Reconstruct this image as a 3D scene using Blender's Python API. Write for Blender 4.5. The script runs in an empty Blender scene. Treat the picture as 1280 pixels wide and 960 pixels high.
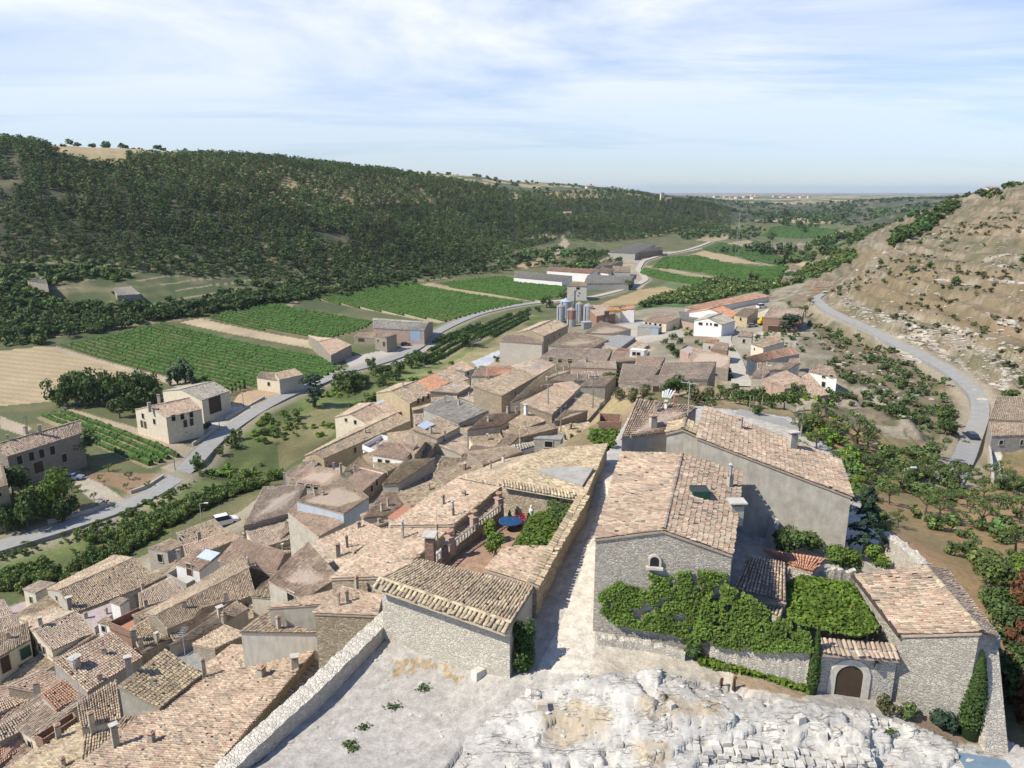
SUNE, SKYS, EXPO, HAZE = 4.9, .115, 0.36, 4.5e-5
CLOUDC = (7.3, 7.5, 7.7); CLOFF = (0, 0, 0)
import bpy, math, random
import numpy as np
from mathutils import Vector
RNG = np.random.default_rng(7)
random.seed(7)
scene = bpy.context.scene
C = bpy.data.collections.new('village'); scene.collection.children.link(C)
# ------------------------------------------------------------------ camera (at the origin, heights are metres below it)
F = 924.0; PITCH = math.radians(14.7); CP = math.cos(PITCH); SP = math.sin(PITCH)
cam_d = bpy.data.cameras.new('camera'); cam = bpy.data.objects.new('camera', cam_d); C.objects.link(cam)
cam_d.sensor_width = 36.0; cam_d.lens = F*36/1280; cam_d.clip_end = 80000; cam_d.clip_start = .5
cam.location = (0, 0, 0); cam.rotation_euler = (math.pi/2-PITCH, 0, 0)
scene.camera = cam
def tdep(v): return math.tan(PITCH+math.atan((v-480)/F))
def ray(u, v):
    x = (u-640)/F; y = (v-480)/F
    return np.array([x, CP-y*SP, -SP-y*CP])
def pt(u, v, H):
    r = ray(u, v); t = -H/r[2]
    return r*t
def ptD(u, v, D):
    r = ray(u, v); return r*(D/r[1])
def proj(p):
    y = p[..., 1]*CP-p[..., 2]*SP; w = -p[..., 1]*SP-p[..., 2]*CP
    return 640+F*p[..., 0]/y, 480+F*w/y
class Crop:
    def __init__(s, x, y, k): s.x, s.y, s.k = x, y, k
    def __call__(s, *pts): return [(s.x+p[0]/s.k, s.y+p[1]/s.k) for p in pts]
# ------------------------------------------------------------------ mesh builder
class MB:
    def __init__(s): s.V = []; s.F = {}; s.n = 0; s.Tq = {}; s.smooth = False
    def add(s, V, Fc, tint=(1, 1, 1)):
        V = np.asarray(V, float).reshape(-1, 3); Fc = np.asarray(Fc, int)
        k = Fc.shape[1]
        T = np.asarray(tint, float)
        if T.ndim == 1: T = np.repeat(T[None], len(Fc), 0)
        s.V.append(V); s.F.setdefault(k, []).append(Fc+s.n); s.Tq.setdefault(k, []).append(T)
        s.n += len(V); return s
    def box(s, c, size, rz=0, tint=(1, 1, 1), top=1.0):
        x, y, z = [a/2 for a in size]
        v = np.array([[-x, -y, -z], [x, -y, -z], [x, y, -z], [-x, y, -z], [-x*top, -y*top, z], [x*top, -y*top, z], [x*top, y*top, z], [-x*top, y*top, z]])
        cr, sr = math.cos(rz), math.sin(rz)
        v = np.stack([v[:, 0]*cr-v[:, 1]*sr, v[:, 0]*sr+v[:, 1]*cr, v[:, 2]], 1)+np.array(c)
        return s.add(v, [[0, 3, 2, 1], [4, 5, 6, 7], [0, 1, 5, 4], [1, 2, 6, 5], [2, 3, 7, 6], [3, 0, 4, 7]], tint)
    def hexa(s, b, t, tint=(1, 1, 1)):   # 4 bottom + 4 top points
        return s.add(np.vstack([b, t]), [[0, 3, 2, 1], [4, 5, 6, 7], [0, 1, 5, 4], [1, 2, 6, 5], [2, 3, 7, 6], [3, 0, 4, 7]], tint)
    def tube(s, p, q, r0, r1=None, n=6, tint=(1, 1, 1)):
        r1 = r0 if r1 is None else r1
        p = np.array(p, float); q = np.array(q, float); d = q-p; d = d/np.linalg.norm(d)
        a = np.cross(d, [0, 0, 1.]) if abs(d[2]) < .9 else np.cross(d, [1., 0, 0]); a /= np.linalg.norm(a); b = np.cross(d, a)
        th = np.arange(n)*2*math.pi/n
        ring = np.cos(th)[:, None]*a+np.sin(th)[:, None]*b
        v = np.vstack([p+ring*r0, q+ring*r1, [p], [q]])
        f = [[i, (i+1) % n, n+(i+1) % n, n+i] for i in range(n)]
        s.add(v, f, tint)
        base = s.n-len(v)
        tri = np.array([[(i+1) % n, i, 2*n] for i in range(n)]+[[n+i, n+(i+1) % n, 2*n+1] for i in range(n)])
        s.F.setdefault(3, []).append(tri+base); s.Tq.setdefault(3, []).append(np.repeat(np.array(tint, float)[None], len(tri), 0))
        return s
    def lathe(s, c, prof, n=16, tint=(1, 1, 1)):
        th = np.arange(n)*2*math.pi/n
        v = np.concatenate([np.stack([r*np.cos(th), r*np.sin(th), np.full(n, z)], 1) for r, z in prof])+np.array(c)
        f = [[k*n+i, k*n+(i+1) % n, (k+1)*n+(i+1) % n, (k+1)*n+i] for k in range(len(prof)-1) for i in range(n)]
        return s.add(v, f, tint)
    def blob(s, c, r, tint=(1, 1, 1), n=7, m=5, rough=.25, rng=RNG, sq=(1, 1, 1)):
        th = np.arange(n)*2*math.pi/n; ph = np.linspace(-math.pi/2, math.pi/2, m)
        P = []
        for p in ph:
            for t in th: P.append([math.cos(p)*math.cos(t), math.cos(p)*math.sin(t), math.sin(p)])
        P = np.array(P)*(1+rng.uniform(-rough, rough, (n*m, 1)))*r*np.array(sq)
        P[:n] = P[:n].mean(0); P[-n:] = P[-n:].mean(0)
        f = [[k*n+i, k*n+(i+1) % n, (k+1)*n+(i+1) % n, (k+1)*n+i] for k in range(m-1) for i in range(n)]
        return s.add(P+np.array(c), f, tint)
    def mesh(s, name, mat, origin=(0, 0, 0)):
        me = bpy.data.meshes.new(name)
        V = np.vstack(s.V)-np.array(origin)
        me.vertices.add(len(V)); me.vertices.foreach_set('co', V.astype(np.float32).ravel())
        loops = []; starts = []; tints = []; o = 0
        for k in s.F:
            f = np.vstack(s.F[k]); loops.append(f.ravel()); starts.append(o+np.arange(len(f))*k); o += f.size; tints.append(np.vstack(s.Tq[k]))
        loops = np.concatenate(loops); starts = np.concatenate(starts); T = np.vstack(tints)
        me.loops.add(len(loops)); me.loops.foreach_set('vertex_index', loops.astype(np.int32))
        me.polygons.add(len(starts)); me.polygons.foreach_set('loop_start', starts.astype(np.int32))
        me.polygons.foreach_set('use_smooth', np.full(len(starts), s.smooth))
        me.update(calc_edges=True)
        a = me.attributes.new('tint', 'FLOAT_COLOR', 'FACE')
        a.data.foreach_set('color', np.hstack([T, np.ones((len(T), 1))]).astype(np.float32).ravel())
        if mat: me.materials.append(mat)
        return me
    def build(s, name, mat, parent=None, origin=None):
        org = np.array(parent_world(parent) if parent is not None else (origin if origin is not None else (0, 0, 0)), float)
        o = bpy.data.objects.new(name, s.mesh(name, mat, org)); C.objects.link(o)
        if parent is not None:
            o.parent = parent
        else: o.location = org
        return o
WORLD = {}
def parent_world(o):
    p = np.zeros(3)
    while o is not None: p = p+np.array(o.location); o = o.parent
    return p
def thing(name, label, cat, loc, group=None):
    o = bpy.data.objects.new(name, None); C.objects.link(o); o.empty_display_size = .3
    o.location = [float(a) for a in loc]; return tag(o, label, cat, group)
def tag(o, label, cat, group=None):
    o['label'] = label; o['category'] = cat
    if group: o['group'] = group
    return o
def structure(o): o['kind'] = 'structure'; return o
def stuff(o, label=None, cat=None):
    o['kind'] = 'stuff'
    if label: o['label'] = label; o['category'] = cat
    return o
# ------------------------------------------------------------------ materials
def new_mat(name):
    m = bpy.data.materials.new(name); m.use_nodes = True; nt = m.node_tree
    for n in list(nt.nodes): nt.nodes.remove(n)
    out = nt.nodes.new('ShaderNodeOutputMaterial'); b = nt.nodes.new('ShaderNodeBsdfPrincipled')
    nt.links.new(b.outputs[0], out.inputs[0]); b.inputs['Roughness'].default_value = .9
    if 'Specular IOR Level' in b.inputs: b.inputs['Specular IOR Level'].default_value = .25
    return m, nt, b
def N(nt, t, **kw):
    n = nt.nodes.new(t)
    for k, v in kw.items():
        if k in n.inputs: n.inputs[k].default_value = v
        else: setattr(n, k, v)
    return n
def pos_coord(nt, scale=(1, 1, 1)):
    g = N(nt, 'ShaderNodeNewGeometry'); mp = N(nt, 'ShaderNodeMapping'); mp.inputs['Scale'].default_value = scale
    nt.links.new(g.outputs['Position'], mp.inputs[0]); return mp.outputs[0]
def ramp(nt, stops, fac):
    r = N(nt, 'ShaderNodeValToRGB'); e = r.color_ramp.elements
    while len(e) < len(stops): e.new(.5)
    for i, (p, c) in enumerate(stops):
        e[i].position = p; e[i].color = (*c, 1) if len(c) == 3 else c
    nt.links.new(fac, r.inputs[0]); return r.outputs[0]
def mix(nt, fac, a, b, mode='MIX'):
    m = N(nt, 'ShaderNodeMix', data_type='RGBA', blend_type=mode)
    for sock, v in ((m.inputs[0], fac), (m.inputs[6], a), (m.inputs[7], b)):
        if hasattr(v, 'links') or hasattr(v, 'is_linked'): nt.links.new(v, sock)
        elif isinstance(v, (int, float)): sock.default_value = v
        else: sock.default_value = (*v, 1)
    return m.outputs[2]
def noise(nt, co, scale, detail=4, rough=.6):
    n = N(nt, 'ShaderNodeTexNoise', Scale=scale, Detail=detail, Roughness=rough); nt.links.new(co, n.inputs['Vector']); return n.outputs[0]
def bump(nt, b, h, strength=.5, dist=.05):
    bp = N(nt, 'ShaderNodeBump', Strength=strength, Distance=dist); nt.links.new(h, bp.inputs['Height']); nt.links.new(bp.outputs[0], b.inputs['Normal'])
def attr(nt, name='tint'):
    a = N(nt, 'ShaderNodeAttribute'); a.attribute_name = name; return a.outputs['Color']
def plaster(name, col, var=.25, sc=1.2, rough=.9):
    m, nt, b = new_mat(name); co = pos_coord(nt)
    n1 = noise(nt, co, sc, 6, .65); n2 = noise(nt, pos_coord(nt, (2.2, 2.2, .5)), 1.6, 3)
    c = mix(nt, ramp(nt, [(.3, (0, 0, 0)), (.7, (1, 1, 1))], n1), tuple(x*(1-var) for x in col), tuple(min(1, x*(1+var*.6)) for x in col))
    c = mix(nt, ramp(nt, [(.42, (0, 0, 0)), (.72, (.5, .5, .5))], n2), c, tuple(x*.66 for x in col))
    nt.links.new(c, b.inputs['Base Color']); b.inputs['Roughness'].default_value = rough
    bump(nt, b, noise(nt, co, 14, 4), .35, .04); return m
def masonry(name, lo, hi, mortar, scale=(3.2, 3.2, 7.0), edge=.06, bs=.9):
    m, nt, b = new_mat(name); co = pos_coord(nt, scale)
    # warp a little so that courses are uneven
    nz = N(nt, 'ShaderNodeTexNoise', Scale=.7, Detail=2); nt.links.new(co, nz.inputs['Vector'])
    add = N(nt, 'ShaderNodeVectorMath', operation='MULTIPLY_ADD'); nt.links.new(nz.outputs[1], add.inputs[0]); add.inputs[1].default_value = (.7, .7, .35); nt.links.new(co, add.inputs[2])
    v = N(nt, 'ShaderNodeTexVoronoi', Scale=1.0, Randomness=.85); nt.links.new(add.outputs[0], v.inputs['Vector'])
    ve = N(nt, 'ShaderNodeTexVoronoi', feature='DISTANCE_TO_EDGE', Scale=1.0, Randomness=.85); nt.links.new(add.outputs[0], ve.inputs['Vector'])
    sep = N(nt, 'ShaderNodeSeparateColor'); nt.links.new(v.outputs['Color'], sep.inputs[0])
    mid = tuple((a+c)/2 for a, c in zip(lo, hi))
    col = ramp(nt, [(0, lo), (.55, mid), (1, hi)], sep.outputs[0])
    big = noise(nt, pos_coord(nt), .35, 4)
    col = mix(nt, ramp(nt, [(.35, (0, 0, 0)), (.7, (.6, .6, .6))], big), col, tuple(x*.7 for x in mid), 'MIX')
    e = ramp(nt, [(edge*.4, (0, 0, 0)), (edge*2.2, (1, 1, 1))], ve.outputs[0])
    c = mix(nt, e, mortar, col)
    nt.links.new(c, b.inputs['Base Color'])
    hsum = N(nt, 'ShaderNodeMath', operation='MULTIPLY_ADD'); nt.links.new(sep.outputs[1], hsum.inputs[0]); hsum.inputs[1].default_value = .35; nt.links.new(e, hsum.inputs[2])
    bump(nt, b, hsum.outputs[0], bs, .05); return m
def tinted(name, sc=3., amp=(.72, 1.2), rough=.9, bsc=None, bst=.4, bd=.03, lichen=None):
    m, nt, b = new_mat(name); co = pos_coord(nt)
    n1 = noise(nt, co, sc, 4, .65)
    c = mix(nt, 1.0, attr(nt), ramp(nt, [(.3, (amp[0],)*3), (.7, (amp[1],)*3)], n1), 'MULTIPLY')
    if lichen:
        n2 = noise(nt, co, .55, 6, .7)
        c = mix(nt, ramp(nt, [(.47, (0, 0, 0)), (.68, (.2, .2, .2))], n2), c, lichen)
    nt.links.new(c, b.inputs['Base Color']); b.inputs['Roughness'].default_value = rough
    if bsc: bump(nt, b, noise(nt, co, bsc, 4), bst, bd)
    return m
def leafmat(name, col, var=.5):
    m, nt, b = new_mat(name)
    c = mix(nt, 1.0, attr(nt), col, 'MULTIPLY')
    oi = N(nt, 'ShaderNodeObjectInfo')
    c = mix(nt, ramp(nt, [(0, (0, 0, 0)), (1, (var, var, var))], oi.outputs['Random']), c, mix(nt, 1.0, c, (1.55, 1.25, .7), 'MULTIPLY'))
    nt.links.new(c, b.inputs['Base Color']); b.inputs['Roughness'].default_value = .7
    tr = N(nt, 'ShaderNodeBsdfTranslucent'); nt.links.new(c, tr.inputs[0])
    ms = N(nt, 'ShaderNodeMixShader', ); ms.inputs[0].default_value = .25
    out = [n for n in nt.nodes if n.type == 'OUTPUT_MATERIAL'][0]
    nt.links.new(b.outputs[0], ms.inputs[1]); nt.links.new(tr.outputs[0], ms.inputs[2]); nt.links.new(ms.outputs[0], out.inputs[0]); return m
def flat(name, col, rough=.6, metal=0.):
    m, nt, b = new_mat(name); co = pos_coord(nt)
    c = mix(nt, ramp(nt, [(.3, (0, 0, 0)), (.75, (1, 1, 1))], noise(nt, co, 2.5, 5)), tuple(x*.8 for x in col), tuple(min(1, x*1.08) for x in col))
    nt.links.new(c, b.inputs['Base Color']); b.inputs['Roughness'].default_value = rough; b.inputs['Metallic'].default_value = metal; return m
M = {}
M['tile'] = tinted('roof_tile', 4.5, (.8, 1.2), .9, 25, .5, .02, lichen=(.17, .15, .115))
M['tint'] = tinted('tinted', 3., (.8, 1.12), .8)
M['stone'] = masonry('rubble_stone', (.20, .165, .12), (.50, .445, .35), (.36, .325, .26), (4, 4, 8.5))
M['greystone'] = masonry('grey_stone', (.30, .27, .22), (.64, .585, .49), (.50, .46, .385), (4.6, 4.6, 11.))
M['palestone'] = masonry('pale_stone', (.44, .395, .325), (.72, .665, .56), (.60, .55, .46), (4.6, 4.6, 9.))
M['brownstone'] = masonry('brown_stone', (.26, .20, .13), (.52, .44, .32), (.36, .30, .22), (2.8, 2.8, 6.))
M['brick'] = masonry('old_brick', (.26, .13, .085), (.44, .25, .17), (.36, .28, .22), (4, 4, 11))
M['plaster'] = plaster('grey_plaster', (.46, .42, .345))
M['cement'] = plaster('cement_plaster', (.35, .335, .30), .22)
M['cream'] = plaster('cream_plaster', (.66, .585, .44), .15)
M['palecream'] = plaster('pale_cream_plaster', (.80, .745, .61), .08)
M['ochre'] = plaster('ochre_plaster', (.46, .375, .235), .2)
M['white'] = plaster('white_render', (.74, .72, .68), .1)
M['pinkwall'] = plaster('pink_render', (.42, .30, .24), .2)
M['bluewall'] = plaster('pale_blue_render', (.44, .49, .55), .1)
M['terracotta'] = plaster('terracotta_floor', (.44, .21, .13), .2, 3)
M['concrete'] = plaster('flat_concrete', (.30, .29, .27), .3)
M['pinkfloor'] = plaster('pink_concrete', (.42, .34, .32), .2)
M['frame'] = flat('dark_wood', (.10, .065, .04)); M['pane'] = flat('window_dark', (.02, .022, .025), .2)
M['door'] = flat('old_door', (.075, .05, .032), .7); M['bluedoor'] = flat('blue_metal_door', (.30, .38, .47), .5)
M['pole'] = flat('weathered_pole', (.22, .19, .16)); M['metal'] = flat('galvanised', (.42, .44, .46), .45, .6)
M['bark'] = flat('bark', (.13, .10, .075)); M['greenpaint'] = flat('green_paint', (.02, .075, .05))
M['rockstone'] = tinted('rock_stone', 2.2, (.7, 1.15), .95, 9, .7, .06)
M['sheet'] = flat('pale_sheet', (.60, .66, .72), .5)
# ------------------------------------------------------------------ heights of the eaves through the village (pixel -> metres below camera)
HR = [(280,900,35),(370,800,33),(430,760,31.5),(400,700,35),(470,690,31),(200,900,38),(100,940,42),(40,900,47),(30,800,55),(80,790,54),(130,730,57),
 (240,700,52),(300,650,55),(230,670,57),(340,660,49),(400,640,46),(400,610,51),(330,620,55),(450,650,40),(500,650,34),(540,630,31),(600,590,28),(640,560,31),
 (520,590,39),(450,560,54),(520,570,44),(560,540,44),(600,520,44),(650,500,44),(640,550,37),(700,520,38),(480,510,57),(540,480,56),(600,470,54),(690,430,55),(720,470,46),
 (720,410,57),(800,390,53),(880,410,47),(790,450,43),(840,470,40),(960,410,44),(960,470,42),(1000,490,41),(900,470,41),(1010,450,44),(1040,480,43),(0,960,50),(-80,850,58),(150,850,45),(200,800,46),(260,760,46),(330,730,43),
 (770,370,60),(870,380,56),(940,370,52)]
def rbf_fit(P, z, smooth=1e-6):
    P = np.asarray(P, float); z = np.asarray(z, float)
    d = np.linalg.norm(P[:, None]-P[None], axis=2); n = len(P)
    A = np.zeros((n+1, n+1)); A[:n, :n] = -d+np.eye(n)*smooth; A[:n, n] = 1; A[n, :n] = 1
    w = np.linalg.solve(A, np.append(z, 0))
    def f(Q):
        Q = np.asarray(Q, float); out = np.empty(len(Q))
        for i in range(0, len(Q), 20000):
            q = Q[i:i+20000]; out[i:i+20000] = -np.linalg.norm(q[:, None]-P[None], axis=2)@w[:n]+w[n]
        return out
    return f
_hr = rbf_fit([(a, b) for a, b, c in HR], [c for a, b, c in HR])
def hroof(u, v): return float(_hr([(u, v)])[0])
GROUND_PTS = []          # filled by the houses: (x, y, z) of the ground under them
# ------------------------------------------------------------------ terrain control: (u, v, H) or (u, v, None, D)
TP = [(0,660,66),(100,640,65),(230,590,64),(320,510,63.5),(430,465,62.5),(0,560,65),(100,520,64.5),(210,540,64),(0,480,64),(160,475,63.5),(300,440,63),(420,405,62.5),(540,380,62),(640,362,62),
 (600,395,62.5),(700,378,62),(560,425,63),(470,430,62.5),(400,520,65),(90,690,68),(300,590,68),(430,495,66),(560,450,66),(620,430,65),(0,750,69),(190,670,66.5),(60,725,68.5),(360,590,67),(430,530,66),
 (760,340,65),(790,318,66),(930,320,68),(850,350,66),(980,330,67),(760,372,62),(880,366,62),(1000,300,69),(1035,288,71),(960,270,74),(900,300,68),(820,372,62),(950,355,63),(1000,345,64),
 (0,430,61),(50,430,60),(50,350,45),(50,280,None,470),(50,232,None,540),(50,188,None,620),(-150,430,60),(-150,350,43),(-150,280,None,460),(-150,188,None,610),(50,183,None,950),(-150,180,None,950),
 (200,402,60),(200,340,46),(200,272,None,540),(200,206,None,680),(200,192,None,1100),(100,400,58),(100,365,50),
 (400,362,60.5),(400,302,None,580),(400,252,None,700),(400,217,None,820),(400,207,None,1400),(500,350,61),(500,300,None,660),(500,222,None,950),(500,214,None,1700),
 (600,337,62),(600,302,None,780),(600,262,None,950),(600,236,None,1100),(600,222,None,1900),(700,302,61),(700,267,None,1150),(700,248,None,1350),(700,228,None,2300),
 (800,302,66),(800,272,None,1250),(800,243,None,1500),(800,238,None,2600),(880,285,69),(880,255,None,1650),(880,249,None,2500),(916,286,71),(915,270,None,1780),(930,262,75),
 (880,247,None,6000),(950,246,None,6000),(1010,246,None,6000),(500,243,None,14000),(800,243,None,14000),(960,243,None,14000),(1300,243,None,14000),(-100,243,None,14000),(-600,241,None,30000),(600,241,None,30000),(1800,241,None,30000),
 (1100,249,None,2500),(1180,247,None,2200),(1080,275,None,1500),(1120,266,None,1350),(1000,252,None,3500),(1050,290,71),(1060,320,68),(1095,290,67),(1230,247,None,2200),(1320,247,None,2200),
 (1220,540,49),(1215,570,49),(1228,510,48.5),(1215,485,48),(1180,460,47),(1140,438,47),(1100,418,47),(1060,402,47),(1018,376,47),(1090,440,50),(1000,432,50),(1060,470,49),(1150,470,49.5),(1180,500,49.5),
 (1100,600,43),(1180,570,47),(1000,520,39),(1050,560,41),(1180,690,36),(1270,650,42),(1270,600,46),(1100,650,37),(1140,680,33),(1260,540,49),(1230,740,33),(1270,790,31),(1275,880,29.5),(1000,560,39),(1080,630,38),(1320,700,38),(1400,640,46),(1400,540,47),
 (1280,470,42),(1200,430,43.5),(1280,400,37),(1280,320,26),(1280,265,11),(1280,240,None,430),(1240,243,None,470),(1280,239,None,650),(1245,238,None,800),(1150,340,32),(1150,300,24),(1190,263,None,480),(1190,246,None,560),(1190,252,None,850),
 (1400,420,37),(1400,320,24),(1400,250,None,380),(1400,235,None,600),(1080,345,39),(1100,318,None,410),(1130,285,None,520),(1050,362,46),(1040,350,50),(1060,345,None,440),(1150,262,None,720),
 (740,530,28),(700,570,29),(830,490,27.5),(770,490,29),(870,500,31),(930,520,34),(960,525,35),(760,540,25.5),(880,480,38),(930,500,38),(650,560,33)]
def tp_xyz():
    out = []
    for t in TP:
        p = pt(t[0], t[1], t[2]) if t[2] is not None else ptD(t[0], t[1], t[3])
        out.append(p)
    return out
# the castle plateau: a hard-edged platform inside this outline
PLAT_PX = [(316,962,28),(497,785,26.6),(478,772,26.5),(520,700,25),(617,628,25),(760,553,23),(790,505,23),(880,500,23),(1000,530,25),(1062,600,26),(1085,655,26),(1115,668,25),(1185,712,25.5),(1250,800,28),(1245,935,29)]
PLAT = [pt(*p)[:2] for p in PLAT_PX]+[np.array([34, 24.]), np.array([34, 4.]), np.array([-40, 4.]), np.array([-24, 22.])]
PLAT = np.array(PLAT)
PZ = [(560,870,27),(400,930,27.4),(330,950,27.8),(480,800,26.6),(630,845,26),(690,845,25.6),(720,740,24.4),(740,680,23.6),(755,600,22.8),(780,830,25.5),(745,800,25.),(900,850,26.2),(1010,868,26.6),(1058,876,26.8),(1130,895,27.2),
 (1235,935,28.2),(950,890,25.9),(800,900,25.6),(700,900,26.2),(760,860,25.2),(560,958,26.6),(640,930,26.4),(760,945,26.7),(900,952,27.1),(1000,956,27.3),(1090,956,27.4),(1200,958,27.7),(900,905,25.7),(1000,915,25.9),(1080,922,26.2),(960,690,24.5),(1050,690,25),(600,690,25.3),(540,700,25.4),(640,648,25.7),(600,662,25.6),(690,640,25.4),(640,692,25.4),(860,500,23.5),(1000,560,24.5),(1100,665,26),(1200,760,27.5),(880,600,24),(850,820,25.6)]
PZxyz = [pt(*p) for p in PZ]+[np.array([0, 18, -26.]), np.array([0, 6, -25.]), np.array([20, 8, -25.]), np.array([-20, 12, -26.])]
_pz = rbf_fit([p[:2] for p in PZxyz], [p[2] for p in PZxyz])
def in_poly(X, Y, P):
    r = np.zeros(np.shape(X), bool); n = len(P)
    for i in range(n):
        x0, y0 = P[i]; x1, y1 = P[(i+1) % n]
        c = ((y0 > Y) != (y1 > Y)) & (X < (x1-x0)*(Y-y0)/(y1-y0+1e-12)+x0)
        r ^= c
    return r
def vnoise(x, y, seed=0):
    xi = np.floor(x).astype(np.int64); yi = np.floor(y).astype(np.int64); fx = x-xi; fy = y-yi
    fx = fx*fx*(3-2*fx); fy = fy*fy*(3-2*fy)
    def h(a, b):
        n = (a*374761393+b*668265263+seed*1442695041) & 0xffffffff
        n = ((n ^ (n >> 13))*1274126177) & 0xffffffff
        return ((n ^ (n >> 16)) & 0xffff)/65535.
    return (h(xi, yi)*(1-fx)+h(xi+1, yi)*fx)*(1-fy)+(h(xi, yi+1)*(1-fx)+h(xi+1, yi+1)*fx)*fy-.5
def fbm(x, y, o=4, seed=0):
    s = 0; a = 1; 
    for k in range(o): s = s+a*vnoise(x*2**k, y*2**k, seed+k); a *= .5
    return s
GA = np.linspace(-1.05, 1.05, 240); GL = np.linspace(math.log(10), math.log(30000), 300)
GZ = None
def terrain_init():
    global GZ
    P = tp_xyz()+list(GROUND_PTS)
    Q = [(p[0]/p[1], math.log(p[1])) for p in P]
    f = rbf_fit(Q, [p[2] for p in P], 2e-3)
    A, L = np.meshgrid(GA, GL)
    GZ = f(np.stack([A.ravel(), L.ravel()], 1)).reshape(A.shape)
def base_z(X, Y):
    X = np.asarray(X, float); Y = np.asarray(Y, float)
    a = np.clip(X/Y, GA[0], GA[-1]-1e-6); l = np.clip(np.log(np.maximum(Y, 10.01)), GL[0], GL[-1]-1e-6)
    ia = (a-GA[0])/(GA[1]-GA[0]); il = (l-GL[0])/(GL[1]-GL[0])
    i = np.floor(ia).astype(int); j = np.floor(il).astype(int); fa = ia-i; fl = il-j
    i = np.clip(i, 0, len(GA)-2); j = np.clip(j, 0, len(GL)-2)
    return (GZ[j, i]*(1-fa)+GZ[j, i+1]*fa)*(1-fl)+(GZ[j+1, i]*(1-fa)+GZ[j+1, i+1]*fa)*fl
ROCKY = None; 
def wildness(X, Y, Z):
    """0 on the valley floor and in the village, 1 on the rocky slopes"""
    a = X/Y
    w = np.clip((Z+58)/10, 0, 1)*np.where(Y > 150, 1, 0)
    w = np.where((a > .36) & (Y > 110), np.maximum(w, np.clip((Y-110)/30, 0, 1)*np.clip((a-.36)/.05, 0, 1)), w*np.where((Y < 330) & (a < .36), 0, 1))
    return w
FLATS = []     # (polyline xy, half width) kept smooth (roads)
def flat_mask(X, Y):
    m = np.zeros(np.shape(X))
    for pl, hw in FLATS:
        lo = pl.min(0)-hw*4; hi = pl.max(0)+hw*4
        s = (X > lo[0]) & (X < hi[0]) & (Y > lo[1]) & (Y < hi[1])
        if not s.any(): continue
        x = X[s]; y = Y[s]; d = np.full(x.shape, 1e9)
        for p, q in zip(pl[:-1], pl[1:]):
            e = q-p; t = np.clip(((x-p[0])*e[0]+(y-p[1])*e[1])/(e@e+1e-9), 0, 1)
            d = np.minimum(d, np.hypot(x-p[0]-t*e[0], y-p[1]-t*e[1]))
        m[s] = np.maximum(m[s], np.clip(1-(d-hw*1.3)/(hw*1.5), 0, 1))
    return m
def terr(X, Y, detail=True):
    X = np.atleast_1d(np.asarray(X, float)); Y = np.atleast_1d(np.asarray(Y, float))
    Z = base_z(X, Y)
    if detail:
        w = wildness(X, Y, Z)*(1-flat_mask(X, Y))
        s = np.clip(Y/400, .5, 6)
        Z = Z+w*(fbm(X/(26*s), Y/(26*s), 5, 3)*2.6*np.sqrt(s))
        a = X/Y                                    # stepped ledges on the right hill
        wr = w*np.clip((a-.33)/.06, 0, 1)*(Y < 900)
        st = 2.9; k = Z/st+.35*fbm(X/30, Y/30, 3, 9); fr = k-np.floor(k)
        Z = Z+wr*st*.95*((np.clip((fr-.40)/.2, 0, 1))-fr)+wr*1.1*fbm(X/4, Y/4, 4, 12)
    m = in_poly(X, Y, PLAT)
    if m.any():
        q = np.stack([X[m], Y[m]], 1); z = _pz(q)
        if detail:
            rk = rock_mask(X[m], Y[m])
            b = fbm(X[m]/2.6, Y[m]/2.6, 5, 21)
            led = Z[m]*0+np.round((z+.5*b)/.42)*.42
            z = z+rk*(.6*(led-z)+.26*b+.10*fbm(X[m]/.7, Y[m]/.7, 3, 23))+.05*fbm(X[m]/.9, Y[m]/.9, 3, 5)
        Z[m] = z
    return Z
ROCK_PX = [(556,962,26.6),(600,905,26.4),(660,862,25.8),(740,850,25.4),(830,838,25.4),(905,862,26.2),(1010,885,26.6),(1120,900,27),(1200,925,27.5),(1290,948,28)]
ROCKP = np.array([pt(*p)[:2] for p in ROCK_PX]+[np.array([34, 10.]), np.array([-8, 8.])])
def rock_mask(X, Y):
    wob = .6*fbm(X/1.5, Y/1.5, 3, 31)
    return (in_poly(X+wob, Y+wob, ROCKP)*1.)
def hit(u, v, dmax=30000):
    r = ray(u, v)
    t = np.exp(np.linspace(math.log(15), math.log(dmax), 1500))
    p = r[None]*t[:, None]; z = terr(p[:, 0], p[:, 1], False)
    k = np.argmax(p[:, 2] < z)
    if not (p[k, 2] < z[k]): return p[-1]
    lo, hi = t[max(k-1, 0)], t[k]
    for _ in range(18):
        m = (lo+hi)/2; q = r*m
        if q[2] < terr(q[0], q[1], False)[0]: hi = m
        else: lo = m
    q = r*hi; return q
def ground(p): return np.array([p[0], p[1], terr(p[0], p[1])[0]])
def hitline(pxs): return np.array([hit(*p) for p in pxs])
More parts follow.
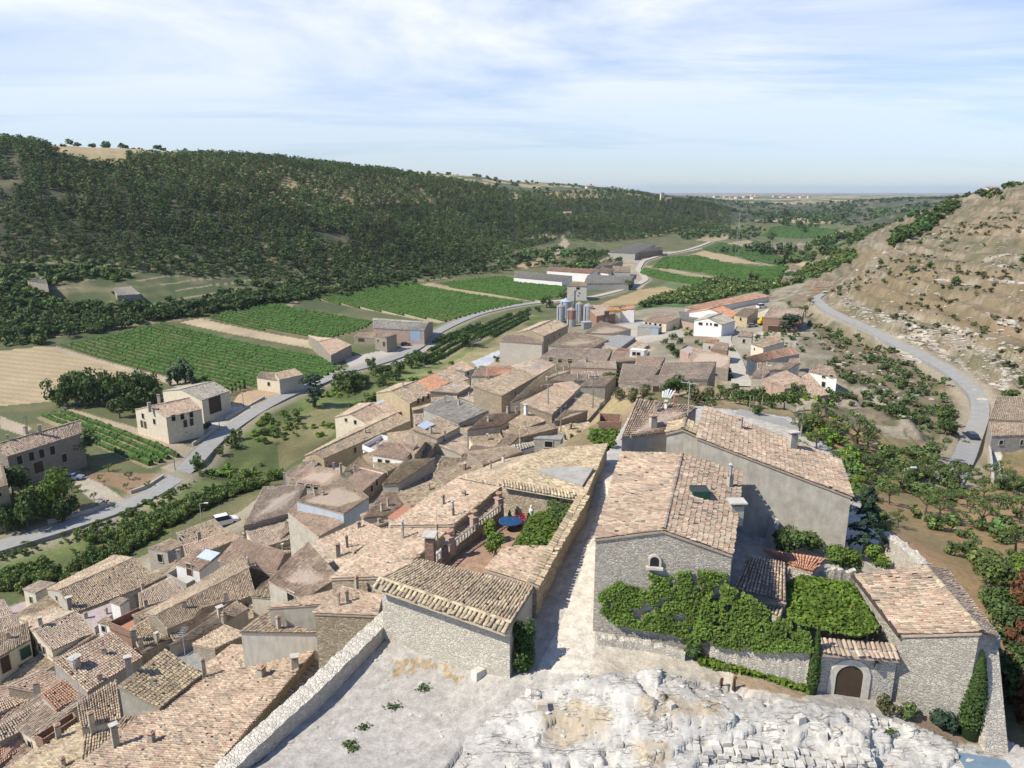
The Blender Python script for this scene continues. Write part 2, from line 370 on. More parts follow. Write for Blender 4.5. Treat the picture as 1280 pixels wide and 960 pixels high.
# ------------------------------------------------------------------ roofs of real barrel tiles, walls, windows, chimneys
PAL = {
 'tan':  [((.46,.375,.275),6),((.41,.315,.235),4),((.50,.43,.315),3),((.33,.28,.225),3),((.22,.19,.16),1),((.38,.265,.195),1)],
 'pink': [((.48,.38,.295),6),((.43,.32,.25),4),((.52,.44,.335),4),((.37,.30,.245),3),((.26,.22,.18),1),((.41,.27,.20),1)],
 'grey': [((.47,.39,.315),5),((.41,.345,.28),4),((.51,.44,.35),3),((.31,.265,.225),2),((.46,.335,.265),2)],
 'brown':[((.47,.365,.285),5),((.48,.35,.27),4),((.40,.32,.25),3),((.52,.43,.335),2)],
 'yellow':[((.52,.45,.315),5),((.46,.38,.265),3),((.41,.305,.22),2),((.33,.28,.21),3)],
 'red':  [((.43,.265,.19),5),((.38,.235,.17),3),((.47,.32,.235),2),((.36,.25,.19),2)],
 'orange':[((.50,.27,.18),6),((.46,.245,.16),3),((.54,.32,.22),1)],
 'slate':[((.34,.325,.29),5),((.30,.285,.255),3),((.38,.36,.315),2)],
}
def pal_pick(tone, n, rng=RNG):
    p = PAL[tone]; w = np.array([a[1] for a in p], float); c = np.array([a[0] for a in p])
    k = rng.choice(len(p), n, p=w/w.sum())
    return c[k]*({'tan': .92, 'pink': .91, 'yellow': .92}.get(tone, 1.))*rng.uniform(.86, 1.14, (n, 1))*np.array([[1.03, .985, .92]])
def tile_slope(mb, L0, L1, U1, U0, tone, pitch=.215, under=True, patch=None):
    """rows of barrel tiles laid up the slope; L = eave, U = upper edge"""
    L0, L1, U1, U0 = [np.array(a, float) for a in (L0, L1, U1, U0)]
    le = max(np.linalg.norm(L1-L0), np.linalg.norm(U1-U0)); ls = max(np.linalg.norm(U0-L0), np.linalg.norm(U1-L1))
    cen = (L0+L1+U0+U1)/4; pitch = max(pitch, np.linalg.norm(cen)/520)
    nc = max(2, int(round(le/pitch))); nr = max(2, int(round(ls/(pitch*1.55))))
    nrm = np.cross(L1-L0, U0-L0); nrm = nrm/np.linalg.norm(nrm)
    if nrm[2] < 0: nrm = -nrm
    def P(s, t): return (L0[None]*((1-s)*(1-t))[:, None]+L1[None]*(s*(1-t))[:, None]+U1[None]*(s*t)[:, None]+U0[None]*((1-s)*t)[:, None])
    i, j = np.meshgrid(np.arange(nc), np.arange(nr)); i = i.ravel(); j = j.ravel(); n = len(i)
    colj = RNG.normal(0, .05, nc)
    sc = (i+.5+colj[i]+RNG.normal(0, .05, n))/nc; t0 = (j-.12+RNG.normal(0, .07, n))/nr; t1 = (j+1.0)/nr
    t0[j == 0] = RNG.uniform(-.25, .02, (j == 0).sum())/nr
    R = pitch*.42; hh = pitch*(.40 if pitch < .26 else .24)
    keep = RNG.random(n) > .018; i, j, sc, t0, t1 = i[keep], j[keep], sc[keep], t0[keep], t1[keep]; n = len(i)
    sag = RNG.uniform(.02, .10)*min(1, le/5)
    def SAG(p, s, t): return .07*fbm(p[:, 0]/1.7, p[:, 1]/1.7, 3, 5)-sag*4*s*(1-s)*np.sin(np.clip(t, 0, 1)*3.14)**.5
    K = 5; V = np.empty((n, 2, K, 3))
    skew = RNG.normal(0, .06, n)/nc
    lift = RNG.uniform(-.01, .02, n)
    for a, (t, wid, up) in enumerate(((t0, 1.0, .035), (t1, .82, -.005))):
        sg = SAG(P(sc, t), sc, t)
        for k in range(K):
            ang = math.pi*k/(K-1)
            s = sc+skew*(1 if a == 0 else 0)-math.cos(ang)*R*wid/le
            h = math.sin(ang)*hh*wid+up+lift
            V[:, a, k] = P(s, t)+nrm[None]*(h+sg)[:, None]
    base = np.arange(n)[:, None]*(2*K)
    pm = P(sc, t0); col = pal_pick(tone, n)*(1+.3*fbm(pm[:, 0]/1.3, pm[:, 1]/1.3, 3, 6))[:, None]
    fs = []; ts = []
    for k in range(K-1):
        fs.append(np.concatenate([base+k, base+k+1, base+K+k+1, base+K+k], 1)); ts.append(col)
    mb.add(V.reshape(-1, 3), np.vstack(fs), np.vstack(ts))
    if under:     # mortar bed / channel tiles below, with thickness
        dn = np.array([0, 0, -.2]); q = np.array([L0, L1, U1, U0])
        mb.hexa(q+dn, q-nrm*.09, tuple(np.mean([a[0] for a in PAL[tone]], 0)*.85))
def ridge_tiles(mb, p, q, tone, size=.34):
    p = np.array(p, float); q = np.array(q, float); d = np.linalg.norm(q-p); size = max(size, np.linalg.norm(p)/330)
    n = max(2, int(d/(size*1.25)))
    e = (q-p)/d; side = np.cross(e, [0, 0, 1.]); side /= np.linalg.norm(side)
    for k in range(n):
        a = p+(q-p)*(k/n); b = p+(q-p)*((k+1.08)/n); r = size*.5; K = 5
        V = []
        for c, w in ((a, 1.0), (b, .85)):
            for m in range(K):
                an = math.pi*m/(K-1); V.append(c+side*math.cos(an)*r*w+np.array([0, 0, math.sin(an)*r*.75*w+.02]))
        mb.add(V, [[m, m+1, K+m+1, K+m] for m in range(K-1)], pal_pick(tone, 1)[0])
HOUSES = []; INFO = []
def slope3(q, Hl, rise=None, pitch=.28):
    """L0,L1,U1,U0 pixels -> 3D with the eave at Hl metres below the camera"""
    L0, L1 = pt(*q[0], Hl), pt(*q[1], Hl)
    r = 1.5 if rise is None else rise
    for _ in range(6):
        U1, U0 = pt(*q[2], Hl-r), pt(*q[3], Hl-r)
        if rise is None:
            e = (L1-L0)[:2]; e = e/np.linalg.norm(e); w = ((U0+U1)/2-(L0+L1)/2)[:2]
            r = .5*r+.5*float(np.clip(pitch*abs(w[0]*e[1]-w[1]*e[0]), .25, 4.))
    return [L0, L1, U1, U0]
def wall_hit(walls, u, v):
    r = ray(u, v); best = None
    for (p, q, zt, zb) in walls:
        e = q[:2]-p[:2]; ln = np.linalg.norm(e); e = e/ln; n = np.array([e[1], -e[0]])
        dn = r[:2]@n
        if abs(dn) < 1e-6: continue
        t = (p[:2]@n)/dn
        if t <= 0: continue
        h = r*t; s = (h[:2]-p[:2])@e
        if -.02*ln <= s <= ln*1.02 and zb-1 < h[2] < max(zt)+.4 and (best is None or t < best[0]):
            best = (t, h, e, n if n@r[:2] < 0 else -n)
    return best
def window(parent, h, e, n, w=.8, ht=1.1, kind='window'):
    e3 = np.array([e[0], e[1], 0]); n3 = np.array([n[0], n[1], 0]); up = np.array([0, 0, 1.])
    def bx(mb, a0, a1, z0, z1, d0, d1, tint=(1, 1, 1)):
        b = [h+e3*a+n3*d+up*z for a, d, z in ((a0, d0, z0), (a1, d0, z0), (a1, d1, z0), (a0, d1, z0))]
        t = [x+up*(z1-z0) for x in b]; mb.hexa(b, t, tint)
    nm = {'window': 'window', 'door': 'door', 'gate': 'garage_door', 'shutter': 'shutter'}[kind]
    f = MB(); x = w/2; y = ht/2
    bx(f, -x-.09, -x, -y, y, -.05, .07); bx(f, x, x+.09, -y, y, -.05, .07); bx(f, -x-.09, x+.09, y, y+.12, -.05, .08)
    if kind == 'window': bx(f, -x-.14, x+.14, -y-.1, -y, -.05, .13)
    wo = f.build(nm, M['plaster'] if kind != 'gate' else M['metal'], parent, None)
    pmb = MB(); bx(pmb, -x, x, -y, y, -.05, .015)
    if kind == 'window': bx(pmb, -.03, .03, -y, y, .016, .035, (3, 2, 1.3))
    pmb.build({'window': 'pane', 'door': 'door_leaf', 'gate': 'door_leaf', 'shutter': 'shutter_leaf'}[kind], M[{'window': 'pane', 'door': 'door', 'gate': 'bluedoor', 'shutter': 'greenpaint'}[kind]], wo)
    return wo
def chimney(parent, base, h=1.0, w=.45, mat='plaster', cap='tile'):
    w = w*.85
    mb = MB(); b = np.array(base, float); rz = RNG.uniform(0, 1.5)
    mb.box(b+[0, 0, h/2-.4], (w, w*.8, h+.8), rz)
    o = mb.build('chimney', M[mat], parent)
    c = MB(); rz2 = rz
    for sx in (-1, 1):
        for sy in (-1, 1):
            d = np.array([math.cos(rz2)*sx*w*.36-math.sin(rz2)*sy*w*.28, math.sin(rz2)*sx*w*.36+math.cos(rz2)*sy*w*.28, 0])
            c.box(b+d+[0, 0, h+.09], (.09, .09, .18), rz2, (.4, .3, .22))
    if cap == 'tile':
        c.box(b+[0, 0, h+.2], (w*1.25, w*1.05, .06), rz2, (.42, .27, .19)); c.box(b+[0, 0, h+.27], (w*.8, w*.7, .08), rz2, (.36, .27, .2), .6)
    elif cap == 'slab': c.box(b+[0, 0, h+.22], (w*1.4, w*1.2, .09), rz2, (.5, .47, .41))
    elif cap == 'pipe': c.tube(b+[0, 0, h], b+[0, 0, h+.8], .1, .1, 8, (.35, .36, .37)); c.lathe(b+[0, 0, h+.8], [(.1, 0), (.2, .05), (.02, .2)], 8, (.4, .41, .42))
    c.build('cap', M['tint'], o)
    return o
def antenna(parent, base, h=3.):
    mb = MB(); b = np.array(base, float); mb.tube(b-[0, 0, .3], b+[0, 0, h], .03, .025, 5, (.5, .5, .5))
    a = RNG.uniform(0, 3.1); d = np.array([math.cos(a), math.sin(a), 0]); e = np.array([-d[1], d[0], 0])
    mb.tube(b+[0, 0, h-.15]-d*.7, b+[0, 0, h-.15]+d*.7, .015, None, 4, (.6, .6, .6))
    for k in np.linspace(-.65, .65, 6): mb.tube(b+[0, 0, h-.15]+d*k-e*.3, b+[0, 0, h-.15]+d*k+e*.3, .012, None, 4, (.6, .6, .6))
    return mb.build('antenna', M['tint'], parent)
def house(label, kind, pts, H=None, rise=None, pitch=.28, wall='stone', tone='tan', win=(), chim=(), ant=(), hw=6., name='stone_house', cat='house', dz=0, sky=(), upper=None, walls_only=None, lowtone=None, gpt=True, cm='plaster', over=.12, grow=1.1, annex=True):
    pts = [tuple(p) for p in pts]
    if gpt and grow != 1:
        cu = sum(p[0] for p in pts)/len(pts); cv = sum(p[1] for p in pts)/len(pts); pts = [(cu+(p[0]-cu)*grow, cv+(p[1]-cv)*grow) for p in pts]
    if H is None:
        e = pts[:2] if kind != 'G' else pts
        H = hroof(np.mean([p[0] for p in e]), np.mean([p[1] for p in e]))-dz
    slopes = []
    if kind in 'mg':
        s = slope3(pts, H, rise, pitch); slopes.append(s); L0, L1, U1, U0 = s
        if kind == 'm': foot = [L0, L1, U1, U0]; ridge = None
        else:
            B1 = 2*U1-L1; B0 = 2*U0-L0; B1[2] = L1[2]; B0[2] = L0[2]
            slopes.append([B1, B0, U0, U1]); foot = [L0, L1, U1, B1, B0, U0]; ridge = (U0, U1)
    elif kind == 'G':
        A0, A1, B1, B0 = [pt(*p, H) for p in pts]
        wd = np.linalg.norm(((A0+A1)/2-(B0+B1)/2)[:2]); r = pitch*wd/2 if rise is None else rise
        R0 = (A0+B0)/2+[0, 0, r]; R1 = (A1+B1)/2+[0, 0, r]
        slopes = [[A0, A1, R1, R0], [B1, B0, R0, R1]]; foot = [A0, A1, R1, B1, B0, R0]; ridge = (R0, R1)
    elif kind == 'G3':       # explicit: A0,A1,R1,R0,B1,B0 with H = (HA, HR, HB)
        A0, A1 = pt(*pts[0], H[0]), pt(*pts[1], H[0]); R1, R0 = pt(*pts[2], H[1]), pt(*pts[3], H[1]); B1, B0 = pt(*pts[4], H[2]), pt(*pts[5], H[2])
        slopes = [[A0, A1, R1, R0], [B1, B0, R0, R1]]; foot = [A0, A1, R1, B1, B0, R0]; ridge = (R0, R1); H = H[0]
    else:
        s = [pt(*p, H) for p in pts]; foot = s; ridge = None; slopes = [s]
    F3 = np.array(foot); cen = F3.mean(0); zlow = F3[:, 2].min()
    if gpt: GROUND_PTS.append(np.array([cen[0], cen[1], zlow-hw]))
    zb = zlow-hw-2.5
    root = thing(name, label, cat, (cen[0], cen[1], zlow-hw))
    # walls
    w = MB(); n = len(foot); inset = over/max(1.5, np.abs(F3-cen)[:, :2].max())
    Q = F3+(cen-F3)*inset*np.array([1, 1, 0]); top = Q.copy(); top[:, 2] = F3[:, 2]-.15
    if kind == 't': top[:, 2] = F3[:, 2]-.87
    if kind == 'f': top[:, 2] = F3[:, 2]-.1
    bot = Q.copy(); bot[:, 2] = zb
    area = sum(Q[i, 0]*Q[(i+1) % n, 1]-Q[(i+1) % n, 0]*Q[i, 1] for i in range(n))
    walls = []
    for i in range(n):
        j = (i+1) % n
        f = [0, 1, 2, 3] if area > 0 else [3, 2, 1, 0]
        w.add([bot[i], bot[j], top[j], top[i]], [f]); walls.append((Q[i], Q[j], (top[i][2], top[j][2]), zb))
    w.build('wall', M[wall], root)
    cmesh = None
    if kind in ('m', 'g', 'G', 'G3'):
        r = MB()
        for s in slopes:
            if tone in ('slate',) :
                tile_slope(r, *s, tone, .5)
            else: tile_slope(r, *s, tone)
        if ridge: ridge_tiles(r, *ridge, lowtone or tone)
        ro = r.build('roof', M['tile'], root)
    else:
        r = MB(); q = F3.copy()-[0, 0, .85 if kind == 't' else 0]
        r.hexa(q-[0, 0, .16], q)
        fm = {'tan': 'concrete', 'grey': 'concrete', 'red': 'terracotta', 'pink': 'pinkfloor', 'white': 'white', 'orange': 'terracotta', 'brown': 'terracotta'}.get(tone, 'concrete')
        ro = r.build('roof' if kind == 'f' else 'terrace_floor', M[fm], root)
        if kind == 't':
            pw = MB()
            for i in range(n):
                a = F3[i]; b = F3[(i+1) % n]; d = (b-a)/np.linalg.norm(b-a); nn = np.array([-d[1], d[0], 0])*.12
                if nn[:2]@(cen-a)[:2] < 0: nn = -nn
                bb = [a+[0, 0, -1], b+[0, 0, -1], b+nn+[0, 0, -1], a+nn+[0, 0, -1]]
                pw.hexa(bb, [x+np.array([0, 0, 1.05]) for x in bb])
            pw.build('parapet', M[upper or wall], root)
    for c in chim:
        u, v = c[0], c[1]; best = None
        for s in slopes:
            s = np.array(s); nn = np.cross(s[1]-s[0], s[3]-s[0]); rr = ray(u, v)
            if abs(rr@nn) < 1e-9: continue
            t = (s[0]@nn)/(rr@nn); p = rr*t
            if t > 0 and (best is None or np.linalg.norm(p-s.mean(0)) < best[0]): best = (np.linalg.norm(p-s.mean(0)), p)
        if best is None: continue
        k = c[2] if len(c) > 2 else {}
        if k.get('ant'): antenna(ro, best[1], k['ant'])
        elif k.get('sky'): 
            mb = MB(); p = best[1]; q = np.array(slopes[0]); e = q[1]-q[0]; e /= np.linalg.norm(e); up = q[3]-q[0]; up -= e*(up@e); up /= np.linalg.norm(up); nn = np.cross(e, up); nn = nn if nn[2] > 0 else -nn
            a, b = k['sky']; base = [p+e*x*a+up*y*b+nn*.05 for x, y in ((-.5, -.5), (.5, -.5), (.5, .5), (-.5, .5))]
            mb.hexa(base, [x+nn*.16 for x in base], (.45, .52, .60)); mb.build('skylight', M['tint'], ro)
        else: chimney(ro, best[1], **{**dict(mat=cm), **k})
    for c in win:
        b = wall_hit(walls, c[0], c[1])
        if b is None: print('WINDOW MISS', label, c); continue
        _, h, e, nn = b
        kk = c[2] if len(c) > 2 else {}
        window(root, h, e, nn, **kk)
    HOUSES.append((root, cen, F3)); INFO.append(dict(root=root, slopes=slopes, foot=Q.copy(), zlow=zlow, tone=tone if tone in PAL and kind != 't' else 'tan', wall=wall, walls=walls, zb=zb, win=len(win), gpt=gpt and annex, kind=kind, name=name)); return root

VIL = [(-40,760),(190,690),(300,640),(440,540),(560,480),(640,425),(690,405),(760,402),(800,430),(850,450),(850,490),(780,500),(720,570),(640,620),(560,640),(470,770),(250,960),(120,1000),(-40,1000)]
def fill_annexes():
    W_, H_ = 640, 500; buf = np.full((H_, W_), 1e9); gu, gv = np.meshgrid((np.arange(W_)+.5)*2, (np.arange(H_)+.5)*2)
    def mask(q):
        u, v = proj(np.array(q)); P = np.stack([u, v], 1); lo = np.floor(P.min(0)/2).astype(int); hi = np.ceil(P.max(0)/2).astype(int)
        x0, x1 = max(lo[0], 0), min(hi[0]+1, W_); y0, y1 = max(lo[1], 0), min(hi[1]+1, H_)
        if x1 <= x0 or y1 <= y0: return None
        return (slice(y0, y1), slice(x0, x1)), in_poly(gu[y0:y1, x0:x1], gv[y0:y1, x0:x1], P)
    def put(q):
        m = mask(q)
        if m is None: return
        sl, k = m; d = np.mean([p[1] for p in q]); b = buf[sl]; b[k] = np.minimum(b[k], d)
    for o in INFO:
        for s in o['slopes']: put(s)
    todo = [(o, o['foot'], 0) for o in INFO if o['gpt'] and o['kind'] in 'mgf' and not o['win'] and o['name'] == 'stone_house']
    todo.sort(key=lambda t: -t[1][:, 1].mean()); cnt = 0
    while todo:
        o, F3, depth = todo.pop(0); cen = F3.mean(0); u, v = proj(cen)
        if not in_poly(np.array([u]), np.array([v]), np.array(VIL, float))[0]: continue
        n = len(F3); best = None
        for i in range(n):
            a, b = F3[i], F3[(i+1) % n]; e = b-a; le = np.linalg.norm(e[:2])
            if le < 2.2: continue
            nn = np.array([e[1], -e[0], 0])/le
            if nn[:2]@((a+b)/2-cen)[:2] < 0: nn = -nn
            if nn[1] > -.15: continue
            zt = min(a[2], b[2])-RNG.uniform(.7, 1.3)
            for w in (5., 3.6, 2.4, 1.7):
                U0 = a+(b-a)*.02; U1 = b-(b-a)*.02; U0, U1 = U0.copy(), U1.copy(); U0[2] = U1[2] = zt; L0 = U0+nn*w; L1 = U1+nn*w; L0[2] = L1[2] = zt-.22*w
                m = mask([L0, L1, U1, U0])
                if m is None: continue
                sl, k = m
                if k.sum() < 12: continue
                free = (buf[sl][k] > (L0[1]+U0[1]+L1[1]+U1[1])/4+1.).mean()
                if free > .42:
                    sc_ = free*k.sum()
                    if best is None or sc_ > best[0]: best = (sc_, L0, L1, U1, U0, nn)
        if best is None: continue
        _, L0, L1, U1, U0, nn = best; put([L0, L1, U1, U0]); cnt += 1
        r = MB(); tone = random.choice([o['tone'], 'tan', 'pink', 'grey', 'yellow']); tile_slope(r, L0, L1, U1, U0, tone); r.build('lower_roof', M['tile'], o['root'])
        w = MB(); ins = .12; q = [U0, L0-nn*ins, L1-nn*ins, U1]; e = (L1-L0)/np.linalg.norm(L1-L0)*ins; q = [U0+e, L0-nn*ins+e, L1-nn*ins-e, U1-e]
        zb = min(L0[2], o['zb'])-3
        tp = [x-np.array([0, 0, .17]) for x in q]; bt = [np.array([x[0], x[1], zb]) for x in q]; wl = []
        for i in range(4): w.add([bt[i], bt[(i+1) % 4], tp[(i+1) % 4], tp[i]], [[0, 1, 2, 3]]); wl.append((tp[i], tp[(i+1) % 4]))
        w.build('lower_wall', M[random.choice([o['wall'], 'stone', 'plaster', 'stone', 'cream'])], o['root'])
        c = (L0+L1)/2
        if RNG.random() < .6:
            t_ = RNG.uniform(.25, .75); ee = (L1-L0)[:2]/np.linalg.norm((L1-L0)[:2]); hh = L0+(L1-L0)*t_-nn*ins; hh[2] = L0[2]-1.15; window(o['root'], hh, ee, nn[:2], .6, .8)
        if RNG.random() < .45: chimney(o['root'], U0*.3+U1*.4+L0*.2+L1*.1+[0, 0, -.1], .8, .4, random.choice(['plaster', 'stone', 'brick']), random.choice(['tile', 'slab']))
        if depth < 3: todo.append((o, np.array([L0, L1, U1, U0]), depth+1)); todo.append((o, F3, depth+1))
    nw = 0
    for o in INFO:
        if not o['gpt'] or o['win'] or o['name'] != 'stone_house' or o['kind'] == 't': continue
        for (p, q, zt, zb) in o['walls']:
            e = (q-p)[:2]; le = np.linalg.norm(e); e = e/le; n_ = np.array([e[1], -e[0]]); c = (p+q)/2; cen = o['foot'].mean(0)
            if n_@(c-cen)[:2] < 0: n_ = -n_
            if le < 2.6 or n_@c[:2]/np.linalg.norm(c[:2]) > -.25: continue
            for t in ((.5,) if le < 5 else (.28, .7)):
                if RNG.random() < .3: continue
                h = p+(q-p)*(t+RNG.uniform(-.07, .07)); h = np.array([h[0], h[1], zt[0]*(1-t)+zt[1]*t-RNG.uniform(1.1, 1.5)]); u, v = proj(h)
                ui, vi = int(u/2), int(v/2)
                if not (0 <= ui < W_ and 2 <= vi < H_-2) or (buf[vi-1:vi+3, ui] < h[1]-.6).any(): continue
                window(o['root'], h, e, n_, RNG.uniform(.5, .85), RNG.uniform(.7, 1.15), 'window' if RNG.random() < .85 else 'door'); nw += 1
    print('annexes', cnt, 'windows', nw)
# ------------------------------------------------------------------ the houses of the village; pixel coordinates read from enlarged crops of the photo
P1 = Crop(180,640,5.818); P2 = Crop(0,740,5.818); P3 = Crop(200,760,5.818); P4 = Crop(0,795,5.818); T1 = Crop(0,640,2.9977); T2 = Crop(400,200,2.9977); T3 = Crop(853,640,2.9977)
A = Crop(320,480,4); B = Crop(560,480,4); CC = Crop(800,480,4); E = Crop(560,340,4); I = Crop(800,340,4.923); HH = Crop(960,400,4); D4 = Crop(0,440,4); V6 = Crop(600,420,6); U6 = Crop(430,400,6)
def W(c, *ps, **k): return [(*c(p)[0], k) for p in ps]
CH = W
AN = lambda c, h, *ps: [(*c(p)[0], dict(ant=h)) for p in ps]
DO = dict(kind='door', w=1.0, ht=2.1); GT = dict(kind='gate', w=2.8, ht=2.6)
h = house
# --- bottom left, nearest first
h('large house with a broad pink tiled roof along the foot of the parapet wall', 'm', [(290,806),(70,978),(240,992),(397,809)], grow=1, pitch=.22, tone='pink', wall='brownstone', dz=1.0,
  chim=W(P3,(325,505),h=1.5,w=.35)+W(P3,(740,490),h=.6,w=.7,cap='tile')+W(P4,(848,800),h=1.6,w=.5,cap='slab')+W(P4,(1105,760),h=.5,w=.5)+W(P3,(985,430),h=.8,w=.6,cap='slab'))
h('house with a long cream band of wall below its roof beside the parapet', 'm', [(400,791),(441,757),(342,757),(299,789)], H=35, rise=.6, annex=False, wall='palecream', grow=1, tone='tan', win=[(418,796,dict(w=.7,ht=1.0))], chim=W(P3,(865,150),h=.9,w=.35))
h('house with a yellowish tiled roof above a blank grey plaster gable', 'm', P2((1160,825),(1445,595),(1200,430),(880,680)), dz=1.2, rise=1.6, tone='yellow', wall='plaster', chim=P4 and W(P4,(940,240),h=.9,w=.5,cap='slab')+AN(P3,4.5,(205,520)))
h('low annex with a flat grey cement roof beside the yellowish tiled roof', 'f', P3((100,335),(330,255),(525,285),(300,475)), dz=-.4, tone='grey', wall='cement')
h('narrow house with a ribbed tan roof behind the flat cement roof', 'm', P3((250,260),(470,130),(620,190),(400,290)), dz=.3, tone='tan', wall='stone', chim=W(P3,(465,110),h=.8))
h('house with a tan roof sloping from the brick terrace to the plaster gable', 'm', P4((600,655),(870,590),(835,330),(570,490)), dz=.2, tone='tan', wall='plaster', chim=W(P4,(668,640),h=.9,w=.5)+AN(P4,5,(600,540)))
h('wide house with a light tan roof at the bottom edge below the plaster gable', 'm', P4((40,1010),(560,650),(900,600),(560,1000)), dz=0, tone='yellow', wall='stone', pitch=.2, chim=W(P4,(430,745),h=1.2,w=.5)+W(P4,(760,950),h=.7,w=.5)+W(P4,(465,955),h=.7,w=.4))
h('house with a mixed tan and terracotta roof carrying a white plastered chimney block', 'm', P2((640,705),(1010,470),(800,300),(410,500)), dz=.3, tone='pink', wall='cement', chim=W(P2,(550,540),h=.8,w=.9,cap='slab')+W(P2,(760,450),h=.5)+W(P2,(730,640),h=.5))
h('narrow roof strip between the white chimney block and the yellowish roof', 'm', P2((800,600),(1250,330),(1200,320),(950,430)), dz=-.2, tone='tan', wall='stone', chim=W(P2,(1030,395),h=.9)+W(P2,(1145,365),h=.9,w=.4,cap='slab'))
h('house with a small tiled roof edged by a white ridge band', 'm', P2((1010,400),(1235,290),(1090,185),(960,262)), dz=.4, tone='tan', wall='white', chim=W(P2,(978,350),h=1.1,w=.6))
h('cream house whose tall left gable has five small windows', 'g', P2((385,412),(715,272),(548,152),(262,278)), H=56, tone='grey', wall='cream', hw=8, win=W(P2,(255,370),(290,398),(322,425),w=.6,ht=1.1)+W(P2,(272,492),(342,542),w=.7,ht=1.4)+[(*P2((598,345))[0],dict(w=.7,ht=.7))], chim=W(P2,(300,255),h=1.2,w=.5,cap='slab'))
h('ochre house with a green shutter and a balcony at the left edge', 'm', P2((-60,490),(210,345),(190,225),(-60,320)), H=55.5, tone='tan', wall='cream', hw=9, win=W(P2,(40,525),(178,572),**dict(kind='door',w=1.1,ht=2.2))+W(P2,(185,440),kind='shutter',w=1.3,ht=1.6)+W(P2,(112,625),w=1.2,ht=.8), chim=W(P2,(65,335),h=.6))
h('house with a weathered grey roof at the left edge behind the ochre house', 'm', P2((-60,330),(185,225),(100,165),(-60,200)), H=57, tone='grey', wall='stone')
h('strip of tan roof behind the cream gable with the five windows', 'm', P2((150,190),(390,115),(540,150),(270,245)), H=56, rise=.5, tone='tan', wall='cream')
h('low house with a flat pinkish concrete roof', 'f', P2((590,165),(800,85),(840,140),(690,250)), dz=-.2, tone='pink', wall='plaster', chim=W(P2,(775,160),h=.6,w=.4)+W(P2,(628,190),h=.6,w=.5))
h('tiny white roof hut beside the pinkish flat roof', 'm', P2((805,70),(870,95),(935,55),(870,35)), dz=1.2, rise=.2, tone='grey', wall='white')
h('small white house with one window beside the brick terrace', 'm', P2((712,218),(800,242),(832,208),(770,180)), dz=1.3, rise=.3, tone='tan', wall='white', win=W(P2,(755,268),w=.6,ht=.8))
h('house with a brick walled roof terrace in the middle of the lower roofs', 't', P2((805,218),(950,275),(1065,130),(1045,100)), dz=.2, tone='brown', wall='brick')
h('house with a dark brown roof and long shaded eave wall, bottom left corner', 'm', P2((290,720),(492,606),(300,565),(65,678)), H=49, tone='brown', wall='brownstone', chim=W(P2,(275,745),h=1.2,w=.6))
h('house with a ribbed grey brown roof next to the ochre house', 'm', P2((-30,880),(290,742),(68,680),(-60,700)), H=50, rise=1.0, tone='brown', wall='stone')
h('house with an orange terracotta patch of new tiles', 'm', P2((410,845),(640,720),(490,612),(310,735)), dz=-.4, tone='red', wall='plaster')
h('long house with a grey brown ribbed roof in the bottom left corner', 'm', P4((0,760),(410,545),(310,467),(-40,665)), dz=-.5, rise=.9, tone='grey', wall='stone')
h('house with a red tiled corner at the left edge of the bottom roofs', 'm', P4((-40,960),(270,720),(200,680),(-40,760)), dz=-.6, rise=.8, tone='red', wall='stone')
h('house with a sunken terrace behind a brown brick wall near the bottom left', 't', P4((265,722),(320,750),(545,600),(520,560)), dz=-.2, tone='pink', wall='brick')
h('house with a pinkish tan roof below the sunken brick terrace', 'm', P4((-30,1030),(290,800),(420,720),(300,1010)), dz=-.2, rise=1.2, tone='pink', wall='stone')
# --- left middle
h('long barn like house with a ridged tan roof beside the river hedge', 'g', T1((290,370),(577,257),(495,180),(235,292)), H=57.5, tone='tan', wall='palestone', hw=7, chim=W(T1,(262,355),h=1.3,w=.7,cap='slab')+W(T1,(535,290),h=.8))
h('narrow cream house against the left end of the long barn like house', 'm', T1((90,288),(132,302),(205,266),(150,258)), H=58.5, rise=.6, tone='grey', wall='cream')
h('low shed with a pale flat roof left of the narrow cream house', 'f', T1((35,360),(100,335),(125,365),(60,392)), H=61.5, tone='pink', wall='palestone', hw=4)
h('grey roofed house cut by the left edge next to the hedge', 'm', T1((-20,400),(45,378),(15,330),(-30,335)), H=60, tone='grey', wall='stone')
h('stone house with a chimney at its eave beside the parked white van', 'm', P1((330,226),(588,142),(505,55),(248,150)), H=55.5, tone='tan', wall='stone', chim=W(P1,(405,205),h=1.3,w=.6), win=W(P1,(267,190),w=.7,ht=1.2))
h('small house with a pale stone front and one window at the hedge corner', 'm', P1((38,262),(170,286),(300,234),(195,195)), H=57, rise=.8, tone='tan', annex=False, wall='palestone', win=W(P1,(118,335),w=.9,ht=1.4))
h('house with a brown roof between the hedge corner house and the roof terrace', 'm', P1((330,330),(690,190),(600,145),(300,240)), H=54.5, rise=.8, tone='brown', wall='stone', chim=W(P1,(255,335),h=1.2,w=.6))
h('house with a shadowed gable and a broken tile roof right of the white van', 'g', P1((705,152),(920,258),(1085,100),(930,-5)), H=53, tone='tan', wall='brownstone', win=W(P1,(732,185),w=.8,ht=1.2))
h('house with a flat dark brick terrace corner right behind the white van', 't', P1((740,55),(800,70),(835,30),(790,10)), H=55, tone='grey', wall='brick')
h('broad house with a grey brown roof and a metal chimney pipe at its centre', 'm', P1((560,345),(940,440),(1010,290),(690,190)), dz=.3, tone='brown', wall='stone', pitch=.2, chim=W(P1,(760,390),h=.3,w=.3,cap='pipe')+W(P1,(690,410),h=.5))
h('house with a sunlit terracotta roof terrace inside grey walls', 't', P1((175,450),(305,520),(405,465),(245,410)), H=51, tone='orange', wall='cement', win=())
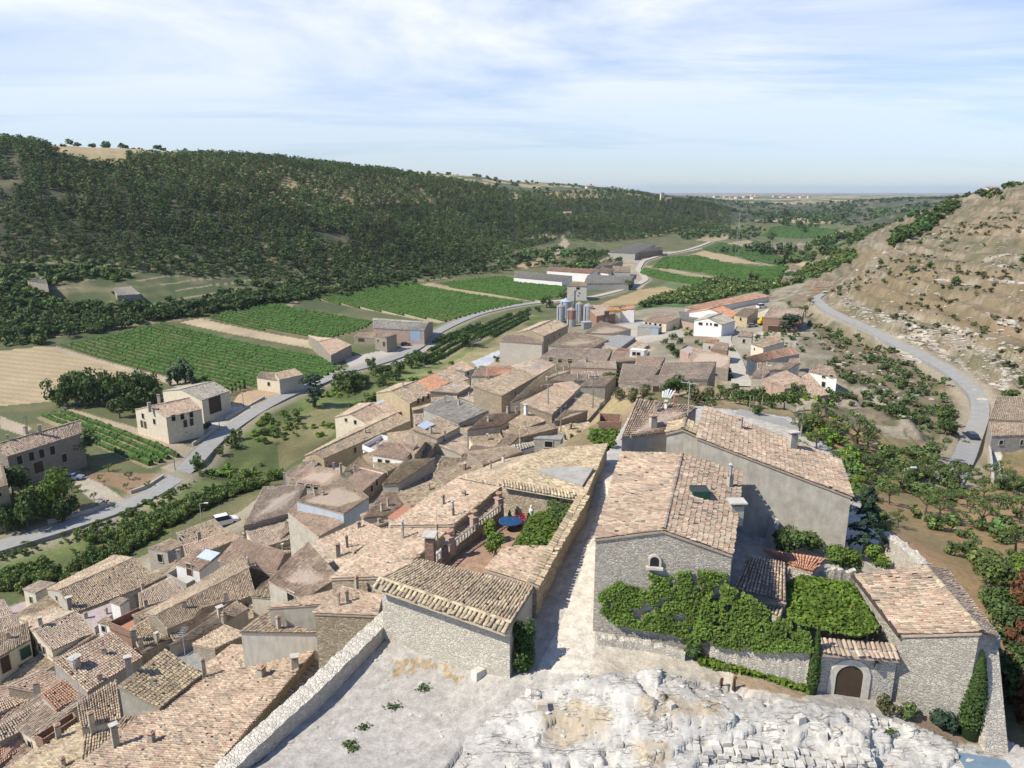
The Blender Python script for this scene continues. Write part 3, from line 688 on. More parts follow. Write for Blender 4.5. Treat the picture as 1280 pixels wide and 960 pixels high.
h('white walled stair house with a pale blue sheet over its roof corner', 'm', P1((240,375),(400,418),(540,312),(395,280)), H=49.3, rise=.7, tone='brown', wall='white', win=W(P1,(330,420),kind='door',w=.9,ht=1.8), chim=W(P1,(470,320),sky=(2.6,1.8)))
h('house with a round edged grey tan roof below the sunlit roof terrace', 'm', P1((-20,690),(300,588),(185,480),(-30,590)), dz=0, tone='grey', wall='stone', chim=W(P1,(15,690),h=.8))
h('very long house with a ridged tan roof running down to the left', 'g', P1((190,835),(780,602),(735,428),(110,745)), dz=.4, tone='tan', wall='stone', chim=W(P1,(600,655),h=1.0,w=.45)+W(P1,(295,685),h=.5), pitch=.2)
h('narrow pinkish roof behind the very long ridged roof', 'm', P1((-10,770),(340,620),(300,588),(-70,740)), dz=.0, rise=.5, tone='pink', wall='stone')
h('house with a long sunken terrace of red brown brick', 't', P1((190,875),(260,895),(490,745),(430,705)), dz=-.4, tone='brown', wall='brick')
h('house with a thin strip of roof right of the long brick terrace', 'm', P1((250,900),(665,665),(640,640),(430,700)), dz=.0, rise=.4, tone='tan', wall='cream')
h('house with a dark ribbed roof and two stubby chimneys left of the cream band', 'm', P1((420,900),(735,708),(662,655),(205,955)), dz=.0, rise=.8, tone='grey', annex=False, wall='plaster', chim=W(P1,(585,800),h=1.0,w=.4)+W(P1,(555,740),h=.6,w=.6,cap='slab'))
h('small ribbed lean to roof beside a whitewashed yard wall', 'm', P1((785,605),(925,615),(930,485),(860,520)), dz=.2, tone='yellow', wall='cream')
h('house with a pale plaster gable and a square window above the cream band house', 'm', P1((925,492),(1160,620),(1400,470),(1190,235)), H=33.5, tone='pink', annex=False, wall='plaster', win=W(P1,(1072,630),w=1.0,ht=1.3))
h('house with a strip of pinkish roof between the plaster gable and the cream band', 'm', P1((930,690),(1170,625),(1420,560),(1400,660)), H=33, rise=.6, tone='pink', annex=False, wall='plaster')
h('house with a pale tan roof left of the brick chimney of the ribbed roof', 'm', [(396,765),(430,735),(475,745),(470,768)], H=30.6, rise=.5, tone='pink', annex=False, wall='brownstone', chim=[(446,735,dict(h=.8,w=.3)),(434,752,dict(h=.7,w=.3)),(424,757,dict(h=.8,w=.2))])
# --- middle left (A)
h('house with a dark roof and a light plaster gable below the pale blue band', 'm', A((168,642),(310,755),(430,692),(215,600)), H=46.5, tone='brown', annex=False, wall='plaster')
h('house with a pale blue painted wall under its tan roof', 'm', A((220,582),(435,640),(552,566),(432,470)), H=44.5, tone='tan', annex=False, wall='bluewall', hw=7, chim=W(A,(335,560),h=.6,w=.5)+W(A,(295,560),h=.7,w=.3))
h('house with a tan roof over a row of small arched attic windows', 'm', A((175,490),(378,515),(430,440),(270,402)), H=51, tone='brown', wall='palestone', chim=W(A,(290,415),h=1.2)+W(A,(390,430),h=1.2)+W(A,(143,490),h=1.6,w=.4), win=W(A,(225,505),(262,511),(300,517),w=.9,ht=.9))
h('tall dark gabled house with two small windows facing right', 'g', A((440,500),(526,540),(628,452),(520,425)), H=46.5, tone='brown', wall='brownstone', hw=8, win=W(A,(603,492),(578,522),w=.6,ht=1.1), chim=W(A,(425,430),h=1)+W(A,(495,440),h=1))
h('house with a low tan roof at the left end of the arched attic row', 'm', A((145,445),(182,472),(300,402),(240,390)), H=53, rise=.7, tone='tan', wall='stone')
h('grey roofed end house of the long ochre building', 'm', A((290,402),(355,364),(312,334),(238,382)), H=54.5, rise=.9, tone='grey', wall='stone')
h('very long ochre building with a narrow tan roof and one small window', 'g', A((355,362),(750,190),(690,155),(310,335)), H=53.5, tone='tan', wall='ochre', hw=9, win=W(A,(495,330),w=.8,ht=1.2), chim=W(A,(545,235),h=.5))
h('house with a pinkish roof and a cream gable facing the green slope', 'g', A((560,195),(668,152),(592,97),(482,150)), H=58, tone='pink', wall='cream', hw=6, lowtone='tan')
h('house with a grey brown roof and dark roof panels behind the pinkish roof', 'm', A((668,155),(770,115),(690,75),(595,97)), H=57.5, tone='brown', wall='stone', chim=W(A,(625,92),sky=(3,1.2)))
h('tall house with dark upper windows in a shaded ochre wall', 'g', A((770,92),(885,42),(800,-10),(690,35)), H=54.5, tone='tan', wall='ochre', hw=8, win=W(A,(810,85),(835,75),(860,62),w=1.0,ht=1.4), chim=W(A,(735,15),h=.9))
h('house with a plain orange new tile roof', 'm', U6((645,530),(775,470),(690,408),(530,470)), H=54, rise=1.2, tone='orange', wall='cream')
h('house with a pale beige roof beside the orange new roof', 'm', U6((775,470),(930,440),(800,365),(690,408)), H=54, rise=1.4, tone='pink', wall='cream')
h('house with a faded pinkish roof at the end of the village facing the terraced vines', 'm', U6((905,385),(970,365),(890,312),(780,360)), H=55, rise=1., tone='pink', wall='palestone', win=W(U6,(930,400),w=.8,ht=1))
h('house with a dark grey roof and a small shaded gable right of the orange roof', 'm', U6((850,545),(940,495),(880,450),(660,530)), H=51.5, rise=1., tone='grey', wall='brownstone', chim=W(U6,(825,490),sky=(1.6,1)))
h('white fronted house with a dark brown roof and three windows', 'm', A((590,352),(742,377),(798,305),(640,293)), H=43.5, tone='brown', wall='white', hw=7, win=W(A,(620,392),(658,397),w=.8,ht=1.2)+W(A,(708,405),w=.7,ht=.6), chim=W(A,(610,315),h=.7))
h('white walled terrace house behind the dark brown roof', 't', A((540,305),(625,340),(740,280),(625,258)), H=45.5, tone='pink', wall='white')
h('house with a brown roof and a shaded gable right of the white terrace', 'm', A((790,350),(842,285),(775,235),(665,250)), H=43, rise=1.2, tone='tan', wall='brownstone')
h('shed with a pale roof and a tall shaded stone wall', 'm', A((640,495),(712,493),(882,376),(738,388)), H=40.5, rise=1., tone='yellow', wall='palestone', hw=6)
h('low ruin with a roof of loose pale rubble tiles', 'm', A((450,425),(590,432),(592,358),(545,345)), H=46, rise=.8, tone='yellow', wall='stone', hw=4)
h('house with a grey glass skylight in its tan roof', 'm', A((905,268),(1010,213),(910,165),(790,225)), H=43, tone='tan', wall='palestone', chim=W(A,(850,208),sky=(3.2,1.8))+W(A,(873,245),h=1.1)+W(A,(945,255),h=.6))
h('broad house with a pale grey roof behind the skylight house', 'm', A((850,125),(1010,192),(1150,132),(960,62)), H=43.5, tone='slate', wall='cement', pitch=.15, chim=W(A,(945,95),h=1.2,w=.3)+W(A,(1015,105),h=.8))
h('house with a ribbed light tan roof and a shaded eave', 'm', A((885,478),(995,488),(1028,372),(930,367)), H=37, tone='yellow', wall='brownstone')
h('house with a wide ribbed yellow grey roof below the young tree', 'm', A((1020,405),(1240,425),(1320,330),(1088,310)), H=36, rise=1.2, tone='tan', wall='brownstone', chim=W(A,(1178,425),h=1.1,w=.25))
h('house with a pinkish gravel coloured roof beside the brown courtyard', 'm', A((545,665),(690,650),(835,540),(635,545)), H=39, rise=1., tone='pink', wall='plaster', chim=W(A,(630,635),h=.8,w=.4)+W(A,(660,610),h=.7,w=.3))
h('small sunken courtyard with a brown floor and a patch of green', 'f', A((665,662),(722,690),(802,630),(742,608)), H=37.6, tone='brown', wall='plaster')
h('house with a long low pink roof and a dark slot beside the courtyard', 'm', A((310,790),(530,690),(632,735),(470,850)), H=35.5, rise=1., tone='pink', annex=False, wall='plaster', chim=W(A,(412,860),h=1.1,w=.5)+W(A,(455,820),h=1.1,w=.3)+W(A,(515,720),h=.5))
h('house with a grey ribbed roof below the dark roof with a light gable', 'm', A((-50,700),(170,640),(240,510),(40,520)), H=50.5, tone='grey', wall='stone', chim=W(A,(330,550),h=.5))
h('house with a tan roof in front of the pale blue wall', 'm', A((170,950),(300,800),(480,850),(420,955)), H=35.5, rise=1.0, tone='grey', annex=False, wall='plaster')
h('row house with a broad pinkish roof right behind the ribbed near roof', 'm', A((400,960),(640,735),(985,700),(690,950)), H=31, rise=2.2, tone='pink', annex=False, wall='brownstone', chim=W(A,(735,765),h=.7,w=.25,cap='pipe')+W(A,(905,765),h=.9,w=.2))
h('row house with a pinkish roof next to the garden terrace', 'm', A((690,700),(875,565),(1155,555),(985,697)), H=30.5, rise=2.2, tone='pink', wall='brownstone', chim=W(A,(935,600),h=.7,w=.35)+W(A,(985,660),h=.6,w=.3,cap='pipe')+AN(A,2,(905,735)))
h('row house with a tan roof behind the stone wall of the garden terrace', 'm', A((860,572),(1030,465),(1240,500),(1155,555)), H=30.5, rise=2.0, tone='pink', wall='brownstone', chim=W(A,(1040,565),h=.4))
h('row house with a tan roof that meets the patched grey cement roof', 'm', A((1030,465),(1240,385),(1440,340),(1215,505)), H=30.2, rise=1.8, tone='tan', wall='brownstone', chim=W(A,(1235,400),h=.9,w=.35,mat='white')+W(A,(1175,430),h=.9,w=.2))
# --- centre (V6: 600,420 x6)
v = V6
h('house with a rubble pink roof and a low wall left of the young trees', 'm', v((-80,700),(150,670),(330,560),(60,590)), H=38.5, rise=1.3, tone='pink', wall='plaster', chim=W(v,(205,580),h=1)+W(v,(272,578),h=.9)+W(v,(60,640),h=.6))
h('small house with a tan roof and a dark open gable beside a round chimney', 'm', v((310,698),(482,635),(350,570),(225,645)), H=37, tone='tan', wall='brownstone', chim=W(v,(345,575),h=1.2,w=.7,mat='white',cap='slab')+W(v,(340,690),h=.9,w=.2))
h('large central house with an orange tan roof and a tall shaded side', 'm', v((540,575),(692,432),(570,370),(320,500)), H=36.5, tone='pink', wall='brownstone', pitch=.22, hw=8, chim=AN(v,5,(505,570)))
h('house with a brown gravelly roof behind the large central house', 'm', v((695,425),(750,380),(690,340),(560,360)), H=38, rise=.8, tone='brown', wall='palestone', hw=7)
h('house with a pale tan roof left of the large central house', 'm', v((245,490),(540,390),(600,340),(420,330)), H=42, rise=1.2, tone='yellow', wall='cream', pitch=.2, win=W(v,(282,462),w=.7,ht=.8), chim=W(v,(500,350),h=1.1,w=.5,cap='slab')+W(v,(463,395),h=.5))
h('tall pale plaster house with a blank wall beside the cypress', 'm', v((755,372),(935,372),(1010,300),(840,305)), H=39.5, rise=.7, tone='pink', annex=False, wall='plaster', hw=10, chim=W(v,(865,310),h=.7,w=.6,mat='white'))
h('house with a grey tile roof and a blue grey terrace behind the pale plaster house', 'm', v((500,345),(790,330),(800,285),(620,290)), H=43, rise=.8, tone='grey', wall='cement', chim=W(v,(735,315),h=1,w=.35)+W(v,(797,310),h=1.3,w=.3)+W(v,(822,320),h=1.2,w=.3))
h('house with a pale tan roof carrying five thin chimneys', 'm', v((410,340),(640,290),(760,225),(560,225)), H=47.5, rise=.8, tone='yellow', wall='cream', chim=W(v,(570,255),(628,260),(668,245),(578,295),(615,235),h=1.0,w=.4))
h('long dark walled house with a tan roof running away from the green slope', 'm', v((165,440),(410,300),(290,250),(-30,370)), H=45, tone='tan', wall='brownstone', hw=8, pitch=.2, chim=W(v,(110,305),h=1,w=.25)+W(v,(65,300),h=1.6,w=.3), win=W(v,(265,430),w=.8,ht=1.2))
h('house with a grey roof and a shaded wall under the long dark roof row', 'm', v((410,300),(580,200),(440,170),(250,225)), H=48.5, tone='grey', wall='brownstone', hw=8, pitch=.2)
h('house with an orange and tan patched roof beside the little round garden', 'm', v((60,300),(250,290),(330,240),(60,230)), H=50, rise=.9, tone='orange', wall='palestone')
h('house with a white topped wall left of the patched orange roof', 'm', v((-60,300),(60,300),(70,232),(0,225)), H=51, rise=.6, tone='pink', wall='palestone')
h('long rubble stone hall with a pinkish roof beyond the round garden', 'm', E((268,347),(462,360),(480,318),(290,316)), H=55.5, rise=1.2, tone='pink', annex=False, wall='palestone', hw=9)
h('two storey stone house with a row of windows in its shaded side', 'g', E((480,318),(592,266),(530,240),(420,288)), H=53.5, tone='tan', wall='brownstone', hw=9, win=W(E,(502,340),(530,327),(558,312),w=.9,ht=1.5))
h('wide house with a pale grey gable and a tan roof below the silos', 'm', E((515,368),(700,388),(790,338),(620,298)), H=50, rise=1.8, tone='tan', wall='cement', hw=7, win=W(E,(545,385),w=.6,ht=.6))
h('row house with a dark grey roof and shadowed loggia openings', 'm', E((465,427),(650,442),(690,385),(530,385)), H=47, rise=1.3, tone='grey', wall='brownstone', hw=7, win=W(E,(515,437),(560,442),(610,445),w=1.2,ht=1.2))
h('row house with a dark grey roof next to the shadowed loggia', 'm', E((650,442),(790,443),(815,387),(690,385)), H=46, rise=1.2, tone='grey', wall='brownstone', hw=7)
h('low house with a curved grey tile roof edged in orange', 'm', E((620,475),(835,482),(830,447),(640,443)), H=44.5, rise=.9, tone='grey', wall='pinkwall', lowtone='pink', chim=W(E,(690,450),h=.8,w=.6))
h('house with a tan roof at the foot of the dark loggia row', 'm', E((815,450),(960,440),(1000,400),(830,400)), H=45, rise=.8, tone='brown', wall='stone')
h('small white cube of a house with two windows in the village centre', 'f', E((912,388),(980,392),(995,386),(925,380)), H=42.6, tone='white', wall='white', hw=5, win=W(E,(930,408),(952,410),w=.9,ht=.9), name='white_house')
h('brown roofed house just right of the small white cube', 'm', E((940,465),(1052,472),(1080,425),(950,420)), H=42, rise=1., tone='brown', wall='stone')
h('house with a white line of lime and grey roof above the cypress', 'm', E((860,545),(985,560),(1060,475),(880,462)), H=38.5, rise=1., tone='grey', wall='stone', pitch=.2)
h('house with a dark grey stone roof near the round green tree', 'm', E((960,560),(1075,565),(1130,515),(1000,520)), H=35, rise=.7, tone='grey', wall='stone', hw=4, win=W(E,(1040,590),kind='door',w=1.2,ht=1.8))
h('house with a broad grey stone roof behind the round green tree', 'm', E((1060,530),(1290,535),(1330,450),(1090,455)), H=38, rise=1.0, tone='grey', wall='stone')
h('stone box house with one red brick opening near the dry slope', 'f', v((410,765),(600,775),(620,745),(450,750)), H=32, tone='tan', wall='greystone', hw=5, win=W(v,(515,812),w=1.0,ht=.8))
h('low house with a roof edge of red tiles and an open dark attic', 'm', v((310,755),(575,690),(540,660),(300,700)), H=34.5, rise=.6, tone='tan', wall='stone')
h('house with a tan rubble roof right of the shaded central wall', 'm', v((560,640),(720,610),(800,560),(640,560)), H=34.5, rise=.8, tone='tan', wall='stone')
h('shed with a white lean to sheet near the young trees', 'm', v((250,870),(410,820),(390,800),(240,820)), H=33.5, rise=.3, tone='slate', wall='white', hw=4)
h('house with a ribbed grey tan roof left of the white lean to sheet', 'm', v((-80,870),(30,960),(300,870),(230,830)), H=34, rise=.8, tone='tan', wall='stone')
h('small brick walled terrace above the green arbour beside the pale rubble roof', 't', v((890,645),(1055,650),(1062,590),(895,580)), H=24, tone='brown', wall='brick', hw=3, grow=1)
# --- right part of the village (I)
i = I
WH = dict(name='white_house')
h('white house with a grey roof and four dark windows in its front', 'G', i((500,322),(575,300),(430,262),(345,300)), H=46.5, rise=1.6, tone='slate', wall='white', hw=5.0, win=W(i,(373,318),(468,326),w=1.6,ht=.9)+W(i,(413,320),(437,321),w=.7,ht=.8), **WH)
h('long low white row of houses under red roofs beside the reeds', 'm', i((380,232),(775,152),(700,130),(300,212)), H=52.5, rise=1.6, tone='red', wall='white', hw=3.1, **WH)
h('white house with an orange roof behind the white house with four windows', 'g', i((558,276),(602,250),(500,210),(440,230)), H=49, tone='orange', wall='white', hw=4.3, **WH)
h('ochre house with a flat top beside the yellow digger', 'm', i((585,264),(660,278),(722,226),(640,224)), H=48, rise=.6, tone='yellow', wall='ochre', hw=4.3, name='ochre_house', win=W(i,(620,290),w=.9,ht=1.2))
h('red brick house with a hipped pink roof behind the dark fir', 'm', i((770,278),(985,290),(1003,232),(812,212)), H=46, rise=2.2, tone='pink', wall='brick', hw=5.0, name='brick_house', win=W(i,(830,350),kind='door',w=5,ht=2.2))
h('grey warehouse with a wide flat roof in the middle of the village', 'm', i((245,292),(345,312),(408,262),(240,240)), H=51, rise=.6, tone='slate', wall='pinkwall', hw=3.1, name='warehouse', cat='warehouse')
h('cream house with a brown roof and four small windows in a row', 'm', i((25,300),(160,314),(242,277),(100,257)), H=51, rise=1.2, tone='brown', wall='cream', hw=4.3, win=W(i,(38,316),(62,319),(95,322),(125,326),w=.9,ht=.9))
h('grey shed with a pale blue garage door in the village centre', 'f', i((-10,335),(110,345),(130,335),(20,318)), H=51.5, tone='grey', wall='cement', hw=3.1, name='garage', cat='garage', win=W(i,(90,362),**GT))
h('house with two brown roof slopes over a lit stone wall', 'm', i((300,570),(535,592),(545,520),(330,470)), H=41.5, tone='brown', wall='stone', hw=3.7, pitch=.3, win=W(i,(375,580),(408,588),w=.8,ht=.5)+W(i,(470,632),w=.6,ht=.6), chim=W(i,(400,515),sky=(3,.6)))
h('roofless red brick house standing beside the steep concrete street', 'm', i((440,470),(535,480),(545,440),(470,430)), H=41, rise=.5, tone='brown', wall='brick', hw=3.7, name='brick_house', win=W(i,(410,470),w=2.2,ht=1.2))
h('low ruin of pink brick walls left of the roofless brick house', 'f', i((250,480),(300,500),(340,470),(300,458)), H=41.5, tone='pink', wall='pinkwall', hw=3.1, name='ruined_house', cat='ruin')
h('house with a straight red roof and a white gable with a blue door', 'm', i((722,550),(968,502),(922,460),(672,520)), H=41.5, rise=1.6, tone='red', wall='palestone', hw=4.3, win=W(i,(683,585),kind='gate',w=1.8,ht=2.4))
h('house with a tan roof and a cream wall above the straight red roof', 'm', i((692,440),(762,464),(882,428),(820,405)), H=43, rise=1.1, tone='tan', wall='cream', hw=3.7)
h('house with a low grey tan roof below the straight red roof', 'm', i((735,605),(905,600),(968,560),(730,560)), H=40.5, rise=.9, tone='tan', wall='palestone', hw=3.1, chim=W(i,(780,580),h=.8))
h('white house wall with a pinkish roof on the slope below the road', 'm', i((1045,612),(1205,648),(1180,590),(1075,562)), H=42, rise=1.0, tone='pink', wall='white', hw=3.7, win=W(i,(1132,642),(1178,642),w=.9,ht=.7)+W(i,(1130,692),w=.9,ht=1.2), **WH)
h('house with a broad brown roof at the foot of the slope above the orchard', 'm', i((762,660),(895,715),(1040,685),(900,610)), H=40.5, rise=1.2, tone='brown', wall='pinkwall', hw=3.7, pitch=.2)
h('house with a bricked up end wall above the orchard bushes', 'm', i((895,718),(1045,692),(1030,655),(890,690)), H=40, rise=.5, tone='brown', wall='pinkwall', hw=3.7, win=W(i,(995,738),w=1.4,ht=.9))
h('house with a steep brown roof side facing the rocky slope', 'm', i((1055,768),(1152,748),(1042,628),(1000,650)), H=40.2, rise=1.6, tone='brown', wall='stone', hw=3.1)
h('small lean to of pale walls above the steep street', 'm', i((690,645),(760,650),(800,610),(720,600)), H=40.5, rise=.6, tone='pink', wall='palestone', hw=3.1)
h('long pinkish brick shed beside the start of the hill road', 'm', i((1075,90),(1185,100),(1200,62),(1085,58)), H=50.5, rise=1.4, tone='pink', wall='brick', hw=2.5, name='brick_shed', cat='shed')
h('small grey shed among the reeds beyond the white row', 'm', i((870,60),(935,65),(955,30),(890,25)), H=57, rise=1.2, tone='tan', wall='stone', hw=2.5, name='stone_shed', cat='shed')
h('patched tan house at the top of the steep concrete street', 'm', i((600,395),(690,400),(700,365),(620,358)), H=44.5, rise=.9, tone='pink', wall='palestone', hw=4, grow=1)
h('small house with a reddish roof behind the cream house above the red roof', 'm', i((770,425),(870,418),(850,392),(770,398)), H=44, rise=.8, tone='red', wall='palestone', hw=3.5, grow=1)
h('small house with a faded roof right of the straight red roof', 'm', i((905,565),(985,560),(985,532),(925,530)), H=42, rise=.8, tone='pink', wall='cream', hw=4, grow=1)
h('little pinkish house between the red row and the grey warehouse', 'm', i((265,255),(345,262),(385,240),(300,232)), H=52, rise=.8, tone='red', wall='white', hw=3.5, grow=1)
h('low house with a reddish roof below the white house with four windows', 'm', i((385,430),(470,440),(490,415),(410,408)), H=43.5, rise=.8, tone='red', wall='palestone', hw=3.5, grow=1)
# --- houses at the right edge
h('house at the right edge with a stepped tan roof above the hill road', 'm', HH((1115,492),(1330,500),(1330,392),(1150,385)), H=44.5, rise=1.2, tone='tan', wall='plaster', hw=5)
h('house at the right edge with a grey rendered wall below its tan roof', 'm', HH((1128,577),(1330,570),(1330,492),(1118,492)), H=46, rise=1.2, tone='pink', wall='cement', hw=5)
# --- village centre beside the silos (E)
h('stone house with small dark windows behind the silos', 'm', E((600,70),(690,72),(690,52),(615,52)), H=52.5, rise=1., tone='tan', wall='palestone', hw=7, name='mill_tower', cat='tower', win=W(E,(650,82),w=2,ht=1.2)+W(E,(655,112),w=1.4,ht=2))
h('long house with a brown roof just right of the silos', 'm', E((745,218),(830,206),(800,170),(690,165)), H=56, rise=1.4, tone='brown', wall='brick', hw=6)
h('white house with an orange hipped roof near the silos', 'm', E((865,185),(930,187),(935,170),(885,163)), H=54.5, rise=1.2, tone='orange', wall='white', hw=7, name='white_house')
h('small house with an orange roof left of the orange hipped roof', 'm', E((800,195),(860,195),(850,178),(800,178)), H=55, rise=.9, tone='orange', wall='cream', hw=5)
h('pale house with a dented tan roof below the orange crane', 'm', E((690,305),(830,312),(905,285),(765,248)), H=50.5, rise=1.4, tone='tan', wall='palestone', hw=6)
h('grey walled yard house between the cream house and the white cube', 'f', E((750,345),(860,375),(930,325),(850,315)), H=49, tone='grey', wall='cement', hw=5)
h('house with a brown roof beside the concrete yard above the white cube', 'm', E((830,405),(905,412),(915,385),(850,380)), H=46.5, rise=.6, tone='red', wall='stone', hw=5)
# --- valley farms
d = D4
h('white farmhouse with a brown hipped roof and a porch beside the valley road', 'G', d((832,325),(995,285),(895,247),(690,288)), H=57.5, rise=2.0, tone='brown', wall='cream', hw=7, name='farmhouse', cat='farmhouse', win=W(d,(867,330),(911,322),(956,312),w=1.0,ht=1.6)+W(d,(715,320),(772,348),w=1.0,ht=1.4)+W(d,(710,360),(727,365),(926,358),(958,350),kind='door',w=1.0,ht=2.0), chim=W(d,(748,285),h=1.6,w=.9)+W(d,(795,245),h=1.6,w=.8))
h('cream warehouse with a grey gabled roof and a big yellow door', 'G', d((1008,238),(1136,195),(1000,160),(828,195)), H=58, rise=1.8, tone='slate', wall='cream', hw=7, name='warehouse', cat='warehouse', win=W(d,(1075,262),kind='door',w=4.6,ht=5))
h('long stone farmhouse with a pinkish roof and balconied windows at the left edge', 'g', d((50,515),(395,405),(385,350),(-20,465)), H=56.5, tone='pink', wall='stone', hw=9, rise=2., name='farmhouse', cat='farmhouse', win=W(d,(98,540),(157,522),(208,508),(262,492),(322,530),w=1.2,ht=2.0)+W(d,(193,575),kind='door',w=2.2,ht=2.6)+W(d,(320,590),w=1.1,ht=1.4), chim=W(d,(130,405),h=1.4,w=.9)+W(d,(200,390),h=1,w=.8)+W(d,(40,440),h=1,w=.6))
h('ochre house corner cut off by the left edge under the pine trees', 'm', d((-60,690),(35,660),(10,560),(-60,530)), H=57, rise=1.4, tone='tan', wall='ochre', hw=7)
h('small pale house with two roofs beside the dark poplar', 'm', [(322,472),(352,476),(345,466),(326,465)], H=59.5, rise=.8, tone='tan', wall='cream', hw=4, name='farmhouse', cat='farmhouse', win=[(336,480,dict(w=1,ht=1.2))])
h('pinkish roofed house joined to the small pale farmhouse', 'm', [(350,474),(378,468),(368,461),(345,466)], H=58.5, rise=1, tone='pink', wall='palestone', hw=5, name='farmhouse', cat='farmhouse')
h('long barn with a grey roof and a pale blue sliding door', 'g', U6((235,60),(585,78),(615,22),(235,0)), H=57.5, rise=1.6, tone='slate', wall='pinkwall', hw=6, name='barn', cat='barn', win=W(U6,(533,115),kind='gate',w=5,ht=5))
h('two storey stone farmhouse in front of the long barn', 'm', U6((235,120),(318,132),(388,105),(285,92)), H=58, rise=.8, tone='tan', wall='stone', hw=6, name='farmhouse', cat='farmhouse', win=W(U6,(300,180),kind='door',w=1.4,ht=2)+W(U6,(255,155),w=.8,ht=.9))
h('low porch house with a brown roof left of the stone farmhouse', 'm', U6((80,125),(235,135),(230,98),(110,97)), H=60.5, rise=.8, tone='brown', wall='stone', hw=3.5, name='farm_shed', cat='shed', win=W(U6,(130,150),kind='door',w=3,ht=1.6))
h('brown roofed stone barn between the two big vineyards', 'g', T2((42,728),(112,692),(60,670),(0,682)), H=59.5, rise=1.2, tone='brown', wall='stone', hw=5, name='barn', cat='barn')
h('ruined stone shed with a pale roof on the terraced slope', 'm', [(145,370),(178,368),(165,357),(140,360)], H=49.5, rise=1, tone='slate', wall='stone', hw=1.6, grow=.9, name='ruined_shed', cat='shed')
h('low farm hut on the terraced slope at the far left', 'm', [(32,352),(62,356),(56,342),(35,341)], H=44, rise=1, tone='slate', wall='stone', hw=1.6, grow=.85, name='farm_hut', cat='shed')
h('very long low poultry shed with a grey roof behind the vineyard', 'm', T2((735,440),(900,455),(935,435),(740,418)), H=61, rise=1.2, tone='slate', wall='white', hw=4, name='farm_shed', cat='shed', win=())
h('white farm shed with a dark red roof', 'm', T2((858,415),(1005,425),(1035,410),(870,402)), H=59, rise=1.4, tone='red', wall='white', hw=6, name='farm_shed', cat='shed')
h('grey farm shed in front of the dark red roofed shed', 'm', T2((995,462),(1150,462),(1170,435),(1010,432)), H=60, rise=1., tone='slate', wall='cement', hw=5, name='farm_shed', cat='shed')
h('small white farm shed right of the dark red roof', 'm', T2((1035,420),(1080,425),(1100,410),(1060,402)), H=60, rise=.8, tone='tan', wall='white', hw=5, name='farm_shed', cat='shed')
h('tan roofed farm shed beside the bend of the farm road', 'm', T2((1100,418),(1160,420),(1160,400),(1100,398)), H=60, rise=1., tone='tan', wall='cement', hw=5, name='farm_shed', cat='shed')
h('brown roofed farm shed above the cluster of sheds', 'm', T2((1030,405),(1100,392),(1130,380),(1060,385)), H=60, rise=1., tone='brown', wall='stone', hw=5, name='farm_shed', cat='shed')
h('long grey livestock hall by the foot of the wooded hill', 'm', T2((1088,345),(1180,350),(1250,318),(1190,312)), H=61, rise=1.2, tone='slate', wall='cement', hw=5, name='livestock_hall', cat='shed')
h('second livestock hall with a dark front and brown end wall', 'm', T2((1170,350),(1280,338),(1280,325),(1210,330)), H=61.5, rise=1.2, tone='slate', wall='brick', hw=5, name='livestock_hall', cat='shed')

fill_annexes()
terrain_init()
ROADS = []
def road_px(px, w): 
    L = hitline(px)
    # smooth the line in plan
    d = np.r_[0, np.cumsum(np.linalg.norm(np.diff(L[:, :2], axis=0), axis=1))]; n = max(8, int(d[-1]/4)); t = np.linspace(0, d[-1], n)
    X = np.interp(t, d, L[:, 0]); Y = np.interp(t, d, L[:, 1])
    for _ in range(6):
        X[1:-1] = (X[:-2]+2*X[1:-1]+X[2:])/4; Y[1:-1] = (Y[:-2]+2*Y[1:-1]+Y[2:])/4
    P = np.stack([X, Y], 1); FLATS.append((P, w/2)); ROADS.append((P, w)); return P
RD = {}
RD['valley_road'] = road_px([(-60,702),(0,684),(40,673),(75,663),(112,652),(150,639),(178,627),(207,611),(228,594),(248,571),(270,548),(296,529),(322,513),(360,493),(400,478),(440,463),(480,452),(513,440),(533,427),(545,416),(567,405),(600,392),(633,384.5),(663,379.5),(682,378)], 4.8)
RD['farm_road'] = road_px([(663,379.5),(700,376),(729,374),(765,366),(791,359),(808,350),(797,337),(803,327),(829,319),(862,312),(888,303)], 4.5)
RD['hill_road'] = road_px([(1186,606),(1204,576),(1214,548),(1227,520),(1226,500),(1212,484),(1180,461),(1140,440),(1100,419),(1060,402),(1030,388),(1017,375),(1030,369)], 3.6)
RD['village_street'] = road_px([(930,484),(925,474),(919,455),(912,440),(904,424),(914,408)], 4.5)
RD['back_lane'] = road_px([(925,513),(945,517),(968,523),(990,530),(1012,536)], 3.5)
#RD['far_road'] = road_px([(1098,302),(1095,294),(1089,285),(1086,279)], 7)
#RD['hill_track'] = road_px([(1091,333),(1102,322),(1120,314)], 9)
#RD['slope_track'] = road_px([(1184,470),(1182,500)], 3)
# ------------------------------------------------------------------ vegetation
LM = {'pine': leafmat('pine_leaf', (.070, .112, .036), .25), 'oak': leafmat('oak_leaf', (.066, .112, .034), .25), 'bright': leafmat('bright_leaf', (.105, .175, .035), .3), 'olive': leafmat('olive_leaf', (.095, .145, .05), .3),
      'reed': leafmat('reed_leaf', (.085, .135, .042), .3), 'cypress': leafmat('cypress_leaf', (.045, .085, .022), .25), 'blue': leafmat('conifer_leaf', (.035, .07, .045), .2), 'vine': leafmat('vine_leaf', (.055, .12, .022), .15), 'rust': leafmat('rusty_leaf', (.12, .06, .03), .3),
      'dry': leafmat('dry_scrub', (.105, .115, .052), .1), 'ivy': leafmat('ivy_leaf', (.105, .17, .03), .0), 'purple': leafmat('plum_leaf', (.06, .03, .04), .2)}
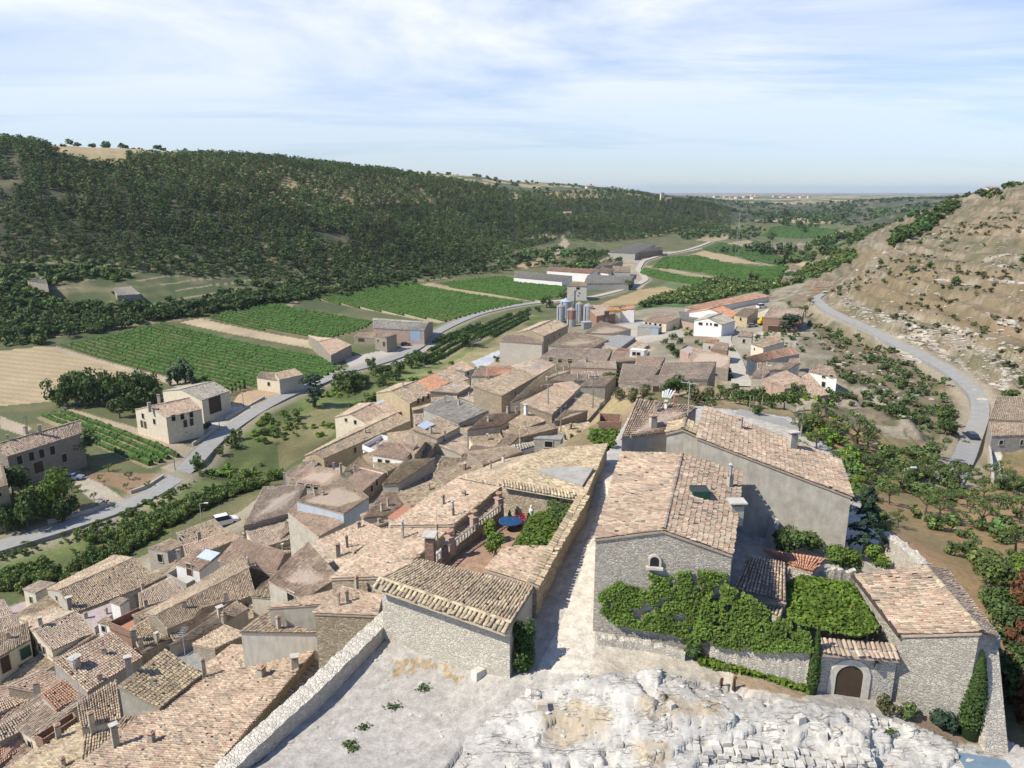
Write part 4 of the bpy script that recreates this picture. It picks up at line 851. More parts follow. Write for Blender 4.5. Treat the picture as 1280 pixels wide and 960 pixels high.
def leaves(pts, size, rng, nrm=None, tint=None, asp=.7):
    """one bent quad per point -> V,F,T"""
    n = len(pts); a = rng.normal(size=(n, 3)) if nrm is None else nrm+rng.normal(size=(n, 3))*.42
    a /= np.linalg.norm(a, axis=1)[:, None]
    b = np.cross(a, rng.normal(size=(n, 3))); b /= np.linalg.norm(b, axis=1)[:, None]; c = np.cross(a, b)
    s = (size*rng.uniform(.6, 1.4, n))[:, None]
    V = np.stack([pts-b*s-c*s*asp*.4, pts+c*s*asp*-.9+b*s*.1, pts+b*s+c*s*asp*.3, pts+c*s*asp], 1).reshape(-1, 3)
    Fq = np.arange(4*n).reshape(n, 4)
    T = np.repeat(rng.uniform(.62, 1.45, n)[:, None], 3, 1)*np.array([[1, 1, 1]])
    T[:, 0] *= rng.uniform(.85, 1.25, n)
    if tint is not None: T = T*tint
    return V, Fq, T
def lobes(n, lob, rng):
    """points on/in ellipsoid lobes (x,y,z,rx,ry,rz), and outward normals; clump tint per lobe"""
    w = np.array([l[3]*l[4]*l[5] for l in lob])**.67; k = rng.choice(len(lob), n, p=w/w.sum()); L = np.array(lob)[k]
    d = rng.normal(size=(n, 3)); d /= np.linalg.norm(d, axis=1)[:, None]; r = rng.uniform(.55, 1.05, n)[:, None]
    ct = rng.uniform(.75, 1.3, len(lob))[k][:, None]
    return L[:, :3]+d*L[:, 3:]*r, d, ct
PROTO = {}
def proto(kind, i, nl):
    key = (kind, i, nl)
    if key in PROTO: return PROTO[key]
    rng = np.random.default_rng(abs(hash(key)) % 2**31 if False else (sum(map(ord, kind))*131+i*17+nl))
    tr = MB(); lob = []
    if kind == 'pine':
        tr.tube((0, 0, -.05), (.02, 0, .8), .022, .008, 5)
        for k in range(10):
            z = .3+.62*k/9; R = .26*math.sqrt(max(.02, 1-((z-.55)/.47)**2))*rng.uniform(.3, 1.0); a = rng.uniform(0, 6.28); q = .19*(1.15-.5*z)*rng.uniform(.8, 1.2); lob.append((math.cos(a)*R, math.sin(a)*R, z, q, q, q*.8))
            tr.tube((0, 0, z-.1), (math.cos(a)*R, math.sin(a)*R, z), .008, .003, 3)
    elif kind in ('oak', 'broad'):
        tr.tube((0, 0, -.05), (0, .02, .45), .04, .02, 5)
        for k in range(8):
            z = rng.uniform(.35, .85); R = rng.uniform(.05, .3)*math.sqrt(max(.1, 1-((z-.55)/.5)**2)); a = rng.uniform(0, 6.28); lob.append((math.cos(a)*R, math.sin(a)*R, z, rng.uniform(.13, .22), rng.uniform(.13, .22), rng.uniform(.1, .16)))
            tr.tube((0, 0, .3), (math.cos(a)*R, math.sin(a)*R, z), .014, .004, 3)
    elif kind == 'bush':
        tr.tube((0, 0, -.1), (0, 0, .3), .04, .02, 4)
        for k in range(7):
            a = rng.uniform(0, 6.28); R = rng.uniform(.1, .4); z = rng.uniform(.25, .75); lob.append((math.cos(a)*R, math.sin(a)*R, z, rng.uniform(.2, .32), rng.uniform(.2, .32), rng.uniform(.18, .28)))
    elif kind == 'olive':
        tr.tube((0, 0, -.05), (.03, .02, .38), .045, .03, 5)
        for k in range(7):
            a = k*.9+rng.uniform(0, .6); R = rng.uniform(.18, .42); z = rng.uniform(.5, .9); lob.append((math.cos(a)*R, math.sin(a)*R, z, rng.uniform(.11, .19), rng.uniform(.11, .19), rng.uniform(.09, .14)))
            tr.tube((.03, .02, .36), (math.cos(a)*R, math.sin(a)*R, z), .02, .006, 4)
    elif kind == 'poplar':
        tr.tube((0, 0, -.05), (0, 0, .7), .03, .01, 5)
        for k in range(9): z = rng.uniform(.15, .93); lob.append((rng.normal(0, .04), rng.normal(0, .04), z, .1, .1, .12))
    ls = {'pine': .034, 'oak': .045, 'broad': .045, 'bush': .07, 'olive': .04, 'poplar': .035}[kind]*math.sqrt(300/nl)*1.15
    p, d, ct = lobes(nl, lob, rng); V, Fq, T = leaves(p, ls, rng, d*.95+np.array([0, 0, .15]), ct)
    cr = MB(); cr.add(V, Fq, T)
    PROTO[key] = (tr, cr, {}); return PROTO[key]
def tree(kind, leaf, p, hgt, label, cat, name, group=None, nl=300, var=3, single=False, wid=1.0):
    i = random.randrange(var); tr, cr, cache = proto(kind, i, nl)
    if 't' not in cache: cache['t'] = tr.mesh('trunk', M['bark'])
    if ('c', leaf) not in cache: cache[('c', leaf)] = cr.mesh('crown', LM[leaf])
    rz = random.uniform(0, 6.28); w = wid*random.uniform(.85, 1.15)
    if single:
        if ('s', leaf) not in cache:
            m_ = MB()
            for src, k in ((tr, 0), (cr, 1)):
                for q in src.F: pass
            me = cr.mesh('crown', LM[leaf]); cache[('s', leaf)] = me
        o = bpy.data.objects.new(name, cache[('s', leaf)]); C.objects.link(o); o.location = p; o.scale = (hgt*w, hgt*w, hgt); o.rotation_euler = (0, 0, rz)
        return tag(o, label, cat, group)
    r = thing(name, label, cat, p, group); r.scale = (hgt*w, hgt*w, hgt); r.rotation_euler = (0, 0, rz)
    for nm, me in (('trunk', cache['t']), ('crown', cache[('c', leaf)])):
        o = bpy.data.objects.new(nm, me); C.objects.link(o); o.parent = r
    return r
def merged(name, kind, leaf, items, label, nl, cat='trees'):
    """items: (x,y,z,height,width) -> ONE object of kind stuff"""
    rng = np.random.default_rng(3); VV = []; FF = []; TT = []; o = 0
    for (x, y, z, hg, wd) in items:
        k = int(rng.integers(4)); _, cr, _ = proto(kind, k, nl); V = np.vstack(cr.V); T = np.vstack(cr.Tq[4]); a = rng.uniform(0, 6.28); c, s = math.cos(a), math.sin(a)
        V = np.stack([(V[:, 0]*c-V[:, 1]*s)*hg*wd+x, (V[:, 0]*s+V[:, 1]*c)*hg*wd+y, V[:, 2]*hg+z], 1)
        VV.append(V); FF.append(np.vstack(cr.F[4])+o); o += len(V); TT.append(T*rng.uniform(.7, 1.3)*float(1+.6*fbm(np.array([x/55.]), np.array([y/55.]), 3, 17)[0])*np.array([[rng.uniform(.8, 1.2), 1, 1]]))
    m_ = MB(); m_.add(np.vstack(VV), np.vstack(FF), np.vstack(TT)); ob = m_.build(name, LM[leaf]); ob['label'] = label; ob['category'] = cat
    return stuff(ob)
def cloud_plant(name, label, cat, loc, pts, nrm, size, leaf, group=None, tint=None, part='foliage', stem=True):
    V, Fq, T = leaves(np.array(pts), size, RNG, nrm, tint); m_ = MB(); m_.add(V, Fq, T)
    r = thing(name, label, cat, loc, group); m_.build(part, LM[leaf], r)
    if stem:
        q = np.array(pts); c_ = np.array(loc, float)
        for k in range(4):
            t_ = q[RNG.integers(len(q))]; b = MB(); b.tube(c_+RNG.normal(0, .15, 3)*[1, 1, 0], t_, .05, .02, 5); b.build('stem', M['bark'], r)
    return r
def poly_px_sample(px, n):
    P = np.array(px, float); lo, hi = P.min(0), P.max(0); out = np.zeros((0, 2))
    while len(out) < n:
        q = RNG.uniform(lo, hi, (n*3, 2)); out = np.vstack([out, q[in_poly(q[:, 0], q[:, 1], P)]])
    return out[:n]
def ivy(label, px, a, b, n, size=.13, name='ivy', depth=.35, leaf='ivy', keep=None):
    q = poly_px_sample(px, n); pts = []; ns = []
    nz = fbm(q[:, 0]/14, q[:, 1]/14, 3, 77)
    for (u, v), z in zip(q, nz):
        if z < -.28: continue
        p, nn, _ = on_plane(u, v, a, b, 0); pts.append(p+nn*RNG.uniform(.03, depth)); ns.append(nn*.9+np.array([0, 0, .8]))
    pts = np.array(pts); base = pts[np.argmin(pts[:, 2])]
    tn = (1+.5*fbm(pts[:, 0]/.8, (pts[:, 2]+pts[:, 1])/.8, 3, 19))[:, None]*np.array([[1, 1, 1]])
    return cloud_plant(name, label, 'plant', base, pts, np.array(ns), size, leaf, tint=tn, stem=False)
# ------------------------------------------------------------------ the castle plateau: near houses, garden, gate, barn
s = house('nearest house with a big ribbed tan roof and pale stone wall facing the gravel', 'm', [(521,700),(668,734),(639,780),(474,724)], H=23.0, rise=.5, tone='yellow', wall='palestone', hw=3.6, chim=[], gpt=False)
near_house = s
roof = [o for o in s.children if o.name.startswith('roof')][0]
mb = MB(); f0 = pt(474, 724, 22.5); f1 = pt(639, 780, 22.5); dn = (f1-f0); nn = np.array([dn[1], -dn[0], 0]); nn /= np.linalg.norm(nn)
if nn[1] > 0: nn = -nn
tile_slope(mb, f0+nn*.62+[0, 0, -.2], f1+nn*.62+[0, 0, -.2], f1+[0, 0, .12], f0+[0, 0, .12], 'yellow', .3, under=True); ridge_tiles(mb, f0+[0, 0, .1], f1+[0, 0, .1], 'yellow', .25)
mb.build('eave_tiles', M['tile'], s)
chb = pt(538, 692, 22.9); chimney(roof, chb, 1.15, .85, 'brick', 'slab'); chimney(roof, chb+[.9, .5, 0], .3, .5, 'brick', 'tile')
house('garden house with a patched grey cement and tan tiled roof over the alley', 'm', [(626,601),(678,562),(760,555),(733,619)], H=22.9, rise=.9, tone='yellow', wall='brownstone', hw=4, gpt=False)
gh = HOUSES[-1][0]
mb = MB(); q = [pt(672,593,22.75), pt(728,612,22.2), pt(742,589,22.0), pt(690,588,22.5)]
mb.hexa([a+[0, 0, -.1] for a in q], [a+[0, 0, .36] for a in q]); mb.build('cement_patch', M['cement'], gh)
mb = MB(); f0 = pt(626,601,22.85); f1 = pt(733,619,22.05); tile_slope(mb, f0+[.1, -.5, -.2], f1+[.1, -.5, -.2], f1+[0, 0, .15], f0+[0, 0, .15], 'yellow', .3); mb.build('eave_tiles', M['tile'], gh)
house('small garden shed with a pinkish tan roof against the alley wall', 'm', [(607,712),(631,683),(689,683),(668,731)], H=23.9, rise=.7, tone='pink', wall='palestone', hw=2.2, name='garden_shed', cat='shed', gpt=False)
def wall_line(name, label, cat, pts, thick, zbot, mat, coping=None, rough=.06, n=24, parent=None, group=None, side=1):
    """free standing wall with an uneven top: pts = 3D points of the top line"""
    P = np.array(pts, float); d = np.linalg.norm(np.diff(P, axis=0), axis=1); cum = np.r_[0, np.cumsum(d)]
    t = np.linspace(0, cum[-1], n); L = np.stack([np.interp(t, cum, P[:, k]) for k in range(3)], 1)
    T = np.gradient(L, axis=0); T[:, 2] = 0; T /= np.linalg.norm(T, axis=1)[:, None]; S = np.stack([T[:, 1], -T[:, 0], np.zeros(n)], 1)*side
    V = []
    for k in range(n):
        up = RNG.normal(0, rough)
        a = L[k]+[0, 0, up]; b = L[k]+S[k]*thick+[0, 0, up+RNG.normal(0, rough*.5)]
        zb = zbot if np.isscalar(zbot) else zbot(L[k])
        V += [[a[0], a[1], zb], a, (a+b)/2+[0, 0, rough*.6], b, [b[0], b[1], zb]]
    V = np.array(V); V[:, :2] += RNG.normal(0, rough*.35, (len(V), 2))
    F = [[k*5+j, (k+1)*5+j, (k+1)*5+j+1, k*5+j+1] for k in range(n-1) for j in range(4)]
    e = (n-1)*5; F += [[0, 1, 3, 4], [e, e+4, e+3, e+1]]
    root = thing(name, label, cat, L[n//2]-[0, 0, 1.5], group)
    mb = MB(); mb.add(V, F); mb.build('masonry', M[mat], root)
    if coping:
        c = MB(); tile_slope(c, P[0]-S[0]*.12+[0, 0, .05], P[-1]-S[-1]*.12+[0, 0, .05], P[-1]+S[-1]*(thick+.15)+[0, 0, .22], P[0]+S[0]*(thick+.15)+[0, 0, .22], coping, .3)
        c.build('coping', M['tile'], root)
    return root
pw = [pt(497,785,26.6), pt(401,881,27.2), pt(316,962,28)]; e = (pw[2]-pw[1]); pw.append(pw[2]+e*1.1)
wall_line('parapet_wall', 'thick rubble stone parapet wall running along the left of the gravel yard', 'wall', [a+[0, 0, .95] for a in pw], 1.1, -40, 'palestone', rough=.035, n=70, side=1 if True else -1)
wall_line('garden_wall', 'tall ochre stone wall with a tiled coping between the garden and the alley', 'wall', [pt(671,733,22.9), pt(734,621,22.1)], .5, -27, 'brownstone', coping='yellow', side=-1)
wall_line('garden_wall', 'ivy covered stone wall in front of the arbour beside the arched gate', 'wall', [pt(886,829,26.0)+[0, 0, 2.3], pt(940,844,26.2)+[0, 0, 2.5], pt(1020,868,26.7)+[0, 0, 2.7]], .5, -27.5, 'palestone', side=-1)
wall_line('garden_wall', 'stone wall with a flat top between the arbour and the orchard', 'wall', [pt(1100,664,23.6), pt(1152,706,23.3)], .7, -30, 'palestone', side=-1)
wall_line('garden_wall', 'low stone wall behind the arbour under the conifer', 'wall', [pt(985,712,23.6), pt(1070,714,23.6)], .4, -27, 'palestone', side=-1)
wall_line('stone_ledge', 'low pale stone ledge along the foot of the ivied house at the alley end', 'ledge', [hit(746,806)+[0, 0, .45], hit(800,813)+[0, 0, .45], hit(856,826)+[0, 0, .4]], .5, -27, 'palestone', rough=.05, side=-1)
# balustrade of the terrace
b0, b1 = pt(541,712,25), pt(630,640,25)
broot = wall_line('terrace_balustrade', 'low terrace wall with three brick pedestals carrying urns beside the tan roofs', 'balustrade', [b0+[0, 0, .35], b1+[0, 0, .35]], .3, -27, 'brownstone', rough=.02, side=-1)
for (u, v) in ((563,690),(593,664),(624,640)):
    p = pt(u, v, 24.9); m_ = MB(); m_.box(p+[0, 0, .5], (.5, .5, 1.3), .6); m_.box(p+[0, 0, 1.2], (.66, .66, .1), .6); pd = m_.build('pedestal', M['pinkwall'], broot)
    m_ = MB(); m_.lathe(p+[0, 0, 1.25], [(.12, 0), (.08, .1), (.26, .3), (.28, .42), (.2, .46), (.02, .44)], 12, (.4, .24, .17)); m_.build('urn', M['tint'], pd)
m_ = MB(); 
for k in np.linspace(.02, .98, 26):
    p = b0+(b1-b0)*k; m_.box(p+[0, 0, .6], (.08, .08, .55), .6, (.42, .38, .32))
q = np.array([0, 0, .85]); m_.tube(b0+q, b1+q, .07, None, 4, (.42, .38, .32)); m_.build('railing', M['tint'], broot)
# blue round table
p = hit(638,662)+[0, 0, .75]
t = thing('garden_table', 'round dark blue table on the terrace beside the green arbour', 'table', p-[0, 0, .75])
m_ = MB(); m_.lathe(p, [(.02, .02), (.85, .02), (.92, 0), (.92, -.05), (.85, -.07), (.02, -.07)], 32, (.025, .07, .16)); o = m_.build('tabletop', tinted('blue_top', 6, (.8, 1.2), .15), t)
for a in range(4):
    m_ = MB(); c_ = np.array([math.cos(a*1.57+.4), math.sin(a*1.57+.4), 0]); m_.tube(p+c_*.6-[0, 0, .06], p+c_*.75-[0, 0, .78], .03, None, 6, (.04, .08, .15)); m_.build('leg', M['tint'], t)
p = hit(664,656); t = thing('statue', 'slim white statue standing by the stone wall of the terrace', 'statue', p)
m_ = MB(); m_.box(p+[0, 0, .2], (.4, .4, .4), .3); m_.build('plinth', M['white'], t); m_ = MB(); m_.lathe(p+[0, 0, .4], [(.17, 0), (.14, .3), (.16, .6), (.2, .85), (.09, 1.02), (.1, 1.15), (.07, 1.27), (.01, 1.3)], 12); m_.build('figure', M['white'], t)
# right house
R_ = house('large stone house with an arched attic window and ivied front beside the alley', 'G3', [(743,673),(777,565),(852,567),(829,662),(928,590),(916,693)], H=(18.95,18.1,19.25), tone='pink', wall='greystone', hw=5.2, gpt=False, chim=[(920,640,dict(h=.5,w=.9,cap='slab')),(912,608,dict(h=.7,w=.4,cap='pipe'))])
ro = [o for o in R_.children if o.name.startswith('roof')][0]
m_ = MB(); p = pt(874,619,18.6)
for dx, dy, sx, sy in ((-.5, 0, .06, 1.0), (.5, 0, .06, 1.0), (0, -.5, 1.0, .06), (0, .5, 1.0, .06)): m_.box(p+[dx, dy, .15], (sx, sy, .62))
m_.build('roof_hatch', M['greenpaint'], ro)
m_ = MB(); m_.box(p+[0, 0, .18], (.94, .94, .52)); m_.build('hatch_opening', M['pane'], ro)
fa, fb = pt(743,673,18.95), pt(916,693,19.25)
def on_plane(u, v, a, b, off=0):
    e = (b-a)[:2]; n = np.array([e[1], -e[0]]); n /= np.linalg.norm(n)
    if n[1] > 0: n = -n
    r = ray(u, v); t = (a[:2]@n+off)/(r[:2]@n); return r*t, np.array([n[0], n[1], 0]), np.array([e[0], e[1], 0])/np.linalg.norm(e)
def arch_panel(mb, c, e, n, w, hgt, d0, d1, tint=(1, 1, 1), K=10):
    """solid with a round arched top; c = bottom centre"""
    pts = [(-w/2, 0), (w/2, 0)]+[(w/2*math.cos(a), hgt-w/2+w/2*math.sin(a)) for a in np.linspace(0, math.pi, K)]
    A_ = [c+e*x+np.array([0, 0, z])+n*d0 for x, z in pts]; B_ = [c+e*x+np.array([0, 0, z])+n*d1 for x, z in pts]; k = len(pts)
    mb.add(A_+B_, [[i, (i+1) % k, k+(i+1) % k, k+i] for i in range(k)], tint)
    for i in range(1, k-2, 1): mb.add([B_[0], B_[i], B_[i+1], B_[i+1]], [[0, 1, 2]], tint)
    mb.add([B_[0], B_[k-2], B_[k-1]], [[0, 1, 2]], tint)
def arch_ring(mb, c, e, n, w, hgt, th, d0, d1, tint=(1, 1, 1), K=12):
    pi = [(-w/2, 0)]+[(-w/2*math.cos(a), hgt-w/2+w/2*math.sin(a)) for a in np.linspace(0, math.pi, K)]+[(w/2, 0)]
    W2 = w/2+th; po = [(-W2, 0)]+[(-W2*math.cos(a), hgt-w/2+W2*math.sin(a)) for a in np.linspace(0, math.pi, K)]+[(W2, 0)]
    k = len(pi); g = lambda L, d: [c+e*x+np.array([0, 0, z])+n*d for x, z in L]
    V = g(pi, d0)+g(po, d0)+g(pi, d1)+g(po, d1)
    F = []
    for i in range(k-1): F += [[2*k+i, 2*k+i+1, 3*k+i+1, 3*k+i], [k+i, k+i+1, 3*k+i+1, 3*k+i], [i, i+1, 2*k+i+1, 2*k+i]]
    mb.add(V, F, tint)
c_, n_, e_ = on_plane(818, 708, fa, fb); n_ = -n_ if n_[1] > 0 else n_
m_ = MB(); arch_ring(m_, c_, e_, n_, .5, .6, .12, -.1, .05, (.5, .46, .4)); m_.box(c_+n_*.08-[0, 0, .06], (.95, .3, .12), math.atan2(e_[1], e_[0]), (.5, .46, .4)); wo = m_.build('window', M['tint'], R_)
m_ = MB(); arch_panel(m_, c_, e_, n_, .5, .6, -.1, .01); m_.build('pane', M['pane'], wo)
R2 = house('tall plastered building with a long tan roof behind the stone house', 'm', [(1066,621),(1050,574),(880,507),(870,546)], H=20.3, rise=3.1, tone='pink', wall='plaster', hw=6, gpt=False, chim=[(925,535,dict(h=.6,w=.4)),(990,560,dict(h=1.1,w=.7,cap='slab')),(860,515,dict(ant=2.5))])
R3 = house('building with a pale rubble tiled roof and three chimneys left of the plastered building', 'm', [(776,547),(833,541),(872,508),(795,499)], H=18.3, rise=1.3, tone='pink', wall='cement', hw=6, gpt=False, chim=[(816,536,dict(h=.9,w=.6)),(844,512,dict(h=1.1,w=.5,mat='brick')),(832,516,dict(h=.8,w=.3,mat='white',cap='slab')),(819,518,dict(h=.9,w=.3))])
house('little plastered attic house with a gabled roof between the two big roofs', 'G', [(832,541),(836,528),(877,532),(874,545)], H=17.6, rise=.45, tone='yellow', wall='plaster', hw=3, gpt=False, name='attic_house')
house('low wall like annex with a tiled top at the right end of the plastered building', 'm', [(1050,592),(1051,581),(998,562),(985,566)], H=20.6, rise=.5, tone='tan', wall='greystone', hw=5, gpt=False, name='annex')
house('small courtyard roof of pinkish tiles right of the stone house', 'm', [(916,736),(983,752),(982,704),(935,693)], H=22.9, rise=.6, tone='pink', wall='palestone', hw=2.5, gpt=False, name='courtyard_shed', cat='shed')
house('narrow tiled wall top below the small courtyard roof', 'm', [(914,742),(976,772),(981,758),(917,734)], H=23.6, rise=.25, tone='tan', wall='palestone', hw=2.5, gpt=False, name='tiled_wall', cat='wall')
house('lean to of new orange tiles beside the courtyard bushes', 'm', [(982,704),(1016,714),(1034,698),(955,686)], H=23.3, rise=.4, tone='orange', wall='palestone', hw=1.5, gpt=False, name='lean_to', cat='shed')
# barn and gate
Bn = house('stone barn with a wide ribbed tan roof and a tall cypress before its wall', 'G3', [(1125,793),(1068,718),(1157,708),(1227,790),(1183,711),(1249,798)], H=(23,21.7,22.5), tone='pink', wall='greystone', hw=4.6, gpt=False, name='stone_barn', cat='barn', lowtone='yellow')
m_ = MB(); a, b = pt(1066,719,23.05), pt(1124,795,23.05); m_.tube(a+[0, 0, -.02], b+[0, 0, -.02], .1, .1, 8, (.06, .045, .04)); m_.build('gutter', M['tint'], Bn)
m_ = MB(); p = pt(1240,800,22.7); q = pt(1238,930,28.2); m_.hexa([q+[x, y, 0] for x, y in ((-.7, -.7), (.5, -.7), (.5, .5), (-.7, .5))], [p+[x, y, -.4] for x, y in ((-.35, -.25), (.25, -.25), (.25, .4), (-.35, .4))]); m_.build('buttress', M['palestone'], Bn)
gA, gB = pt(1028,812,24.), pt(1122,820,24.2)
G = thing('arched_gate', 'arched wooden gate in a pale stone wall under a tiled coping', 'gate', (gA+gB)/2-[0, 0, 2.8])
e_ = (gB-gA); e_[2] = 0; L_ = np.linalg.norm(e_); e_ /= L_; n_ = np.array([e_[1], -e_[0], 0]); n_ = -n_ if n_[1] > 0 else n_
m_ = MB(); bb = [gA+[0, 0, -5], gB+[0, 0, -5], gB-n_*.5+[0, 0, -5], gA-n_*.5+[0, 0, -5]]; m_.hexa(bb, [np.array([x[0], x[1], -24.05]) for x in bb]); m_.build('masonry', M['palestone'], G)
m_ = MB(); tile_slope(m_, gA+n_*.3-e_*.1+[0, 0, -.02], gB+n_*.3+[0, 0, -.02], gB-n_*.6+[0, 0, .35], gA-n_*.6-e_*.1+[0, 0, .35], 'pink', .26); m_.build('coping', M['tile'], G)
c_, _, _ = on_plane(1058, 873, gA, gB)
m_ = MB(); arch_ring(m_, c_, e_, n_, 1.45, 2.1, .38, -.1, .07, (.56, .52, .44)); m_.box(c_+n_*.4-[0, 0, .08], (2.2, .7, .16), math.atan2(e_[1], e_[0]), (.56, .52, .44)); fr = m_.build('surround', M['tint'], G)
m_ = MB(); arch_panel(m_, c_, e_, n_, 1.45, 2.1, -.1, .02); 
m_.build('door_leaf', M['door'], G)
m_ = MB(); m_.box(on_plane(1095,830,gA,gB)[0]+n_*.15, (.16, .22, .4), 0, (.12, .12, .13)); m_.build('wall_lamp', M['tint'], G)
# washing line and slab in the yard of the plastered building
p0, p1 = pt(967,672,24.2), pt(1033,675,24.2)
t = thing('clothes_pole', 'horizontal metal rod on a post in front of the plastered wall', 'pole', p1)
m_ = MB(); m_.tube(p1, p1+[0, 0, .9], .05, .05, 6, (.5, .5, .5)); m_.build('post', M['tint'], t); m_ = MB(); m_.tube(p0+[0, 0, 1.2], p1+[0, 0, .9], .045, .045, 6, (.6, .6, .6)); m_.build('rod', M['tint'], t)
m_ = MB(); p = pt(965,678,24.4); m_.box(p+[0, 0, .8], (.35, 1.1, 2.2), .2, (.52, .5, .46), .7); tag(m_.build('stone_slab', M['tint'], None, p), 'upright pale slab leaning beside the shaded corner of the plastered wall', 'slab')
# street lamp in the ivy
p = pt(889,822,26.1); t = thing('street_lamp', 'grey lamp post standing among the ivy of the stone house', 'street lamp', p)
m_ = MB(); m_.tube(p, p+[.1, 0, 3.1], .07, .05, 8, (.55, .56, .56)); m_.tube(p+[.5, 0, 0], p+[.5, 0, .9], .05, .05, 8, (.55, .56, .56)); m_.build('post', M['tint'], t)
m_ = MB(); m_.lathe(p+[.1, 0, 3.1], [(.05, 0), (.22, .12), (.25, .35), (.12, .5), (.01, .52)], 12, (.18, .21, .24)); m_.build('lamp_head', M['tint'], t)
# two dark rusty posts
for (u, v, l) in ((901,860,'short rusty dark post leaning at the edge of the white rock'), (917,862,'taller rusty dark post at the edge of the white rock')):
    p = pt(u, v, 26.2); m_ = MB(); m_.box(p+[0, 0, .35], (.16, .14, .75 if 'tall' in l else .5), .5, (.09, .05, .035), .6); m_.box(p+[.04, 0, .75 if 'tall' in l else .55], (.14, .12, .16), .9, (.13, .05, .035), .7); tag(m_.build('rusty_post', M['tint'], None, p), l, 'post')
# dry stone ruins made of single stones
def ruin(label, px, Htop, hgt, thick, gr='ruined low walls on the white rock', side=-1):
    P = np.array([pt(u, v, H) for (u, v), H in zip(px, Htop)])
    t = thing('ruined_wall', label, 'wall', P[len(P)//2]-[0, 0, hgt], gr); m_ = MB()
    d = np.linalg.norm(np.diff(P, axis=0), axis=1); cum = np.r_[0, np.cumsum(d)]
    z = 0
    while z < hgt:
        ch = RNG.uniform(.09, .2); x = 0
        while x < cum[-1]:
            w = RNG.uniform(.22, .6); c = np.array([np.interp(x+w/2, cum, P[:, k]) for k in range(3)]); c2 = np.array([np.interp(x+w/2+.1, cum, P[:, k]) for k in range(3)])
            rz = math.atan2(c2[1]-c[1], c2[0]-c[0]) if x+w/2+.1 < cum[-1] else rz
            lim = hgt*(.7+.5*vnoise(np.array(x*.6), np.array(3.+hgt), 4)); sd = np.array([-math.sin(rz), math.cos(rz), 0])
            for sd_k in (-.27, .27):
                if hgt-z < lim and RNG.random() < .93:
                    g = RNG.uniform(.46, .64); m_.box(c+sd*thick*sd_k+[0, 0, -z-ch/2]+RNG.normal(0, [.05, .05, .02], 3), (w*RNG.uniform(.85, .98), thick*RNG.uniform(.42, .58), ch*.97), rz+RNG.normal(0, .10), (g, g*.95, g*.84), RNG.uniform(.82, .96))
            x += w
        z += ch
    m_.build('stones', M['rockstone'], t)
ruin('long low ruined wall of flat courses along the bottom of the rock', [(770,908),(860,916),(985,926),(1090,936)], (25.6,25.65,25.8,26.1), 1.5, .9)
ruin('short ruined wall stub standing out at the bottom of the rock', [(972,932),(997,936)], (25.9,26.0), 1.6, 1.0)
ruin('broken ledge wall below the arched gate', [(946,872),(1020,886),(1090,893),(1150,912)], (26.0,26.1,26.4,26.9), .9, .7)
ruin('stone stub at the bottom left end of the ruined walls', [(860,928),(884,932)], (26.1,26.1), 1.2, .9)
# big glazed roof light at the lower right corner
q = [pt(1188,938,27.6), pt(1258,950,27.6), pt(1292,990,27.7), pt(1222,985,27.7)]
t = thing('roof_light', 'large blue grey glazed roof light in the bottom right corner', 'skylight', q[0]-[0, 0, .4])
m_ = MB(); m_.hexa([a-[0, 0, 1.2] for a in q], [a-[0, 0, .02] for a in q], (.5, .48, .43)); m_.build('kerb', M['tint'], t)
m_ = MB(); cq = sum(q)/4; qq = [cq+(a-cq)*.93 for a in q]; m_.hexa([a-[0, 0, .01] for a in qq], [a+[0, 0, .05] for a in qq], (.15, .21, .26)); m_.build('glass', tinted('grey_glass', 2, (.85, 1.15), .12), t)
# loose blocks on the rock
for k, (u, v, s_, l) in enumerate(((678,884,.42,'tan block of stone lying alone on the white rock above the cracks'), (598,838,.5,'pale wedge of stone at the foot of the near house wall'), (625,957,.45,'grey block at the bottom edge of the white rock'), (838,893,.28,'small block left of the ruined courses'), (1030,912,.3,'rounded stone below the broken ledge wall'), (1000,900,.34,'flat stone between the two ruined walls'), (525,838,.2,'small stone on the gravel near the dry grass'))):
    p = ground(pt(u, v, 26)); m_ = MB(); m_.blob(p, s_*1.2, (.3, .3, .3), 6, 4, .1) if False else m_.box(p+[0, 0, s_*.35], (s_*1.5, s_*1.2, s_*1.1), k*.7, (.55, .47, .38) if k == 0 else (.56, .53, .47), .8); tag(m_.build('stone_block', M['rockstone'], None, p), l, 'stone')
# ------------------------------------------------------------------ the ground as one sheet, coloured by what grows on it
NA, NL = 900, 1050
aa = np.linspace(-1.04, 1.04, NA); ll = np.concatenate([np.linspace(math.log(13), math.log(420), 660), np.linspace(math.log(420), math.log(29000), NL-660+1)[1:]])
Ag, Lg = np.meshgrid(aa, ll); Yg = np.exp(Lg); Xg = Ag*Yg
Xf, Yf = Xg.ravel(), Yg.ravel(); Zf = terr(Xf, Yf)
for P, w in ROADS: pass
Wd = wildness(Xf, Yf, base_z(Xf, Yf)); av = Xf/Yf
col = np.zeros((len(Xf), 3)); rockv = np.zeros(len(Xf))
n1 = fbm(Xf/35, Yf/35, 4, 41)[:, None]; n2 = fbm(Xf/9, Yf/9, 4, 42)[:, None]; n3 = fbm(Xf/160, Yf/160, 4, 43)[:, None]
def lerp(a, b, t): return a*(1-t)+b*t
GREEN = np.array([.085, .115, .04]); OLIVE = np.array([.12, .118, .055]); TAN = np.array([.29, .215, .12]); DARK = np.array([.05, .055, .028]); PALE = np.array([.46, .40, .30]); DRYG = np.array([.20, .165, .085])
col[:] = lerp(lerp(GREEN, OLIVE, np.clip(.5+n1, 0, 1)), DRYG, np.clip(n2*1.3+.1, 0, 1))
